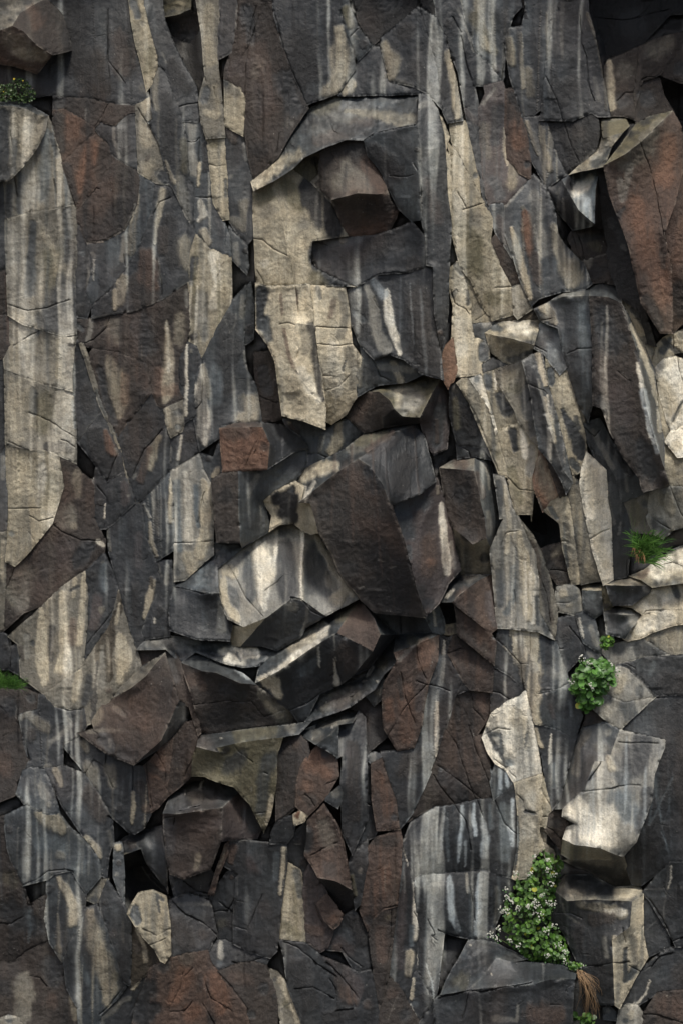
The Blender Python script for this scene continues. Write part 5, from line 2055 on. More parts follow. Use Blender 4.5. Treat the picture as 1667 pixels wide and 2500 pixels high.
S b .7 .6 K1240,1100,16 1240,1220,14
S u .7 .7 K1180,900,25 1170,1200,30 1160,1350,30
S b .6 .6 K1160,880,10 1190,700,8
S w .7 .4 K1190,600,6 1220,720,5
C K1255,1010 1280,1050
@ rock_slab 24 white edged slate diamond at the bottom edge
P d K1264,1365 1284,1240 1382,1582 1280,1692 1222,1592
S w .8 .5 K1278,1290,12 1285,1350,10
S c .8 .5 K1250,1440,12 1240,1560,14
S w .7 .4 K1268,1690,6 1230,1600,5
S b .5 .6 K1260,1600,20
S k .5 .7 K1310,1560,30
L g .7 K1268,1370,2 1370,1570,2
@ rock_slab 28 dark brown slab at the bottom edge left of the white edged diamond
P n K1102,1412 1152,1470 1222,1594 1280,1700 1282,1800 1022,1800 1035,1650
S r .6 .7 K1110,1530,40
S d .7 .7 K1200,1660,40
L g .5 K1150,1540,3 1110,1640,3 1090,1690,3
@ boulder 30 squarish slab with a maroon stain and a rust corner at lower centre
P d K70,560 180,555 340,570 440,576 443,700 403,1000 390,1180 380,1258 340,1300 200,1260 110,1210 112,1000 132,770 40,705
S u .8 .8 K240,680,60 240,720,50
S r .8 .6 K110,610,35 90,680,25
S s .7 .7 K250,590,60 370,900,25
S c .85 .6 K425,600,14 420,740,16 405,900,12
S b .6 .6 K380,640,20 370,800,16
S u .4 .8 K290,1000,60
S k .5 .7 K230,1000,25 200,1150,30
C K290,900 240,1020 195,1120
L g .5 K70,560,2 180,556,2 340,571,2 440,577,2
L g .4 K135,780,3 130,900,3
C K110,1100 190,1125
Z s 4
@ rock_slab 28 pale tan slab fading to purple grey at lower centre
P t K452,690 540,742 552,900 566,1205 480,1190 402,1183 412,1000
S s .6 .7 K510,760,30 530,900,20
S v .5 .7 K440,1100,30 520,1160,30
S c .5 .7 K450,900,25 440,1050,25
S u .4 .7 K545,1000,16
C K450,690 412,1000 400,1180
Z v 4
@ rock_slab 24 dark slate slab left of the brown hanging rock
P d K446,578 500,500 575,432 590,560 560,655 590,700 560,760 548,900 540,738 450,686
S k .6 .7 K520,560,30
S g .5 .4 K550,580,4 500,575,4
S n .6 .7 K560,700,30
@ rock_slab 30 purple brown slab with fine cracks under the hanging rock
P u K550,905 562,760 592,705 640,790 702,890 660,950 680,1060 742,1118 700,1240 660,1262 600,1212 568,1200
S r .7 .7 K640,1130,40 590,1120,30
S n .5 .7 K580,850,25
C K625,950 660,1060 690,1100
Z r 4
@ rock_chip 38 rust flake hanging below the brown hanging rock
P r K642,955 700,902 802,1032 772,1090 740,1114 690,1060
S o .5 .7 K740,1060,30
S k .5 .6 K760,1100,12
@ rock_slab 20 dark slate brown slab under the rust flake
P d K742,1120 804,1038 870,1000 960,1128 982,1250 976,1378 882,1388 802,1260 702,1245
S u .7 .8 K770,1200,50 840,1250,40
S k .8 .7 K890,1090,50 920,1180,40
S r .5 .7 K760,1240,30
S s .6 .7 K830,1160,40
C K790,1240 840,1300 920,1360
@ boulder 32 rough black rock with a dark red stain at the bottom centre
P d K404,1192 570,1212 662,1292 800,1348 900,1398 970,1382 992,1420 1032,1640 1020,1800 622,1800 452,1480 432,1300
S k .6 .8 K520,1350,60 600,1560,70
S r .9 .7 K800,1420,50 840,1540,60
S u .8 .7 K900,1500,50 740,1300,50
S s .6 .6 K620,1270,30
S s .5 .6 K500,1270,40
S k .7 .6 K860,1660,40 700,1680,40
S r .5 .7 K960,1600,30
C K430,1200 520,1240 640,1340 760,1420
C K500,1500 620,1490 740,1560
C K720,1440 760,1500
C K700,1330 800,1430 900,1560
C K760,1640 860,1630
Z k 8
@ rock_column 30 pale olive strip slanting down to the bottom edge at lower centre
P m K332,1372 380,1392 420,1440 450,1484 522,1592 622,1800 440,1800 382,1540 360,1460
S c .6 .6 K400,1440,20 470,1580,25 530,1700,30
S v .6 .7 K440,1600,30
S d .6 .6 K370,1440,16
L d .6 K400,1640,2 500,1570,2
@ boulder 36 rust orange boulder with cracked faces at the bottom edge
P r J962,1370 1070,1310 1200,1275 1320,1252 1345,1332 1480,1500 1568,1620 1620,1800 818,1800 872,1600
S o .9 .8 J1180,1420,60 1120,1560,50
S o .9 .8 J1380,1450,60 1420,1600,60
S o .8 .8 J1230,1650,60
S d .9 .7 J940,1500,60 900,1680,60 1000,1620,40
S s .6 .7 J1050,1350,40
S n .6 .7 J1270,1500,25 1280,1420,20
S m .4 .7 J1200,1300,50
S k .6 .5 J1350,1700,30
C J1170,1400 1150,1500 1100,1600
C J1230,1370 1180,1420
C J1090,1650 1180,1640 1230,1580
C J1290,1590 1330,1650 1370,1720
C J1300,1430 1350,1560 1480,1640
@ rock_slab 32 dark brown slab right of the rust orange boulder at the bottom edge
P n J1398,1392 K130,1342 240,1330 312,1352 360,1470 384,1560 376,1800 235,1800 190,1620 80,1472
S r .5 .7 K100,1420,40 200,1450,40
S s .6 .7 K220,1660,30
S d .7 .7 K300,1500,40
S k .7 .5 K370,1550,20
C K10,1400 90,1480 200,1630
@ rock_slab 24 slate slab with a faint white streak above the rust orange boulder
P d J1330,1262 1395,1192 1440,1190 K112,1213 200,1264 335,1304 310,1345 240,1328 130,1338 J1395,1386 1352,1335
S w .6 .6 J1410,1210,14 1410,1300,20
S b .5 .6 J1400,1340,20
S k .5 .7 K200,1310,40
C K100,1330 170,1350 300,1290
@ boulder 0 boulder with a smooth grey top and a maroon right side in the lower left
V J1045,383,30 1072,310,20 1102,250,14 1200,190,8 1310,146,6 1440,190,10 1532,240,18 1420,344,40 1250,370,42 1120,385,40 1410,560,40 1340,738,36 1170,798,34 1090,768,34 1062,640,34 1600,320,22 1672,482,22 1640,540,24 1450,552,34
F top s 0 1 2 3 4 5 6 7 8 9
F front n 0 9 8 7 10 11 12 13 14
F side u 7 6 15 16 17 18 10
S w .95 .3 J1300,150,5 1285,190,10 1280,230,10
S w .5 .4 J1185,235,8 1180,260,4
S b .6 .6 J1470,230,40
S m .5 .7 J1250,260,60
S u .7 .8 J1250,430,60 1380,430,40
S d .7 .7 J1080,450,40 1090,620,30
S t .7 .6 J1265,660,25 1250,720,20
S s .7 .7 J1580,380,40 1620,470,40
S k .6 .7 J1100,620,30
L g .5 J1250,372,2 1420,346,2
L g .4 J1422,346,2 1410,560,2
C J1060,410 1120,400 1110,450
C J1150,360 1280,330 1300,290
@ rock_column 24 rust brown column split by a thin crack beside the grey topped boulder
P r G925,1682 1060,1542 1112,1502 J1085,100 1062,280 1010,340 970,368 942,120
S o .6 .8 G1020,1600,50 J1000,120,40
S n .6 .7 G950,1680,25 J1060,150,25
S g .5 .5 J1170,200,20
C G1000,1590 1050,1690 J1060,120 1050,200
C J935,60 950,200 975,340
@ rock_column 26 dark slab leaning between the brown pyramid boulder and the olive ledge
P n G1114,1500 1192,1402 1250,1390 1275,1484 1262,1562 J1225,20 1222,120 1200,160 1062,282 1085,100
S d .7 .7 G1180,1550,40 J1150,60,40
S r .5 .7 J1060,270,20 1130,230,20
S w .4 .3 J1130,95,5
C G1275,1485 1230,1640 J1180,140
Z k 4
@ rock_slab 16 dim slab with tan patches and fine cracks under the brown pyramid boulder
P d G508,1498 600,1560 690,1612 858,1680 922,1684 J940,120 965,380 920,470 862,508 830,500 720,402 645,272 545,120 G400,1540
S t .7 .7 G540,1540,30 560,1580,20
S m .9 .7 G560,1680,40 J590,120,40 620,200,30
S m .8 .7 J700,100,40 720,190,30
S s .5 .7 J840,150,30 860,250,30
S t .9 .4 J850,250,10 850,350,16 845,440,10
S n .6 .7 J900,200,40 930,350,25
S r .6 .6 J940,350,30
S g .6 .5 J920,440,12
S g .6 .5 J740,350,6
S k .6 .7 J770,350,30
C G680,1615 670,1700 J720,210
C G540,1740 600,1640 J680,100
C J850,80 850,240
Z c 4
@ boulder 0 cluster of dark triangular facets with thin pale edges above the bright cream block
V J778,546,10 872,500,8 1036,460,12 1042,560,16 1062,622,18 1076,890,18 1060,850,16 940,702,18 905,600,24 795,640,16
F front d 0 1 2 3 4 5 6 7 8 9
S s .7 .7 J960,560,40 1010,680,40
S n .7 .7 J840,580,30
S t .8 .5 J830,660,30 800,650,16
S g .6 .4 J1060,600,6 1075,760,8 1085,900,8
L g .5 J790,560,2 870,580,2 920,640,2
L g .5 J1035,460,3 1040,560,3 1070,700,3 1095,900,3
L t .6 J860,702,2 940,702,2
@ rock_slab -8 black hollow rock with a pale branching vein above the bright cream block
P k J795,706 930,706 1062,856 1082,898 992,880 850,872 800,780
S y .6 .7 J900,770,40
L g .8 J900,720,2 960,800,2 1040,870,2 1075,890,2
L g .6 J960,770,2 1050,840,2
@ boulder 34 bright cream broken block in the lower left
P t J820,1020 840,970 890,888 980,872 1058,912 1084,1080 1085,1280 1052,1330 1030,1318 990,1240 920,1170 870,1100
S s .9 .5 J860,990,30 880,1070,25 850,1030,20
S c .6 .7 J1000,1150,40 1040,1250,25
S m .8 .6 J1060,980,12 1060,1150,16
S d .7 .4 J1040,930,14 1000,900,10 1020,1010,8
L c .8 J822,1020,4 890,890,4
C J920,1120 1000,1160 1080,1120
C J960,1220 1060,1180
@ rock_slab 20 dark olive stained rock with a cream streak under the bright cream block
P y J830,1042 872,1102 920,1172 992,1242 1032,1322 1050,1334 962,1392 832,1482 832,1250
S c .8 .5 J880,1120,12 920,1220,16 930,1320,14
S n .6 .7 J870,1250,40
C J840,1050 930,1180 1000,1250
@ boulder 26 dark grey topped block right of the bright cream block
P d J1086,936 1150,905 1210,900 1340,942 1382,1150 1335,1250 1250,1262 1100,1298 1092,1080
S s .7 .7 J1230,950,60 1280,1020,40
S k .8 .7 J1150,1100,60 1200,1220,50
S g .5 .5 J1140,960,14 1340,960,12
S n .5 .7 J1300,1150,40
C J1100,940 1180,1020 1300,1080 1380,1150
@ rock_slab 20 dark slab with slanted grey facets below the maroon sided boulder
P d J1342,930 1360,880 1450,762 1530,702 K38,712 130,775 112,1000 110,1205 J1440,1185 1400,1182 1385,1100
S s .6 .7 J1450,850,40 1480,950,40
S r .6 .6 J1480,790,14
S k .7 .7 J1480,1080,40
S v .4 .7 J1420,1080,30
C J1400,950 1480,1000 1550,1040
C J1370,1010 1460,1000 1500,920
@ rock_slab 34 thin orange edged sliver below the maroon sided boulder
P r J1338,892 1380,760 1442,582 1462,566 1450,640 1390,780 1362,900
S t .6 .6 J1440,600,10 1400,720,10
S o .6 .6 J1360,860,14
@ rock_slab 14 dark rough slab with small ridges under the front of the grey topped boulder
P d J1088,784 1170,802 1345,742 1360,762 1335,895 1330,915 1210,895 1120,918
S s .7 .7 J1290,800,40
S k .8 .6 J1200,860,50
S g .5 .4 J1140,880,6
C J1170,810 1260,880 1330,890
@ rock_slab 24 slate slab with pale scrapes at the left edge in the lower left
P s J110,256 152,110 195,85 282,100 342,230 380,380 302,383 222,350 160,318
S g .7 .6 J260,200,20 300,280,30
S d .7 .7 J160,170,30 180,240,30
S c .4 .6 J310,330,20
L g .6 J110,258,3 160,320,3 222,352,3 302,384,3
Z g 6
@ rock_slab 20 long dark slate slab curving down to the right at lower left
P d J292,92 400,75 542,132 642,272 718,405 722,570 690,660 680,790 640,770 602,620 532,520 402,330 332,180
S n .8 .8 J560,250,60 640,380,50
S c .7 .6 J360,110,25 390,200,16
S s .7 .7 J470,350,40 640,520,40
S c .8 .5 J560,540,25 620,620,25 640,660,14
S k .6 .7 J480,120,60
S m .5 .7 J700,500,16 720,600,10
L g .5 J640,280,3 715,410,3
C J700,400 760,440 850,500
Z s 5
@ boulder 28 broad slate slab with tan scrapes in the lower left
P s J32,400 170,332 302,388 380,384 450,470 530,542 598,625 640,690 642,785 552,888 460,742 350,762 302,798 150,838 82,700 50,600
S t .85 .7 J250,380,30 330,420,60 400,480,40
S d .8 .7 J120,450,60 150,600,70
S b .6 .7 J270,560,50 420,600,40
S m .6 .7 J390,650,30
S k .6 .7 J60,480,30
S b .6 .7 J520,720,50
S d .6 .7 J250,720,60
L g .5 J450,480,2 600,630,2
C J150,840 240,800 300,750 420,740 470,750
Z g 8
Z d 5
@ boulder 24 slate slab with cream scrapes ending in a jagged right edge at lower left
P s J303,802 352,768 458,748 550,892 541,960 528,1080 442,1210 402,1330 322,1200 290,1050 302,900
S c .8 .6 J380,790,20 420,880,30 480,980,40 460,1080,35
S d .8 .7 J350,1000,40 360,1120,40
S m .7 .7 J380,1250,30
S k .5 .7 J320,860,30
L g .6 J528,1082,3 442,1212,3 405,1330,3
Z t 5
@ boulder 20 dark brown slab at the left edge in the lower left
P n J-80,440 28,402 80,700 150,842 190,965 300,902 288,1050 320,1200 250,1205 120,1300 100,1325 -80,1330
S d .8 .8 J60,1000,80 220,1100,60
S s .7 .7 J190,1000,25 200,1100,25
S b .6 .6 J190,1000,10 195,1120,12 185,1200,10
S v .5 .7 J70,800,50
S k .6 .7 J170,900,25
C J0,1080 80,1080 150,1040
C J110,1310 200,1240 320,1190
C J150,850 180,960 210,960
Z s 5
@ boulder 14 dark brown slab with small hollows at the left edge above the lower left corner
P n J-80,1335 100,1328 112,1300 250,1208 318,1203 400,1335 408,1420 432,1500 532,1640 545,1800 100,1800 92,1685 -80,1690
S m .95 .6 J150,1450,60 160,1560,65 160,1650,50
S r .6 .7 J330,1580,50
S d .7 .7 J330,1350,60 350,1450,50
S k .7 .7 J20,1500,60
S t .7 .6 J470,1560,25 490,1680,25
S g .4 .5 J370,1460,10
C J200,1420 260,1430 300,1480
@ rock_slab 26 pale mossy stone in the lower left corner
P m J-80,1800 0,1692 60,1667 150,1675 250,1722 255,1800
S s .7 .6 J60,1690,30
S w .5 .5 J40,1685,10 100,1680,8
@ rock_slab 28 smooth tan slab narrowing upward at lower left
P s J542,992 620,962 652,1030 742,1280 782,1450 802,1490 752,1560 642,1662 620,1800 520,1800 500,1620 432,1500 412,1330 440,1212 528,1090
S t .9 .7 J580,1010,25 600,1150,55 650,1330,70 700,1480,55 680,1580,40
S c .5 .8 J620,1150,30 660,1300,40
S d .8 .8 J440,1320,40 490,1450,50 540,1580,50
S b .5 .7 J500,1250,20 560,1450,20
S v .5 .7 J740,1420,30
C J790,1490 700,1610 640,1660
Z t 5
Z d 5
@ rock_column 30 dark slate blade right of the smooth tan slab
P d J640,942 662,880 690,812 770,922 832,1052 836,1250 830,1478 786,1448 746,1272 656,1026
S s .6 .7 J740,1000,30 790,1150,25
S u .4 .7 J720,1150,30
S g .5 .4 J785,1070,8 790,1200,8
S k .5 .6 J680,950,20
@ rock_slab 22 olive brown shard above the dark slate blade
P m J560,890 640,802 690,800 682,850 640,940 600,950 555,930
S d .7 .7 J600,930,25
S t .5 .5 J660,840,16
@ rock_column 24 thin pale pillar with a cream tip beside the black hollow at lower left
P s J735,572 774,562 782,640 792,780 800,970 772,905 728,785
S c .95 .4 J755,590,25
S n .6 .6 J760,700,16
S g .6 .5 J745,770,12
@ rock_slab 16 dark slab with a pale chip at the bottom edge left of the rust orange boulder
P d J547,1655 645,1668 755,1566 805,1495 830,1490 925,1395 960,1380 870,1600 802,1800 540,1800
S c .95 .3 J850,1500,16 880,1450,18
S m .6 .7 J640,1690,25 820,1560,16
S g .6 .5 J660,1720,14
C J650,1660 790,1510
C J870,1600 810,1690
@ rock_slab 12 dark brown slab with a ragged edge below the grass tuft at left
P n G-80,1195 60,1188 165,1192 250,1225 245,1318 122,1350 110,1402 160,1560 190,1640 J105,180 100,260 -80,420
S d .7 .8 G60,1300,60
S r .6 .7 G20,1620,50 J20,100,60
S k .6 .7 G100,1500,40
S s .6 .6 G200,1250,30
S g .5 .5 G108,1300,6 110,1370,5
C G0,1300 40,1340
@ rock_slab 15 mixed slate and tan rubble slab above the dark curved slab at lower left
P d G124,1354 246,1322 255,1228 285,1226 352,1304 450,1318 540,1314 560,1416 510,1490 400,1540 400,1680 J290,88 196,82 150,108 110,250 G192,1640 165,1560
S m .8 .7 G140,1370,20 180,1350,25 290,1430,40
S g .6 .6 G430,1370,14 460,1420,14 300,1550,20
S m .8 .7 G440,1560,40 480,1640,50
S s .6 .7 G260,1500,40 280,1650,30
S n .6 .7 G200,1480,40
S c .6 .6 G550,1540,30 570,1580,20
S g .7 .4 G310,1690,30
C G360,1305 440,1325 520,1320
C G170,1520 190,1640
Z m 6
Z k 5
@ rock_slab -2 dark cracked slab above the grass tuft at the left border
P d G-80,834 22,830 60,855 70,930 118,900 140,1105 60,1062 -80,1055
S s .6 .6 G100,1000,16
S k .6 .6 G40,920,20
S n .6 .7 G145,970,12
C G50,840 70,930 70,1040
"""
NAMES = {'rock_slab': 'flat_rock', 'upright_rock': 'upright_rock', 'rock_neck': 'knobbly_rock', 'rock_ridge': 'rock_rib'}
def parse(raw):
    rocks = []; r = None
    for ln in raw.strip().splitlines():
        t = ln.split()
        if not t: continue
        if t[0] == '@':
            r = dict(name=NAMES.get(t[1], t[1]), d=max(-12.0, float(t[2])), label=' '.join(t[3:]), V=[], F=[], S=[], C=[], Z=[], L=[]); rocks.append(r)
        elif t[0] == 'V': r['V'] = parse_pts(t[1:])
        elif t[0] == 'P':
            r['V'] = parse_pts(t[2:]); r['F'] = [('face', t[1], list(range(len(r['V']))))]; r['single'] = True
        elif t[0] == 'F': r['F'].append((t[1], t[2], [int(q) for q in t[3:]]))
        elif t[0] == 'S': r['S'].append((t[1], float(t[2]), float(t[3]), [[p[0], p[1], p[2] * TK] for p in parse_pts(t[4:])]))
        elif t[0] == 'L': r['L'].append((t[1], float(t[2][:2]) if t[2].startswith('.') else float(t[2]), parse_pts(t[3:])))
        elif t[0] == 'C': r['C'].append(parse_pts(t[1:]))
        elif t[0] == 'Z': r['Z'].append((t[1], int(t[2])))
    return rocks

def resample(pts, h, wob, seed):
    P = [np.array(p[:2]) for p in pts]; out = []
    for a, b in zip(P[:-1], P[1:]): out += list(sample_edge(a, b, h))
    out.append(P[-1]); Q = np.array(out)
    Q[:, 0] += wob * (noise(Q[:, 0] / 13, Q[:, 1] / 13, seed) + .6 * noise(Q[:, 0] / 35, Q[:, 1] / 35, seed + 5))
    Q[:, 1] += wob * (noise(Q[:, 0] / 13, Q[:, 1] / 13, seed + 9.5) + .6 * noise(Q[:, 0] / 35, Q[:, 1] / 35, seed + 15))
    return Q

def polydist(P, Q, W=None):
    best = np.full(len(P), 1e9); ww = np.zeros(len(P))
    for i in range(len(Q) - 1):
        d, t = dseg(P, Q[i], Q[i + 1])
        if W is not None:
            w = W[i] + (W[i + 1] - W[i]) * t; d2 = d / np.maximum(w, .1)
        else: d2 = d
        best = np.minimum(best, d2)
    return best

GROUPS = {'flat_rock': 'flat slabs of the cliff face', 'upright_rock': 'upright columns of the cliff face', 'boulder': 'large blocks jutting from the cliff face',
          'rock_block': 'small blocks wedged in the cliff face', 'rock_wedge': 'wedge shaped stones of the cliff face', 'rock_ledge': 'sloping ledges of the cliff face',
          'rock_chip': 'loose chips in the cliff face'}
PART = {'upper': 'upper_face', 'top': 'top_face', 'front': 'front_face', 'side': 'side_face', 'under': 'lower_face', 'end': 'end_face', 'face': 'front_face'}

def outset(V, r):
    # neighbours overlap a little, so that joints close up
    e = 3.4 if r.get('single') else 2.2
    cnt = {}
    for _, _, ids in r['F']:
        A = np.array([V[i] for i in ids]); s = np.sum(A[:, 0] * np.roll(A[:, 1], -1) - np.roll(A[:, 0], -1) * A[:, 1])
        o = ids if s > 0 else ids[::-1]
        for a, b in zip(o, o[1:] + o[:1]): cnt.setdefault(frozenset((a, b)), []).append((a, b))
    N = np.zeros_like(V)
    for k, v in cnt.items():
        if len(v) == 1:
            a, b = v[0]; d = V[b] - V[a]; n = np.array([d[1], -d[0]]) / max(np.linalg.norm(d), 1e-6)
            N[a] += n; N[b] += n
    L2 = (N * N).sum(1)
    N = np.where(L2[:, None] > 1e-6, N * 2 / np.maximum(L2, .9)[:, None], 0)
    return V + N * e

def facets(Q, idx, cx=46.0, cy=120.0):
    # broken planes: the lower envelope of randomly tilted planes, so that ridges and valleys are sharp
    x, y = Q[:, 0] / cx, Q[:, 1] / cy; xi, yi = np.floor(x).astype(int), np.floor(y).astype(int); best = np.full(len(Q), 1e9)
    for a in (-1, 0, 1):
        for b in (-1, 0, 1):
            k = _h((xi + a) & 511, (yi + b) & 511, np.full(len(Q), idx & 511)); g = _grad[k]; g2 = _grad[(k * 7 + 3) & 511]
            dx, dy = x - (xi + a + .5 + .35 * g2[:, 0]), y - (yi + b + .5 + .35 * g2[:, 1])
            best = np.minimum(best, g[:, 2] * .5 + g[:, 0] * dx * 2.6 + g[:, 1] * dy * 2.2 + 1.3 * (dx * dx + dy * dy))
    return best - .1

def runs(Q, col, code, ra, amt=1.0):
    # mineral run-off that crosses the joints: shared by the whole face
    x, y = Q[:, 0], Q[:, 1]
    wx = x + 9 * noise(x / 60, y / 140, 2.2)
    reg = .45 + .55 * np.exp(-((x - 250) / 330) ** 2) * np.exp(-((y - 900) / 700) ** 2) + .6 * np.exp(-((x - 1250) / 220) ** 2) + .4 * np.exp(-(((x - 1150) / 200) ** 2 + ((y - 2050) / 250) ** 2)) + .5 * np.exp(-(((x - 170) / 200) ** 2 + ((y - 2150) / 300) ** 2))
    reg = reg * (1 - .85 * np.exp(-(((x - 960) / 190) ** 2 + ((y - 1180) / 200) ** 2))) * (1 - .85 * np.exp(-(((x - 1230) / 190) ** 2 + ((y - 2430) / 110) ** 2))) * (1 - .6 * np.exp(-(((x - 620) / 260) ** 2 + ((y - 1950) / 300) ** 2)))
    g = .8 * noise(wx / 42, y / 800, 1.5) + .55 * noise(wx / 17, y / 520, 7.1) + .35 * noise(wx / 10, y / 380, 4.4)
    g = g * (.55 + .45 * np.clip(1 + 1.6 * noise(x / 110, y / 130, 9.9), 0, 2)) * np.clip(reg, 0, 1.15)
    fine = .5 + .5 * np.clip(2 * noise(wx / 9.5, y / 200, 3.3), -1, 1)
    hi, lo = np.clip((g - .19) / .26, 0, 1), np.clip((-g - .14) / .30, 0, 1)
    if code in 'dsbk': kh, kl, ch, cl = .80, .55, PAL['g'] * .3 + PAL['c'] * .25 + PAL['p'] * .45, PAL['k']
    elif code in 'nrouvy': kh, kl, ch, cl = .25, .5, PAL['m'], PAL['k']
    else: kh, kl, ch, cl = .55, .50 if code not in 'wc' else .34, PAL['w'], PAL['s']
    if code == 'k': kh = .12
    kh *= amt; kl *= amt
    if code in 'dsnkbu':      # iron staining that spreads over several blocks
        ru = np.clip(1.9 * noise(x / 190, y / 280, 12.6) + .7 * noise(x / 40, y / 90, 13.1) - .38, 0, 1) * (.28 if code in 'dsb' else .45)
        col = col + (PAL['r'] - col) * ru[:, None]
    col = col + (ch - col) * (hi * kh * (.7 + .3 * fine))[:, None]
    return col + (cl - col) * (lo * kl * (.7 + .3 * fine))[:, None]

def build_rock(r, idx):
    rnd = np.random.RandomState(idx * 13 + 5)
    V = np.array([[v[0], v[1]] for v in r['V']])
    if r.get('single'):
        c = V.mean(0); ext = np.maximum(V.max(0) - V.min(0), 30)
        tx, ty = rnd.uniform(-4.0, 4.0), rnd.uniform(-1.0, 4.5)
        if r['d'] > -6:
            base = field(V) + .3 * np.clip(r['d'] - field(c[None])[0], -6, 8) + .35 * ((V[:, 0] - c[0]) / ext[0] * tx + (V[:, 1] - c[1]) / ext[1] * ty)
        else: base = r['d'] + (V[:, 0] - c[0]) / ext[0] * tx * min(1.6, ext[0] / 80) + (V[:, 1] - c[1]) / ext[1] * ty * min(1.6, ext[1] / 150)
        D = base + np.array([v[2] if len(v) > 2 else 0 for v in r['V']])
    else:
        D = r['d'] + np.array([v[2] if len(v) > 2 else 0 for v in r['V']])
    for i_, q_ in enumerate(outset(V, r)): V[i_] = q_
    used = sorted({i for f in r['F'] for i in f[2]})
    cnt = {}
    for _, _, ids in r['F']:
        for a, b in zip(ids, ids[1:] + ids[:1]): cnt[frozenset((a, b))] = cnt.get(frozenset((a, b)), 0) + 1
    outer = [tuple(k) for k, v in cnt.items() if v == 1 and len(k) == 2]
    cracks = [resample(c, H * .8, 1.1, idx + i * 7.7) for i, c in enumerate(r['C'])]
    veins = [(c, a, resample(p, H * .8, 1.6, idx + 50 + i * 7.7), [q[2] * TK for q in p]) for i, (c, a, p) in enumerate(r['L'])]
    amp = 1.0 if r.get('single') else rnd.uniform(.8, 1.25); dback = min(D[used].min() - 18, -28)
    bb0, bb1 = V[used].min(0), V[used].max(0)
    # random fine mineral streaks
    zs = []
    for code, n in r['Z']:
        for _ in range(n):
            x = rnd.uniform(bb0[0], bb1[0]); y = rnd.uniform(bb0[1], bb0[1] * .5 + bb1[1] * .5); l = rnd.uniform(.4, .9) * (bb1[1] - bb0[1]); lean = rnd.uniform(-.08, .08) * l
            w = rnd.uniform(1.5, 6)
            zs.append((code, rnd.uniform(.2, .5), 1.0, [[x, y, w * .5], [x + lean * .5, y + l * .5, w], [x + lean, y + l, w * .4]]))
    parts = {}
    for fi, (pn, code, ids) in enumerate(r['F']):
        poly = V[ids]; val = D[ids]
        pts = []; own = []
        for k in range(len(ids)):
            e = sample_edge(poly[k], poly[(k + 1) % len(ids)], H); own += [k] * len(e); pts += list(e)
        nb = len(pts); B = np.array(pts)
        lo, hi = poly.min(0), poly.max(0)
        gx = np.arange(lo[0], hi[0] + H, H); gy = np.arange(lo[1], hi[1] + H, H * .866)
        G = np.array([(x + (H / 2 if j % 2 else 0), y) for j, y in enumerate(gy) for x in gx])
        G = G + rnd.uniform(-.22, .22, G.shape) * H
        G = G[inside(poly, G)] if len(G) else G
        if len(G):
            dB = np.full(len(G), 1e9)
            for k in range(len(poly)): dB = np.minimum(dB, dseg(G, poly[k], poly[(k + 1) % len(poly)])[0])
            G = G[dB > H * .62]
        allp = [B]; edges = [(i, (i + 1) % nb) for i in range(nb)]; off = nb
        lines = [(q, 1.1) for q in cracks] + [(q, max(.9, np.mean(w) * .7)) for _, _, q, w in veins]
        for q, w in lines:
            if q[:, 0].max() < lo[0] or q[:, 0].min() > hi[0] or q[:, 1].max() < lo[1] or q[:, 1].min() > hi[1]: continue
            tg = np.gradient(q, axis=0); tg /= np.maximum(np.linalg.norm(tg, axis=1), 1e-6)[:, None]; nr = np.stack([-tg[:, 1], tg[:, 0]], 1)
            if len(G): G = G[polydist(G, q) > w + 1.3]
            for o in (-w, 0, w):
                qq = q + nr * o; ins = inside(poly, qq)
                if not ins.any(): continue
                idm = {}
                for i in np.nonzero(ins)[0]: idm[i] = off + len(idm)
                edges += [(idm[i], idm[i + 1]) for i in idm if i + 1 in idm]
                allp.append(qq[ins]); off += len(idm)
        if len(G): allp.append(G)
        P = np.concatenate(allp)
        res = delaunay_2d_cdt([Vector((float(a), float(b))) for a, b in P], edges, [], 0, 1e-4)
        Q = np.array([(v.x, v.y) for v in res[0]]); tri = np.array([f for f in res[2] if len(f) == 3])
        cen = Q[tri].mean(1); tri = tri[inside(poly, cen)]
        vmap = {}
        for oi, src in enumerate(res[3]):
            for s_ in src: vmap.setdefault(s_, oi)
        Dq = mvc(poly, val, Q)
        # rounded outer edges
        do = np.full(len(Q), 1e9)
        for a, b in outer: do = np.minimum(do, dseg(Q, V[a], V[b])[0])
        de = np.full(len(Q), 1e9)
        for k in range(len(poly)): de = np.minimum(de, dseg(Q, poly[k], poly[(k + 1) % len(poly)])[0])
        rr = 4.5 * (1 + .8 * noise(Q[:, 0] / 22, Q[:, 1] / 22, idx)); t = np.clip(1 - do / np.maximum(rr, 1), 0, 1)
        Dq = Dq - (.55 if r.get('single') else 1.0) * (1 - np.sqrt(np.maximum(0, 1 - t * t))) * np.clip(rr / 4.5, .3, 2)
        ch = np.clip(1.9 * fbm(Q[:, 0] / 15, Q[:, 1] / 17, idx + 33, 3) - .42, 0, 1)
        Dq = Dq - 1.5 * np.clip(1 - de / 8, 0, 1) * ch
        for q in cracks:
            d = polydist(Q, q); Dq = Dq - 1.6 * np.clip(1.05 - d / 1.15, 0, 1) * np.clip(.75 + 1.2 * noise(Q[:, 0] / 31, Q[:, 1] / 31, idx + 3.3), .15, 1.3)
        X, Y = Q[:, 0] * .22, Q[:, 1] * .22
        ra = ROUGH[code]; sd = 0 if r.get('single') and r['d'] > -6 else idx
        Dq = Dq + amp * (1.0 * fbm(X / 26, Y / 48, sd * 3.1, 2) + .28 * fbm(X / 7, Y / 9, sd * 1.7, 2) + .12 * fbm(X / 2.2, Y / 2.2, sd, 2))
        fade = np.clip(de / 12, 0, 1)
        Dq = Dq + (1.0 if sd == 0 else np.clip(de / 18, 0, 1)) * facets(Q, sd) * (1.0 if ra > .3 else .75)
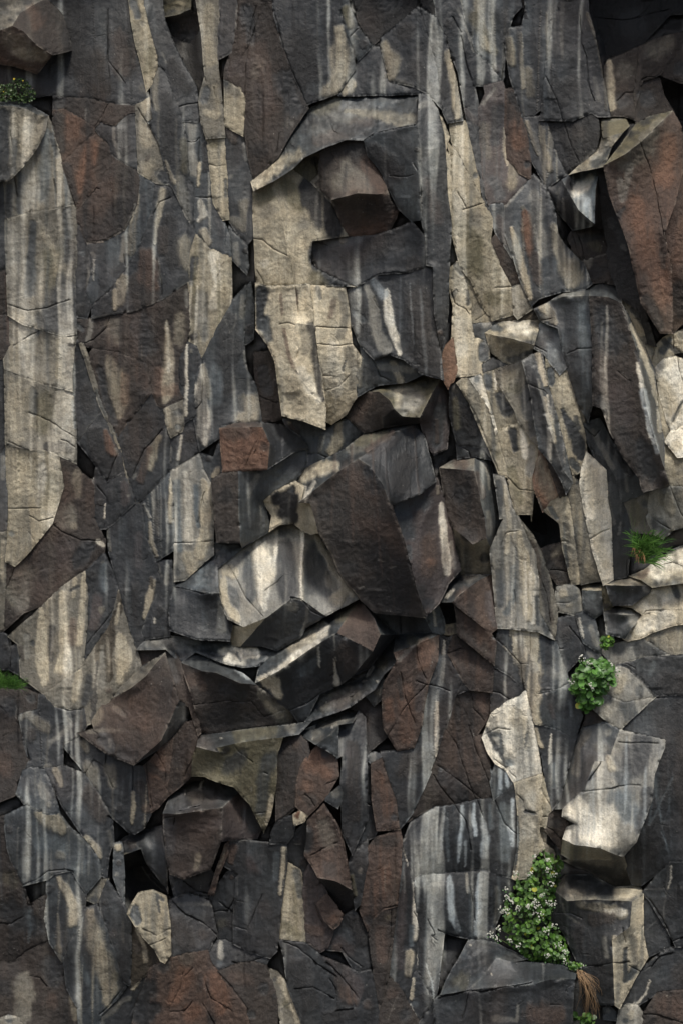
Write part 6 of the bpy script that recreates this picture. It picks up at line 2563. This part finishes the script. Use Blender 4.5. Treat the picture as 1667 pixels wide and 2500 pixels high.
        if pn == 'top': Dq = Dq + fade * (.9 * fbm(X / 6, Y / 3.5, idx + 81, 3) + .5 * fbm(X / 2.2, Y / 1.6, idx + 83, 2))
        tn = 3.0 * fbm(X / 19 + .3 * Y / 19, Y / 15, idx * 2.3 + 50, 3); fr = tn - np.floor(tn); st = np.floor(tn) + np.clip((fr - .35) / .3, 0, 1)
        Dq = Dq + fade * ra * .55 * (st - tn)
        Dq = Dq + fade * ra * .17 * fbm(X / 2.6, Y / 2.0, idx + 90, 3)
        wx = 1.3 * noise(Q[:, 0] / 40, Q[:, 1] / 40, idx * .37) + .45 * noise(Q[:, 0] / 11, Q[:, 1] / 11, idx * .37 + 7)
        wy = 1.3 * noise(Q[:, 0] / 40, Q[:, 1] / 40, idx * .37 + 20) + .45 * noise(Q[:, 0] / 11, Q[:, 1] / 11, idx * .37 + 27)
        Qw = Q + np.stack([wx, wy], 1)
        # colour: base, soft stains, streaks, veins, worn edges
        col = np.repeat(PAL[code][None], len(Q), 0); rv = np.full(len(Q), ra)
        lum = 1 + .13 * fbm(X / 14, Y / 22, idx * 1.3, 3) + .10 * fbm(X / 1.3, Y / 24, idx * .7 + 40, 2) * (1.3 - ra)
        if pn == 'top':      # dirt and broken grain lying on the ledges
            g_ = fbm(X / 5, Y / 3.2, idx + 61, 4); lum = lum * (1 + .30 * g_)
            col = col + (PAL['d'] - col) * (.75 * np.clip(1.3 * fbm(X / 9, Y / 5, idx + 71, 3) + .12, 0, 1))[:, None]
        sn = [(0.5 * fbm(Q[:, 0] / 26, Q[:, 1] / 60, idx + 200, 3)), (.5 * fbm(Q[:, 0] / 26, Q[:, 1] / 60, idx + 300, 3))]
        st = .5 * fbm(Q[:, 0] / 7, Q[:, 1] / 110, idx + 400, 3)
        ed = .5 * fbm(Q[:, 0] / 9, Q[:, 1] / 14, idx + 500, 3)
        for c, a, soft, pl in r['S'] + zs:
            pl = np.array(pl); lo_, hi_ = pl[:, :2].min(0) - 2.2 * pl[:, 2].max(), pl[:, :2].max(0) + 2.2 * pl[:, 2].max()
            m = np.all((Q >= lo_) & (Q <= hi_), axis=1)
            if not m.any(): continue
            wm = pl[:, 2].mean(); Pw = Q[m] + np.stack([sn[0][m], sn[1][m]], 1) * min(wm, 26) * .9
            if len(pl) == 1: d = np.linalg.norm(Pw - pl[0, :2], axis=1) / pl[0, 2]
            else: d = polydist(Pw, pl[:, :2], pl[:, 2])
            d = d + .2 * ed[m] + .5 * st[m]
            k = np.clip((1 + soft * .55 - d) / (1.1 * soft + .02), 0, 1); k = np.minimum(1, k * k * (3 - 2 * k) * (a * 1.12) * np.clip(1 + .45 * st[m], .6, 1.1))
            col[m] += (PAL[c] - col[m]) * k[:, None]; rv[m] += (ROUGH[c] - rv[m]) * k
        for c, a, q, w in veins:
            d = polydist(Q, q); ww = max(1.1, np.mean(w)); k = a * np.clip(1.35 - d / ww, 0, 1) * np.clip(.9 + .9 * ed, .2, 1)
            col += (PAL[c] - col) * k[:, None]
        col = runs(Q, col + (colour_field(Q) - col) * (.14 if code in 'cwt' else .34 if code in 'ro' else .24), code, ra, .3 if pn == 'top' else 1.0)
        fs = np.clip(1.6 * fbm(X / .8, Y / 34, idx + 700, 3) + .5 * fbm(X / 9, Y / 20, idx + 710, 2) - .15, 0, 1) * (.26 if ra < .6 else .12)
        col += (np.clip(col * 1.1 + .13, 0, .8) - col) * fs[:, None]
        wear = np.clip(1.15 - de / 3.9, 0, 1) * np.clip(.22 + 1.3 * fbm(Q[:, 0] / 30, Q[:, 1] / 30, idx + 600, 2), 0, .75)
        col += (col * .65 + np.array([.28, .275, .255]) - col) * wear[:, None] * (.5 if r.get('single') else .9)
        col = lin(np.clip(col * lum[:, None], 0.01, .95))
        W = world_pts(Qw[:, 0], Qw[:, 1], Dq)
        ct = np.cross(W[tri[:, 1]] - W[tri[:, 0]], W[tri[:, 2]] - W[tri[:, 0]])
        tri = np.where((ct[:, 1] > 0)[:, None], tri[:, ::-1], tri)
        F = tri.tolist(); Vs = [W]; Cs = [col]; Rs = [rv]; n0 = len(Q)
        # side walls that run back into the cliff
        oset = {frozenset(e) for e in outer}
        cpoly = poly.mean(0)
        area2 = np.sum(poly[:, 0] * np.roll(poly[:, 1], -1) - np.roll(poly[:, 0], -1) * poly[:, 1])
        for k in range(len(ids)):
            if frozenset((ids[k], ids[(k + 1) % len(ids)])) not in oset: continue
            seq = [i for i in range(nb) if own[i] == k]; seq.append((seq[-1] + 1) % nb)
            vi = np.array([vmap[i] for i in seq]); b = Qw[vi]; db = Dq[vi]
            e = poly[(k + 1) % len(ids)] - poly[k]; nrm = np.array([e[1], -e[0]]) / max(np.linalg.norm(e), 1e-6)
            if area2 > 0: nrm = -nrm          # inward
            prev = vi
            for dd, sh in ((1.6, .6), (7, 1.6), (None, 3.0)):
                nz = noise(b[:, 0] / 12, b[:, 1] / 12, idx + (dd or 30)); 
                dn = np.full(len(b), dback) if dd is None else db - dd * (1 + .3 * nz)
                bb = b + nrm * (sh * (1 + .5 * nz))[:, None]
                Vs.append(world_pts(bb[:, 0], bb[:, 1], dn)); Cs.append(col[vi] * .9); Rs.append(rv[vi])
                cur = n0 + np.arange(len(b)); n0 += len(b)
                for i in range(len(b) - 1):
                    q = [int(prev[i]), int(prev[i + 1]), int(cur[i + 1]), int(cur[i])]
                    F.append(q if area2 < 0 else q[::-1])
                prev = cur
        p = parts.setdefault(pn, [[], [], [], [], 0])
        n1 = p[4]
        p[0] += Vs; p[1] += [[i + n1 for i in f] for f in F]; p[2] += Cs; p[3] += Rs; p[4] += n0
    allV = np.concatenate([v for p in parts.values() for v in p[0]])
    org = np.array([allV[:, 0].mean(), allV[:, 1].max(), allV[:, 2].min()])
    if len(parts) == 1:
        p = list(parts.values())[0]
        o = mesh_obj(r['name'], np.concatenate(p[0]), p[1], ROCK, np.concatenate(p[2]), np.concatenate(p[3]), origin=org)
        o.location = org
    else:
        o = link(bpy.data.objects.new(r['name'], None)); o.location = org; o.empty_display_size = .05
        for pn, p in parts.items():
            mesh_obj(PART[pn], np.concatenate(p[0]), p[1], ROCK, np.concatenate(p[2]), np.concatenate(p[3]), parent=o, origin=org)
    o['label'] = r['label']; o['category'] = 'rock'; o['kind'] = 'thing'
    if r['name'] in GROUPS: o['group'] = GROUPS[r['name']]
    return o, (V, D)

# ---------------------------------------------------------------- the cliff body behind the blocks, and the ground below
def cliff_body():
    ax = lambda lo, hi, a, b, f: np.concatenate([np.arange(lo, a, 60.0), np.arange(a, b, f), np.arange(b, hi, 60.0)])
    xs = ax(-2600, 4300, -180, 1850, 10.0); ys = ax(-1900, 3800, -120, 2620, 10.0)
    gx, gy = np.meshgrid(xs, ys); X, Y = gx.ravel(), gy.ravel(); P = np.stack([X, Y], 1)
    cov = np.zeros(len(P), bool)
    for r in ROCKS:
        for _, _, ids in r['F']:
            A = np.array([r['V'][i][:2] for i in ids]); lo, hi = A.min(0), A.max(0)
            m = np.nonzero((X > lo[0]) & (X < hi[0]) & (Y > lo[1]) & (Y < hi[1]))[0]
            if len(m): cov[m[inside(A, P[m])]] = True
    D = fieldc(P) + 1.6 * fbm(X / 150, Y / 320, 1.1, 4) + 1.0 * np.round(2 * noise(X / 190 + .2 * Y / 190, Y / 260, 8.8)) + facets(P, 0)
    D = np.where(cov, np.minimum(D, 28) - 12, np.minimum(D, 40) - 6)
    outm = np.maximum(np.maximum(-X - 60, X - 1727), np.maximum(-Y - 60, Y - 2560)); D = D + np.clip(outm / 120, 0, 1) * 6
    brow = np.clip((-Y - 170) / 120, 0, 1) * np.clip((Y + 1500) / 300, 0, 1)
    D = D + brow * (55 * np.exp(-((X - 1800) / 420) ** 2) + 30 * np.exp(-((X + 150) / 420) ** 2) + 20)
    W = world_pts(X, Y, D); n = len(xs); m = len(ys)
    F = [[j * n + i, (j + 1) * n + i, (j + 1) * n + i + 1, j * n + i + 1] for j in range(m - 1) for i in range(n - 1)]
    k = np.clip(.5 + .8 * fbm(X / 120, Y / 500, 5.5, 3), 0, 1)[:, None]; c = PAL['d'] * (1 - k) + PAL['n'] * k
    for i in range(0, len(P), 20000):
        q = P[i:i + 20000]; f = np.all((q > -160) & (q < (1830, 2660)), axis=1)
        if f.any():
            s_ = np.nonzero(f)[0] + i
            for u in range(0, len(s_), 1500): c[s_[u:u + 1500]] = .45 * c[s_[u:u + 1500]] + .55 * np.minimum(colour_field(P[s_[u:u + 1500]]), .36)
    o = mesh_obj('cliff', W, F, ROCK, lin(runs(P, c, 'd', .5)), np.full(len(X), .5)); o['kind'] = 'structure'
def ground():
    m = bpy.data.materials.new('shingle'); m.use_nodes = True; N = m.node_tree.nodes; L = m.node_tree.links
    b = N['Principled BSDF']; b.inputs['Roughness'].default_value = .95
    t = N.new('ShaderNodeTexNoise'); t.inputs['Scale'].default_value = 14; t.inputs['Detail'].default_value = 8
    c = N.new('ShaderNodeValToRGB'); c.color_ramp.elements[0].color = (.03, .03, .03, 1); c.color_ramp.elements[1].color = (.10, .095, .085, 1)
    g = N.new('ShaderNodeTexCoord'); L.new(g.outputs['Object'], t.inputs['Vector']); L.new(t.outputs[0], c.inputs[0]); L.new(c.outputs[0], b.inputs['Base Color'])
    V = [(-200, -200, 0), (200, -200, 0), (200, 2, 0), (-200, 2, 0)]
    o = mesh_obj('ground', V, [[0, 1, 2, 3]], m, smooth=False); o['kind'] = 'structure'
ROCKS = parse(RAW)
FP, FD = [], []
for r_ in ROCKS:
    P_ = np.array([v[:2] for v in r_['V']])
    if r_.get('single'):
        if r_['d'] < -6: continue
        c_ = P_.mean(0)
        for p_ in P_: FP.append(c_ * .6 + p_ * .4); FD.append(r_['d'])
    else:
        cn_ = {}
        for _, _, ids in r_['F']:
            for a, b in zip(ids, ids[1:] + ids[:1]): cn_[frozenset((a, b))] = cn_.get(frozenset((a, b)), 0) + 1
        for i in {i for k, v in cn_.items() if v == 1 for i in k}: FP.append(P_[i]); FD.append(r_['d'] + r_['V'][i][2] - 1)
FP0, FD0 = np.array(FP), np.array(FD, float)
def field(P, FP=None, FD=None, sg=55.0):
    FP = FP0 if FP is None else FP; FD = FD0 if FD is None else FD
    d2 = ((P[:, None] - FP[None]) ** 2).sum(2); w = np.exp(-d2 / (2 * sg ** 2)) + 1e-5 * np.exp(-d2 / (2 * 200.0 ** 2)) + 1e-30
    return (w * FD).sum(1) / w.sum(1)
BP, BD = list(FP), list(FD)
for r_ in ROCKS:
    if r_.get('single') and r_['d'] < -6:
        P_ = np.array([v[:2] for v in r_['V']]); c_ = P_.mean(0)
        for p_ in P_:
            for f_ in (.25, .55, .85): BP.append(c_ + (p_ - c_) * f_); BD.append(r_['d'])
CP, CC = [], []
for r_ in ROCKS:
    for _, code_, ids_ in r_['F']:
        P_ = np.array([r_['V'][i][:2] for i in ids_]); c_ = P_.mean(0)
        for p_ in P_: CP.append(c_ * .4 + p_ * .6); CC.append(PAL[code_])
        CP.append(c_); CC.append(PAL[code_])
CP, CC = np.array(CP), np.array(CC)
def colour_field(P):
    lo, hi = P.min(0) - 170, P.max(0) + 170; m = np.all((CP > lo) & (CP < hi), axis=1)
    d2 = ((P[:, None] - CP[m][None]) ** 2).sum(2); w = np.exp(-d2 / (2 * 60.0 ** 2)) + 1e-12
    return (w @ CC[m]) / w.sum(1)[:, None]
BP, BD = np.array(BP), np.array(BD, float)
def fieldc(P):
    out = np.zeros(len(P))
    for i in range(0, len(P), 4000): out[i:i + 4000] = field(P[i:i + 4000], BP, np.minimum(BD, 28), 38.0)
    return out
cliff_body(); ground()
for i_, r_ in enumerate(ROCKS):
    try: build_rock(r_, i_)
    except Exception as e: print('ROCK FAILED', i_, r_['label'], repr(e))
print('rocks built', round(time.time() - T0, 1))
# ---------------------------------------------------------------- plants growing from the joints
def leaf_mat(name, back=.25, rough=.45):
    m = bpy.data.materials.new(name); m.use_nodes = True; N = m.node_tree.nodes; L = m.node_tree.links
    b = N['Principled BSDF']; a = N.new('ShaderNodeAttribute'); a.attribute_name = 'Col'
    t = N.new('ShaderNodeTexNoise'); t.inputs['Scale'].default_value = 160; t.inputs['Detail'].default_value = 3
    g = N.new('ShaderNodeTexCoord'); L.new(g.outputs['Object'], t.inputs['Vector'])
    r = N.new('ShaderNodeMapRange'); r.inputs[3].default_value = .65; r.inputs[4].default_value = 1.35; L.new(t.outputs[0], r.inputs[0])
    x = N.new('ShaderNodeVectorMath'); x.operation = 'MULTIPLY'; L.new(a.outputs['Color'], x.inputs[0]); L.new(r.outputs[0], x.inputs[1])
    L.new(x.outputs[0], b.inputs['Base Color']); b.inputs['Roughness'].default_value = rough
    tr = N.new('ShaderNodeBsdfTranslucent'); L.new(x.outputs[0], tr.inputs['Color'])
    mx = N.new('ShaderNodeMixShader'); mx.inputs[0].default_value = back
    L.new(b.outputs[0], mx.inputs[1]); L.new(tr.outputs[0], mx.inputs[2]); L.new(mx.outputs[0], N['Material Output'].inputs[0])
    return m
LEAF = leaf_mat('green_leaf'); STEM = leaf_mat('plant_stem', .1, .6); PETAL = leaf_mat('white_petal', .3, .6); STRAW = leaf_mat('dry_root', .1, .8)

class MB:
    def __init__(s): s.V = []; s.F = []; s.C = []
    def add(s, V, F, c):
        n = len(s.V); s.V += [tuple(v) for v in V]; s.F += [[i + n for i in f] for f in F]; s.C += [tuple(c)] * len(V)
    def build(s, name, mat, parent=None, origin=None):
        return mesh_obj(name, np.array(s.V), s.F, mat, np.array(s.C), parent=parent, origin=origin)
def tpt(code, x, y, D):
    ox, oy = TILE[code]; return world_pts(np.array([ox + x * TK]), np.array([oy + y * TK]), np.array([D]))[0]
def frame(nrm, roll):
    z = Vector(nrm).normalized(); u = z.orthogonal().normalized(); v = z.cross(u)
    return np.array(u * math.cos(roll) + v * math.sin(roll)), np.array(v * math.cos(roll) - u * math.sin(roll)), np.array(z)
def round_leaf(mb, c, nrm, r, roll, col, rnd, notch=True, cup=.25, n=11):
    u, v, z = frame(nrm, roll); V = [np.array(c) - z * r * cup * .6]; V[0] = V[0] - u * r * .15
    el = rnd.uniform(.85, 1.15)
    for ring in (.55, 1.0):
        for k in range(n):
            a = 2 * math.pi * k / n; rr = r * ring * (1 + rnd.uniform(-.06, .06))
            if notch and k == n // 2: rr *= .62
            V.append(np.array(c) + u * math.cos(a) * rr + v * math.sin(a) * rr * el + z * (ring * ring * cup * r * (.5 + .5 * math.sin(2 * a + roll)) - cup * r * .3))
    F = [[0, 1 + k, 1 + (k + 1) % n] for k in range(n)]
    F += [[1 + k, 1 + n + k, 1 + n + (k + 1) % n, 1 + (k + 1) % n] for k in range(n)]
    mb.add(V, F, col)
def blade(mb, base, d, L, w, droop, col, rnd, seg=5):
    d = np.array(d, float); d /= np.linalg.norm(d); p = np.array(base, float)
    side = np.cross(d, (0, -1, .25)); side /= max(np.linalg.norm(side), 1e-6); V = []; F = []
    nrm = np.cross(side, d)
    for i in range(seg + 1):
        t = i / seg; ww = w * (1 - t ** 1.6) * (.7 + .6 * t * (1 - t) * 2) + w * .04
        V += [p - side * ww, p + nrm * ww * .35, p + side * ww]
        d = d + np.array((0, 0, -droop / seg)); d /= np.linalg.norm(d); p = p + d * L / seg
        if i: 
            b = 3 * (i - 1); F += [[b, b + 1, b + 4, b + 3], [b + 1, b + 2, b + 5, b + 4]]
    mb.add(V, F, col)
def stalk(mb, a, b, r, col, sag=.0, seg=4):
    a, b = np.array(a), np.array(b); V = []; F = []
    for i in range(seg + 1):
        t = i / seg; p = a + (b - a) * t + np.array((0, -.5 * sag, -sag)) * math.sin(math.pi * t)
        for k in range(4):
            q = math.pi / 2 * k; V.append(p + np.array((math.cos(q), math.sin(q) * .9, 0)) * r * (1 - .45 * t) + np.array((0, 0, math.sin(q) * r * .4)))
        if i:
            o = 4 * (i - 1)
            F += [[o + k, o + (k + 1) % 4, o + 4 + (k + 1) % 4, o + 4 + k] for k in range(4)]
    mb.add(V, F, col)
def flower_head(name, c, R_, rnd, parent, origin, n=None):
    mb = MB(); c = np.array(c); n = n or int(6 + R_ * 260)
    for _ in range(n):
        q = rnd.normal(size=3) * np.array((.55, .35, .5)); ln = np.linalg.norm(q)
        if ln > 1: q /= ln
        q[1] -= .25; p = c + q * R_; nr = np.array((q[0] * .8 + rnd.uniform(-.3, .3), -1.0, .5 + q[2] * .5)); s = rnd.uniform(.0028, .0042)
        u, v, z = frame(nr, rnd.uniform(0, 6)); w = rnd.uniform(.62, .82)
        for k in range(4):
            a = math.pi / 2 * k; d = u * math.cos(a) + v * math.sin(a); e = v * math.cos(a) - u * math.sin(a)
            mb.add([p, p + d * s * .7 - e * s * .45, p + d * s * 1.35 + z * s * .25, p + d * s * .7 + e * s * .45], [[0, 1, 2, 3]], (w, w, w * .92))
        mb.add([p + z * .0006 + u * s * .3, p + z * .0006 + v * s * .3, p + z * .0006 - u * s * .3, p + z * .0006 - v * s * .3], [[0, 1, 2, 3]], (.45, .42, .10))
        stalk(mb, p, c + np.array((0, .01, -R_ * 1.2)), .0005, (.10, .16, .05), seg=1)
    return mb.build(name, PETAL, parent, origin)
def thing(name, label, cat, org, group=None):
    o = link(bpy.data.objects.new(name, None)); o.location = org; o.empty_display_size = .05
    o['label'] = label; o['category'] = cat; o['kind'] = 'thing'
    if group: o['group'] = group
    return o
def scatter(rnd, code, poly, n):
    P = np.array(poly, float); lo, hi = P.min(0), P.max(0); out = []
    while len(out) < n:
        q = rnd.uniform(lo, hi, (200, 2)); out += q[inside(P, q)].tolist()
    return out[:n]

def leafy(name, label, code, poly, n, rlo, rhi, D0, D1, heads, seed, root, group, greens=((.060, .14, .02), (.095, .19, .03), (.045, .10, .02)), yellow=0.02):
    rnd = np.random.RandomState(seed); org = tpt(code, *root, D0)
    t = thing(name, label, 'plant', org, group); fo, stm = MB(), MB(); P = np.array(poly, float); cc = P.mean(0)
    for x, y in scatter(rnd, code, poly, n):
        depth = rnd.uniform(0, 1) ** .7; edge = min(1, polydist(np.array([[x, y]]), np.vstack([P, P[:1]]))[0] / 70)
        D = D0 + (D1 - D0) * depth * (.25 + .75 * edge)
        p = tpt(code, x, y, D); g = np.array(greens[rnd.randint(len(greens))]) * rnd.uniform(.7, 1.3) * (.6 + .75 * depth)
        if rnd.rand() < yellow: g = np.array((.32, .33, .03))
        nr = (((x - cc[0]) / 300) + rnd.uniform(-.6, .6), -.75, .55 + rnd.uniform(-.5, .5))
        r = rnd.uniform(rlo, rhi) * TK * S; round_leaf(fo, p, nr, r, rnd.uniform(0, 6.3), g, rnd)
        if rnd.rand() < .6:
            b = tpt(code, x + (cc[0] - x) * .35 + rnd.uniform(-12, 12), y + 30 + (cc[1] - y) * .2, D0 - 1)
            stalk(stm, b, p, .0011, np.array((.13, .19, .05)) * rnd.uniform(.7, 1.2), sag=rnd.uniform(-.006, .01))
    for hx, hy, hr in heads:
        p = tpt(code, hx, hy, D1 + 1.5)
        b = tpt(code, hx + (cc[0] - hx) * .5, hy + 90, D0); stalk(stm, b, p + np.array((0, .006, -.004)), .0012, (.16, .23, .07), sag=-.008)
        flower_head('flower_head', p, hr * 1.2 * TK * S, rnd, t, org)
        for _ in range(3):
            q = p + rnd.normal(size=3) * .012 + np.array((0, .012, -.018)); round_leaf(fo, q, (rnd.uniform(-.5, .5), -.8, .5), .005, rnd.uniform(0, 6), (.05, .13, .03), rnd, n=7)
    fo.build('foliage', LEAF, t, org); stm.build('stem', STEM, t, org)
    return t, org
G_FL = 'white flowered plants in the joints'
leafy('flowering_plant', 'long trailing green plant with many white flower heads in the lower right joint', 'L',
      [(665, 600), (720, 640), (790, 650), (795, 740), (770, 830), (745, 900), (730, 1000), (720, 1070), (790, 1130), (840, 1230), (850, 1330), (800, 1345), (700, 1330), (590, 1320), (520, 1265), (440, 1210), (430, 1130), (415, 1010), (440, 930), (490, 880), (490, 790), (540, 800), (590, 740), (620, 660)],
      620, 8, 20, 17, 29,
      [(705, 680, 15), (705, 735, 18), (740, 770, 18), (590, 765, 20), (498, 760, 14), (620, 655, 9), (725, 830, 18), (432, 912, 22), (470, 938, 18), (665, 900, 16), (615, 940, 18), (630, 968, 26), (582, 978, 16), (700, 955, 18), (738, 957, 20), (415, 990, 22), (440, 1005, 24), (510, 985, 16), (640, 1030, 28), (742, 1092, 16), (340, 1155, 20), (375, 1175, 22), (395, 1115, 20), (460, 1190, 14), (510, 1225, 18), (695, 1130, 22), (775, 1225, 22), (810, 1260, 16), (700, 1285, 14), (812, 1322, 14), (918, 1350, 12), (437, 860, 10)],
      11, (620, 1320), G_FL)
leafy('flowering_plant', 'round leaved green clump with a few white flowers and one yellowing leaf', 'I',
      [(915, 1000), (970, 1010), (1050, 1000), (1120, 1040), (1135, 1110), (1110, 1180), (1050, 1220), (1050, 1280), (1000, 1300), (940, 1335), (890, 1300), (900, 1230), (850, 1190), (870, 1090)],
      210, 14, 27, 22, 33, [(920, 992, 18), (972, 1022, 17), (1112, 1035, 9), (1138, 1070, 15), (850, 1140, 16), (980, 1168, 17)], 12, (950, 1330), G_FL,
      greens=((.06, .15, .025), (.08, .19, .035), (.05, .12, .025)), yellow=.015)
leafy('leafy_plant', 'small dark green plant in the joint above the flowered clump', 'I',
      [(1045, 870), (1080, 848), (1125, 870), (1120, 905), (1080, 935), (1045, 920)], 45, 9, 17, 20, 27, [], 13, (1080, 935), 'small leafy plants in the joints')
leafy('leafy_plant', 'tiny sprout of round leaves at the bottom edge left of the dry roots', 'L',
      [(855, 1645), (885, 1650), (890, 1680), (910, 1690), (950, 1655), (1005, 1670), (1010, 1720), (930, 1740), (900, 1700), (858, 1690)], 40, 9, 18, 26, 33, [], 14, (940, 1730), 'small leafy plants in the joints')
leafy('leafy_plant', 'leafy tip of trailing stems where the dry roots begin', 'L',
      [(835, 1330), (880, 1335), (925, 1345), (905, 1375), (870, 1385), (840, 1370)], 40, 8, 14, 30, 36, [], 15, (870, 1380), 'small leafy plants in the joints')

def moss_clump():
    rnd = np.random.RandomState(21); org = tpt('A', 80, 660, 18)
    t = thing('leafy_plant', 'small leaved green clump with yellow flowers on the ledge at upper left', 'plant', org, 'small leafy plants in the joints'); fo = MB()
    for x, y in scatter(rnd, 'A', [(-60, 545), (60, 535), (100, 500), (160, 505), (200, 545), (232, 600), (220, 640), (150, 660), (80, 648), (-60, 650)], 520):
        D = rnd.uniform(9, 19); p = tpt('A', x, y, D); k = rnd.rand()
        g = np.array((.035, .075, .02) if k < .6 else (.075, .12, .03) if k < .9 else (.06, .05, .03)) * rnd.uniform(.6, 1.3)
        round_leaf(fo, p, (rnd.uniform(-.7, .7), -.7, rnd.uniform(0, 1)), rnd.uniform(4, 9) * TK * S, rnd.uniform(0, 6), g, rnd, notch=False, n=7)
        if rnd.rand() < .3: blade(fo, p, (rnd.uniform(-.6, .6), -.5, 1), .02, .0012, .6, g, rnd, 3)
    fo.build('foliage', LEAF, t, org)
    for x, y, s in ((92, 504, .0045), (150, 515, .003), (25, 585, .0025)):
        fl = MB(); c = tpt('A', x, y, 20)
        for k in range(6): round_leaf(fl, c + np.array((math.cos(k) * s * .6, -.001, math.sin(k) * s * .6)), (0, -1, .3), s * .7, k, (.55, .42, .02), rnd, notch=False, n=6)
        fl.build('flower', PETAL, t, org)
moss_clump()

def grass_tuft(name, label, code, roots, n, Lr, w, D, seed, spread, greens, droop=1.1, dead=0, stalks=(), group=None):
    rnd = np.random.RandomState(seed); org = tpt(code, roots[0][0], roots[0][1], D)
    t = thing(name, label, 'grass', org, group); fo = MB(); dm = MB()
    for i in range(n):
        r = roots[rnd.randint(len(roots))]; b = tpt(code, r[0] + rnd.normal() * 14, r[1] + rnd.normal() * 8, D + rnd.uniform(-2, 2))
        a = rnd.uniform(*spread); d = (math.sin(a), -rnd.uniform(.15, 1.0), math.cos(a)); g = np.array(greens[rnd.randint(len(greens))]) * rnd.uniform(.65, 1.3)
        L = rnd.uniform(*Lr) * TK * S; blade(fo, b, d, L, w * rnd.uniform(.7, 1.2), rnd.uniform(.3, droop), g, rnd)
        if rnd.rand() < .5:      # side leaflets
            for _ in range(4):
                q = rnd.uniform(.3, .8); pb = np.array(b) + np.array(d) / np.linalg.norm(d) * L * q * .9; blade(fo, pb, (d[0] + rnd.uniform(-.9, .9), d[1], d[2] + rnd.uniform(-.3, .5)), L * .3, w * .6, .4, g * 1.1, rnd, 3)
    fo.build('foliage', LEAF, t, org)
    if dead:
        for i in range(dead):
            r = roots[0]; b = tpt(code, r[0] - 10 + rnd.normal() * 14, r[1] - 20 + rnd.normal() * 20, D + 2)
            blade(dm, b, (rnd.uniform(-.5, .3), -.6, rnd.uniform(-.6, .4)), rnd.uniform(60, 110) * TK * S, w * 1.6, 1.4, np.array((.20, .11, .045)) * rnd.uniform(.6, 1.3), rnd)
        dm.build('dead_leaf', STRAW, t, org)
    for pl in stalks:
        sm = MB()
        for (a, b) in zip(pl[:-1], pl[1:]): stalk(sm, tpt(code, a[0], a[1], D + 2), tpt(code, b[0], b[1], D + 2), .0013, (.12, .16, .06), seg=2)
        sm.build('stalk', STEM, t, org)
    return t
GR = ((.10, .23, .04), (.14, .28, .06), (.06, .15, .03))
GG = 'grass tufts on the cliff'
grass_tuft('grass_tuft', 'bright green feathery tuft with brown dead leaves on the cream ledge', 'I', [(1290, 330), (1310, 380), (1330, 330), (1300, 290), (1350, 320)], 170, (100, 215), .0038, 30, 31, (-.9, 1.45), GR, 1.2, 14,
           [[(1250, 300), (1235, 200), (1240, 120), (1225, 60)], [(1320, 260), (1325, 170), (1318, 110)], [(1265, 280), (1250, 170), (1262, 100)]], GG)
grass_tuft('grass_tuft', 'short green grass tuft at the left border above the rubble slab', 'G', [(-20, 1180), (20, 1170), (60, 1175), (100, 1180)], 260, (60, 130), .0016, 16, 32, (-.9, 1.2), GR, 1.4, 0, (), GG)

def dry_roots():
    rnd = np.random.RandomState(41); org = tpt('L', 960, 1690, 30)
    mb = MB()
    for i in range(60):
        x0 = rnd.uniform(880, 935); x1 = rnd.uniform(930, 1045); y1 = rnd.uniform(1480, 1705)
        if i % 7 == 0: x1 = rnd.uniform(885, 950)
        y0 = rnd.uniform(1375, 1420); c = np.array((.34, .22, .12)) * rnd.uniform(.55, 1.35); bend = rnd.uniform(10, 55); prev = None; D = rnd.uniform(30, 37)
        ph = rnd.uniform(0, 6)
        for k in range(9):
            s = k / 8; x = x0 + (x1 - x0) * s + bend * math.sin(math.pi * s) + 6 * math.sin(5 * s + ph); y = y0 + (y1 - y0) * s
            p = tpt('L', x, y, D + 4 * math.sin(math.pi * s))
            if prev is not None: stalk(mb, prev, p, .0010, c, seg=1)
            prev = p
    o = mb.build('dry_roots', STRAW, None, org); o.location = org
    o['label'] = 'bundle of dry brown roots hanging below the flowering plant'; o['category'] = 'roots'; o['kind'] = 'thing'
dry_roots()
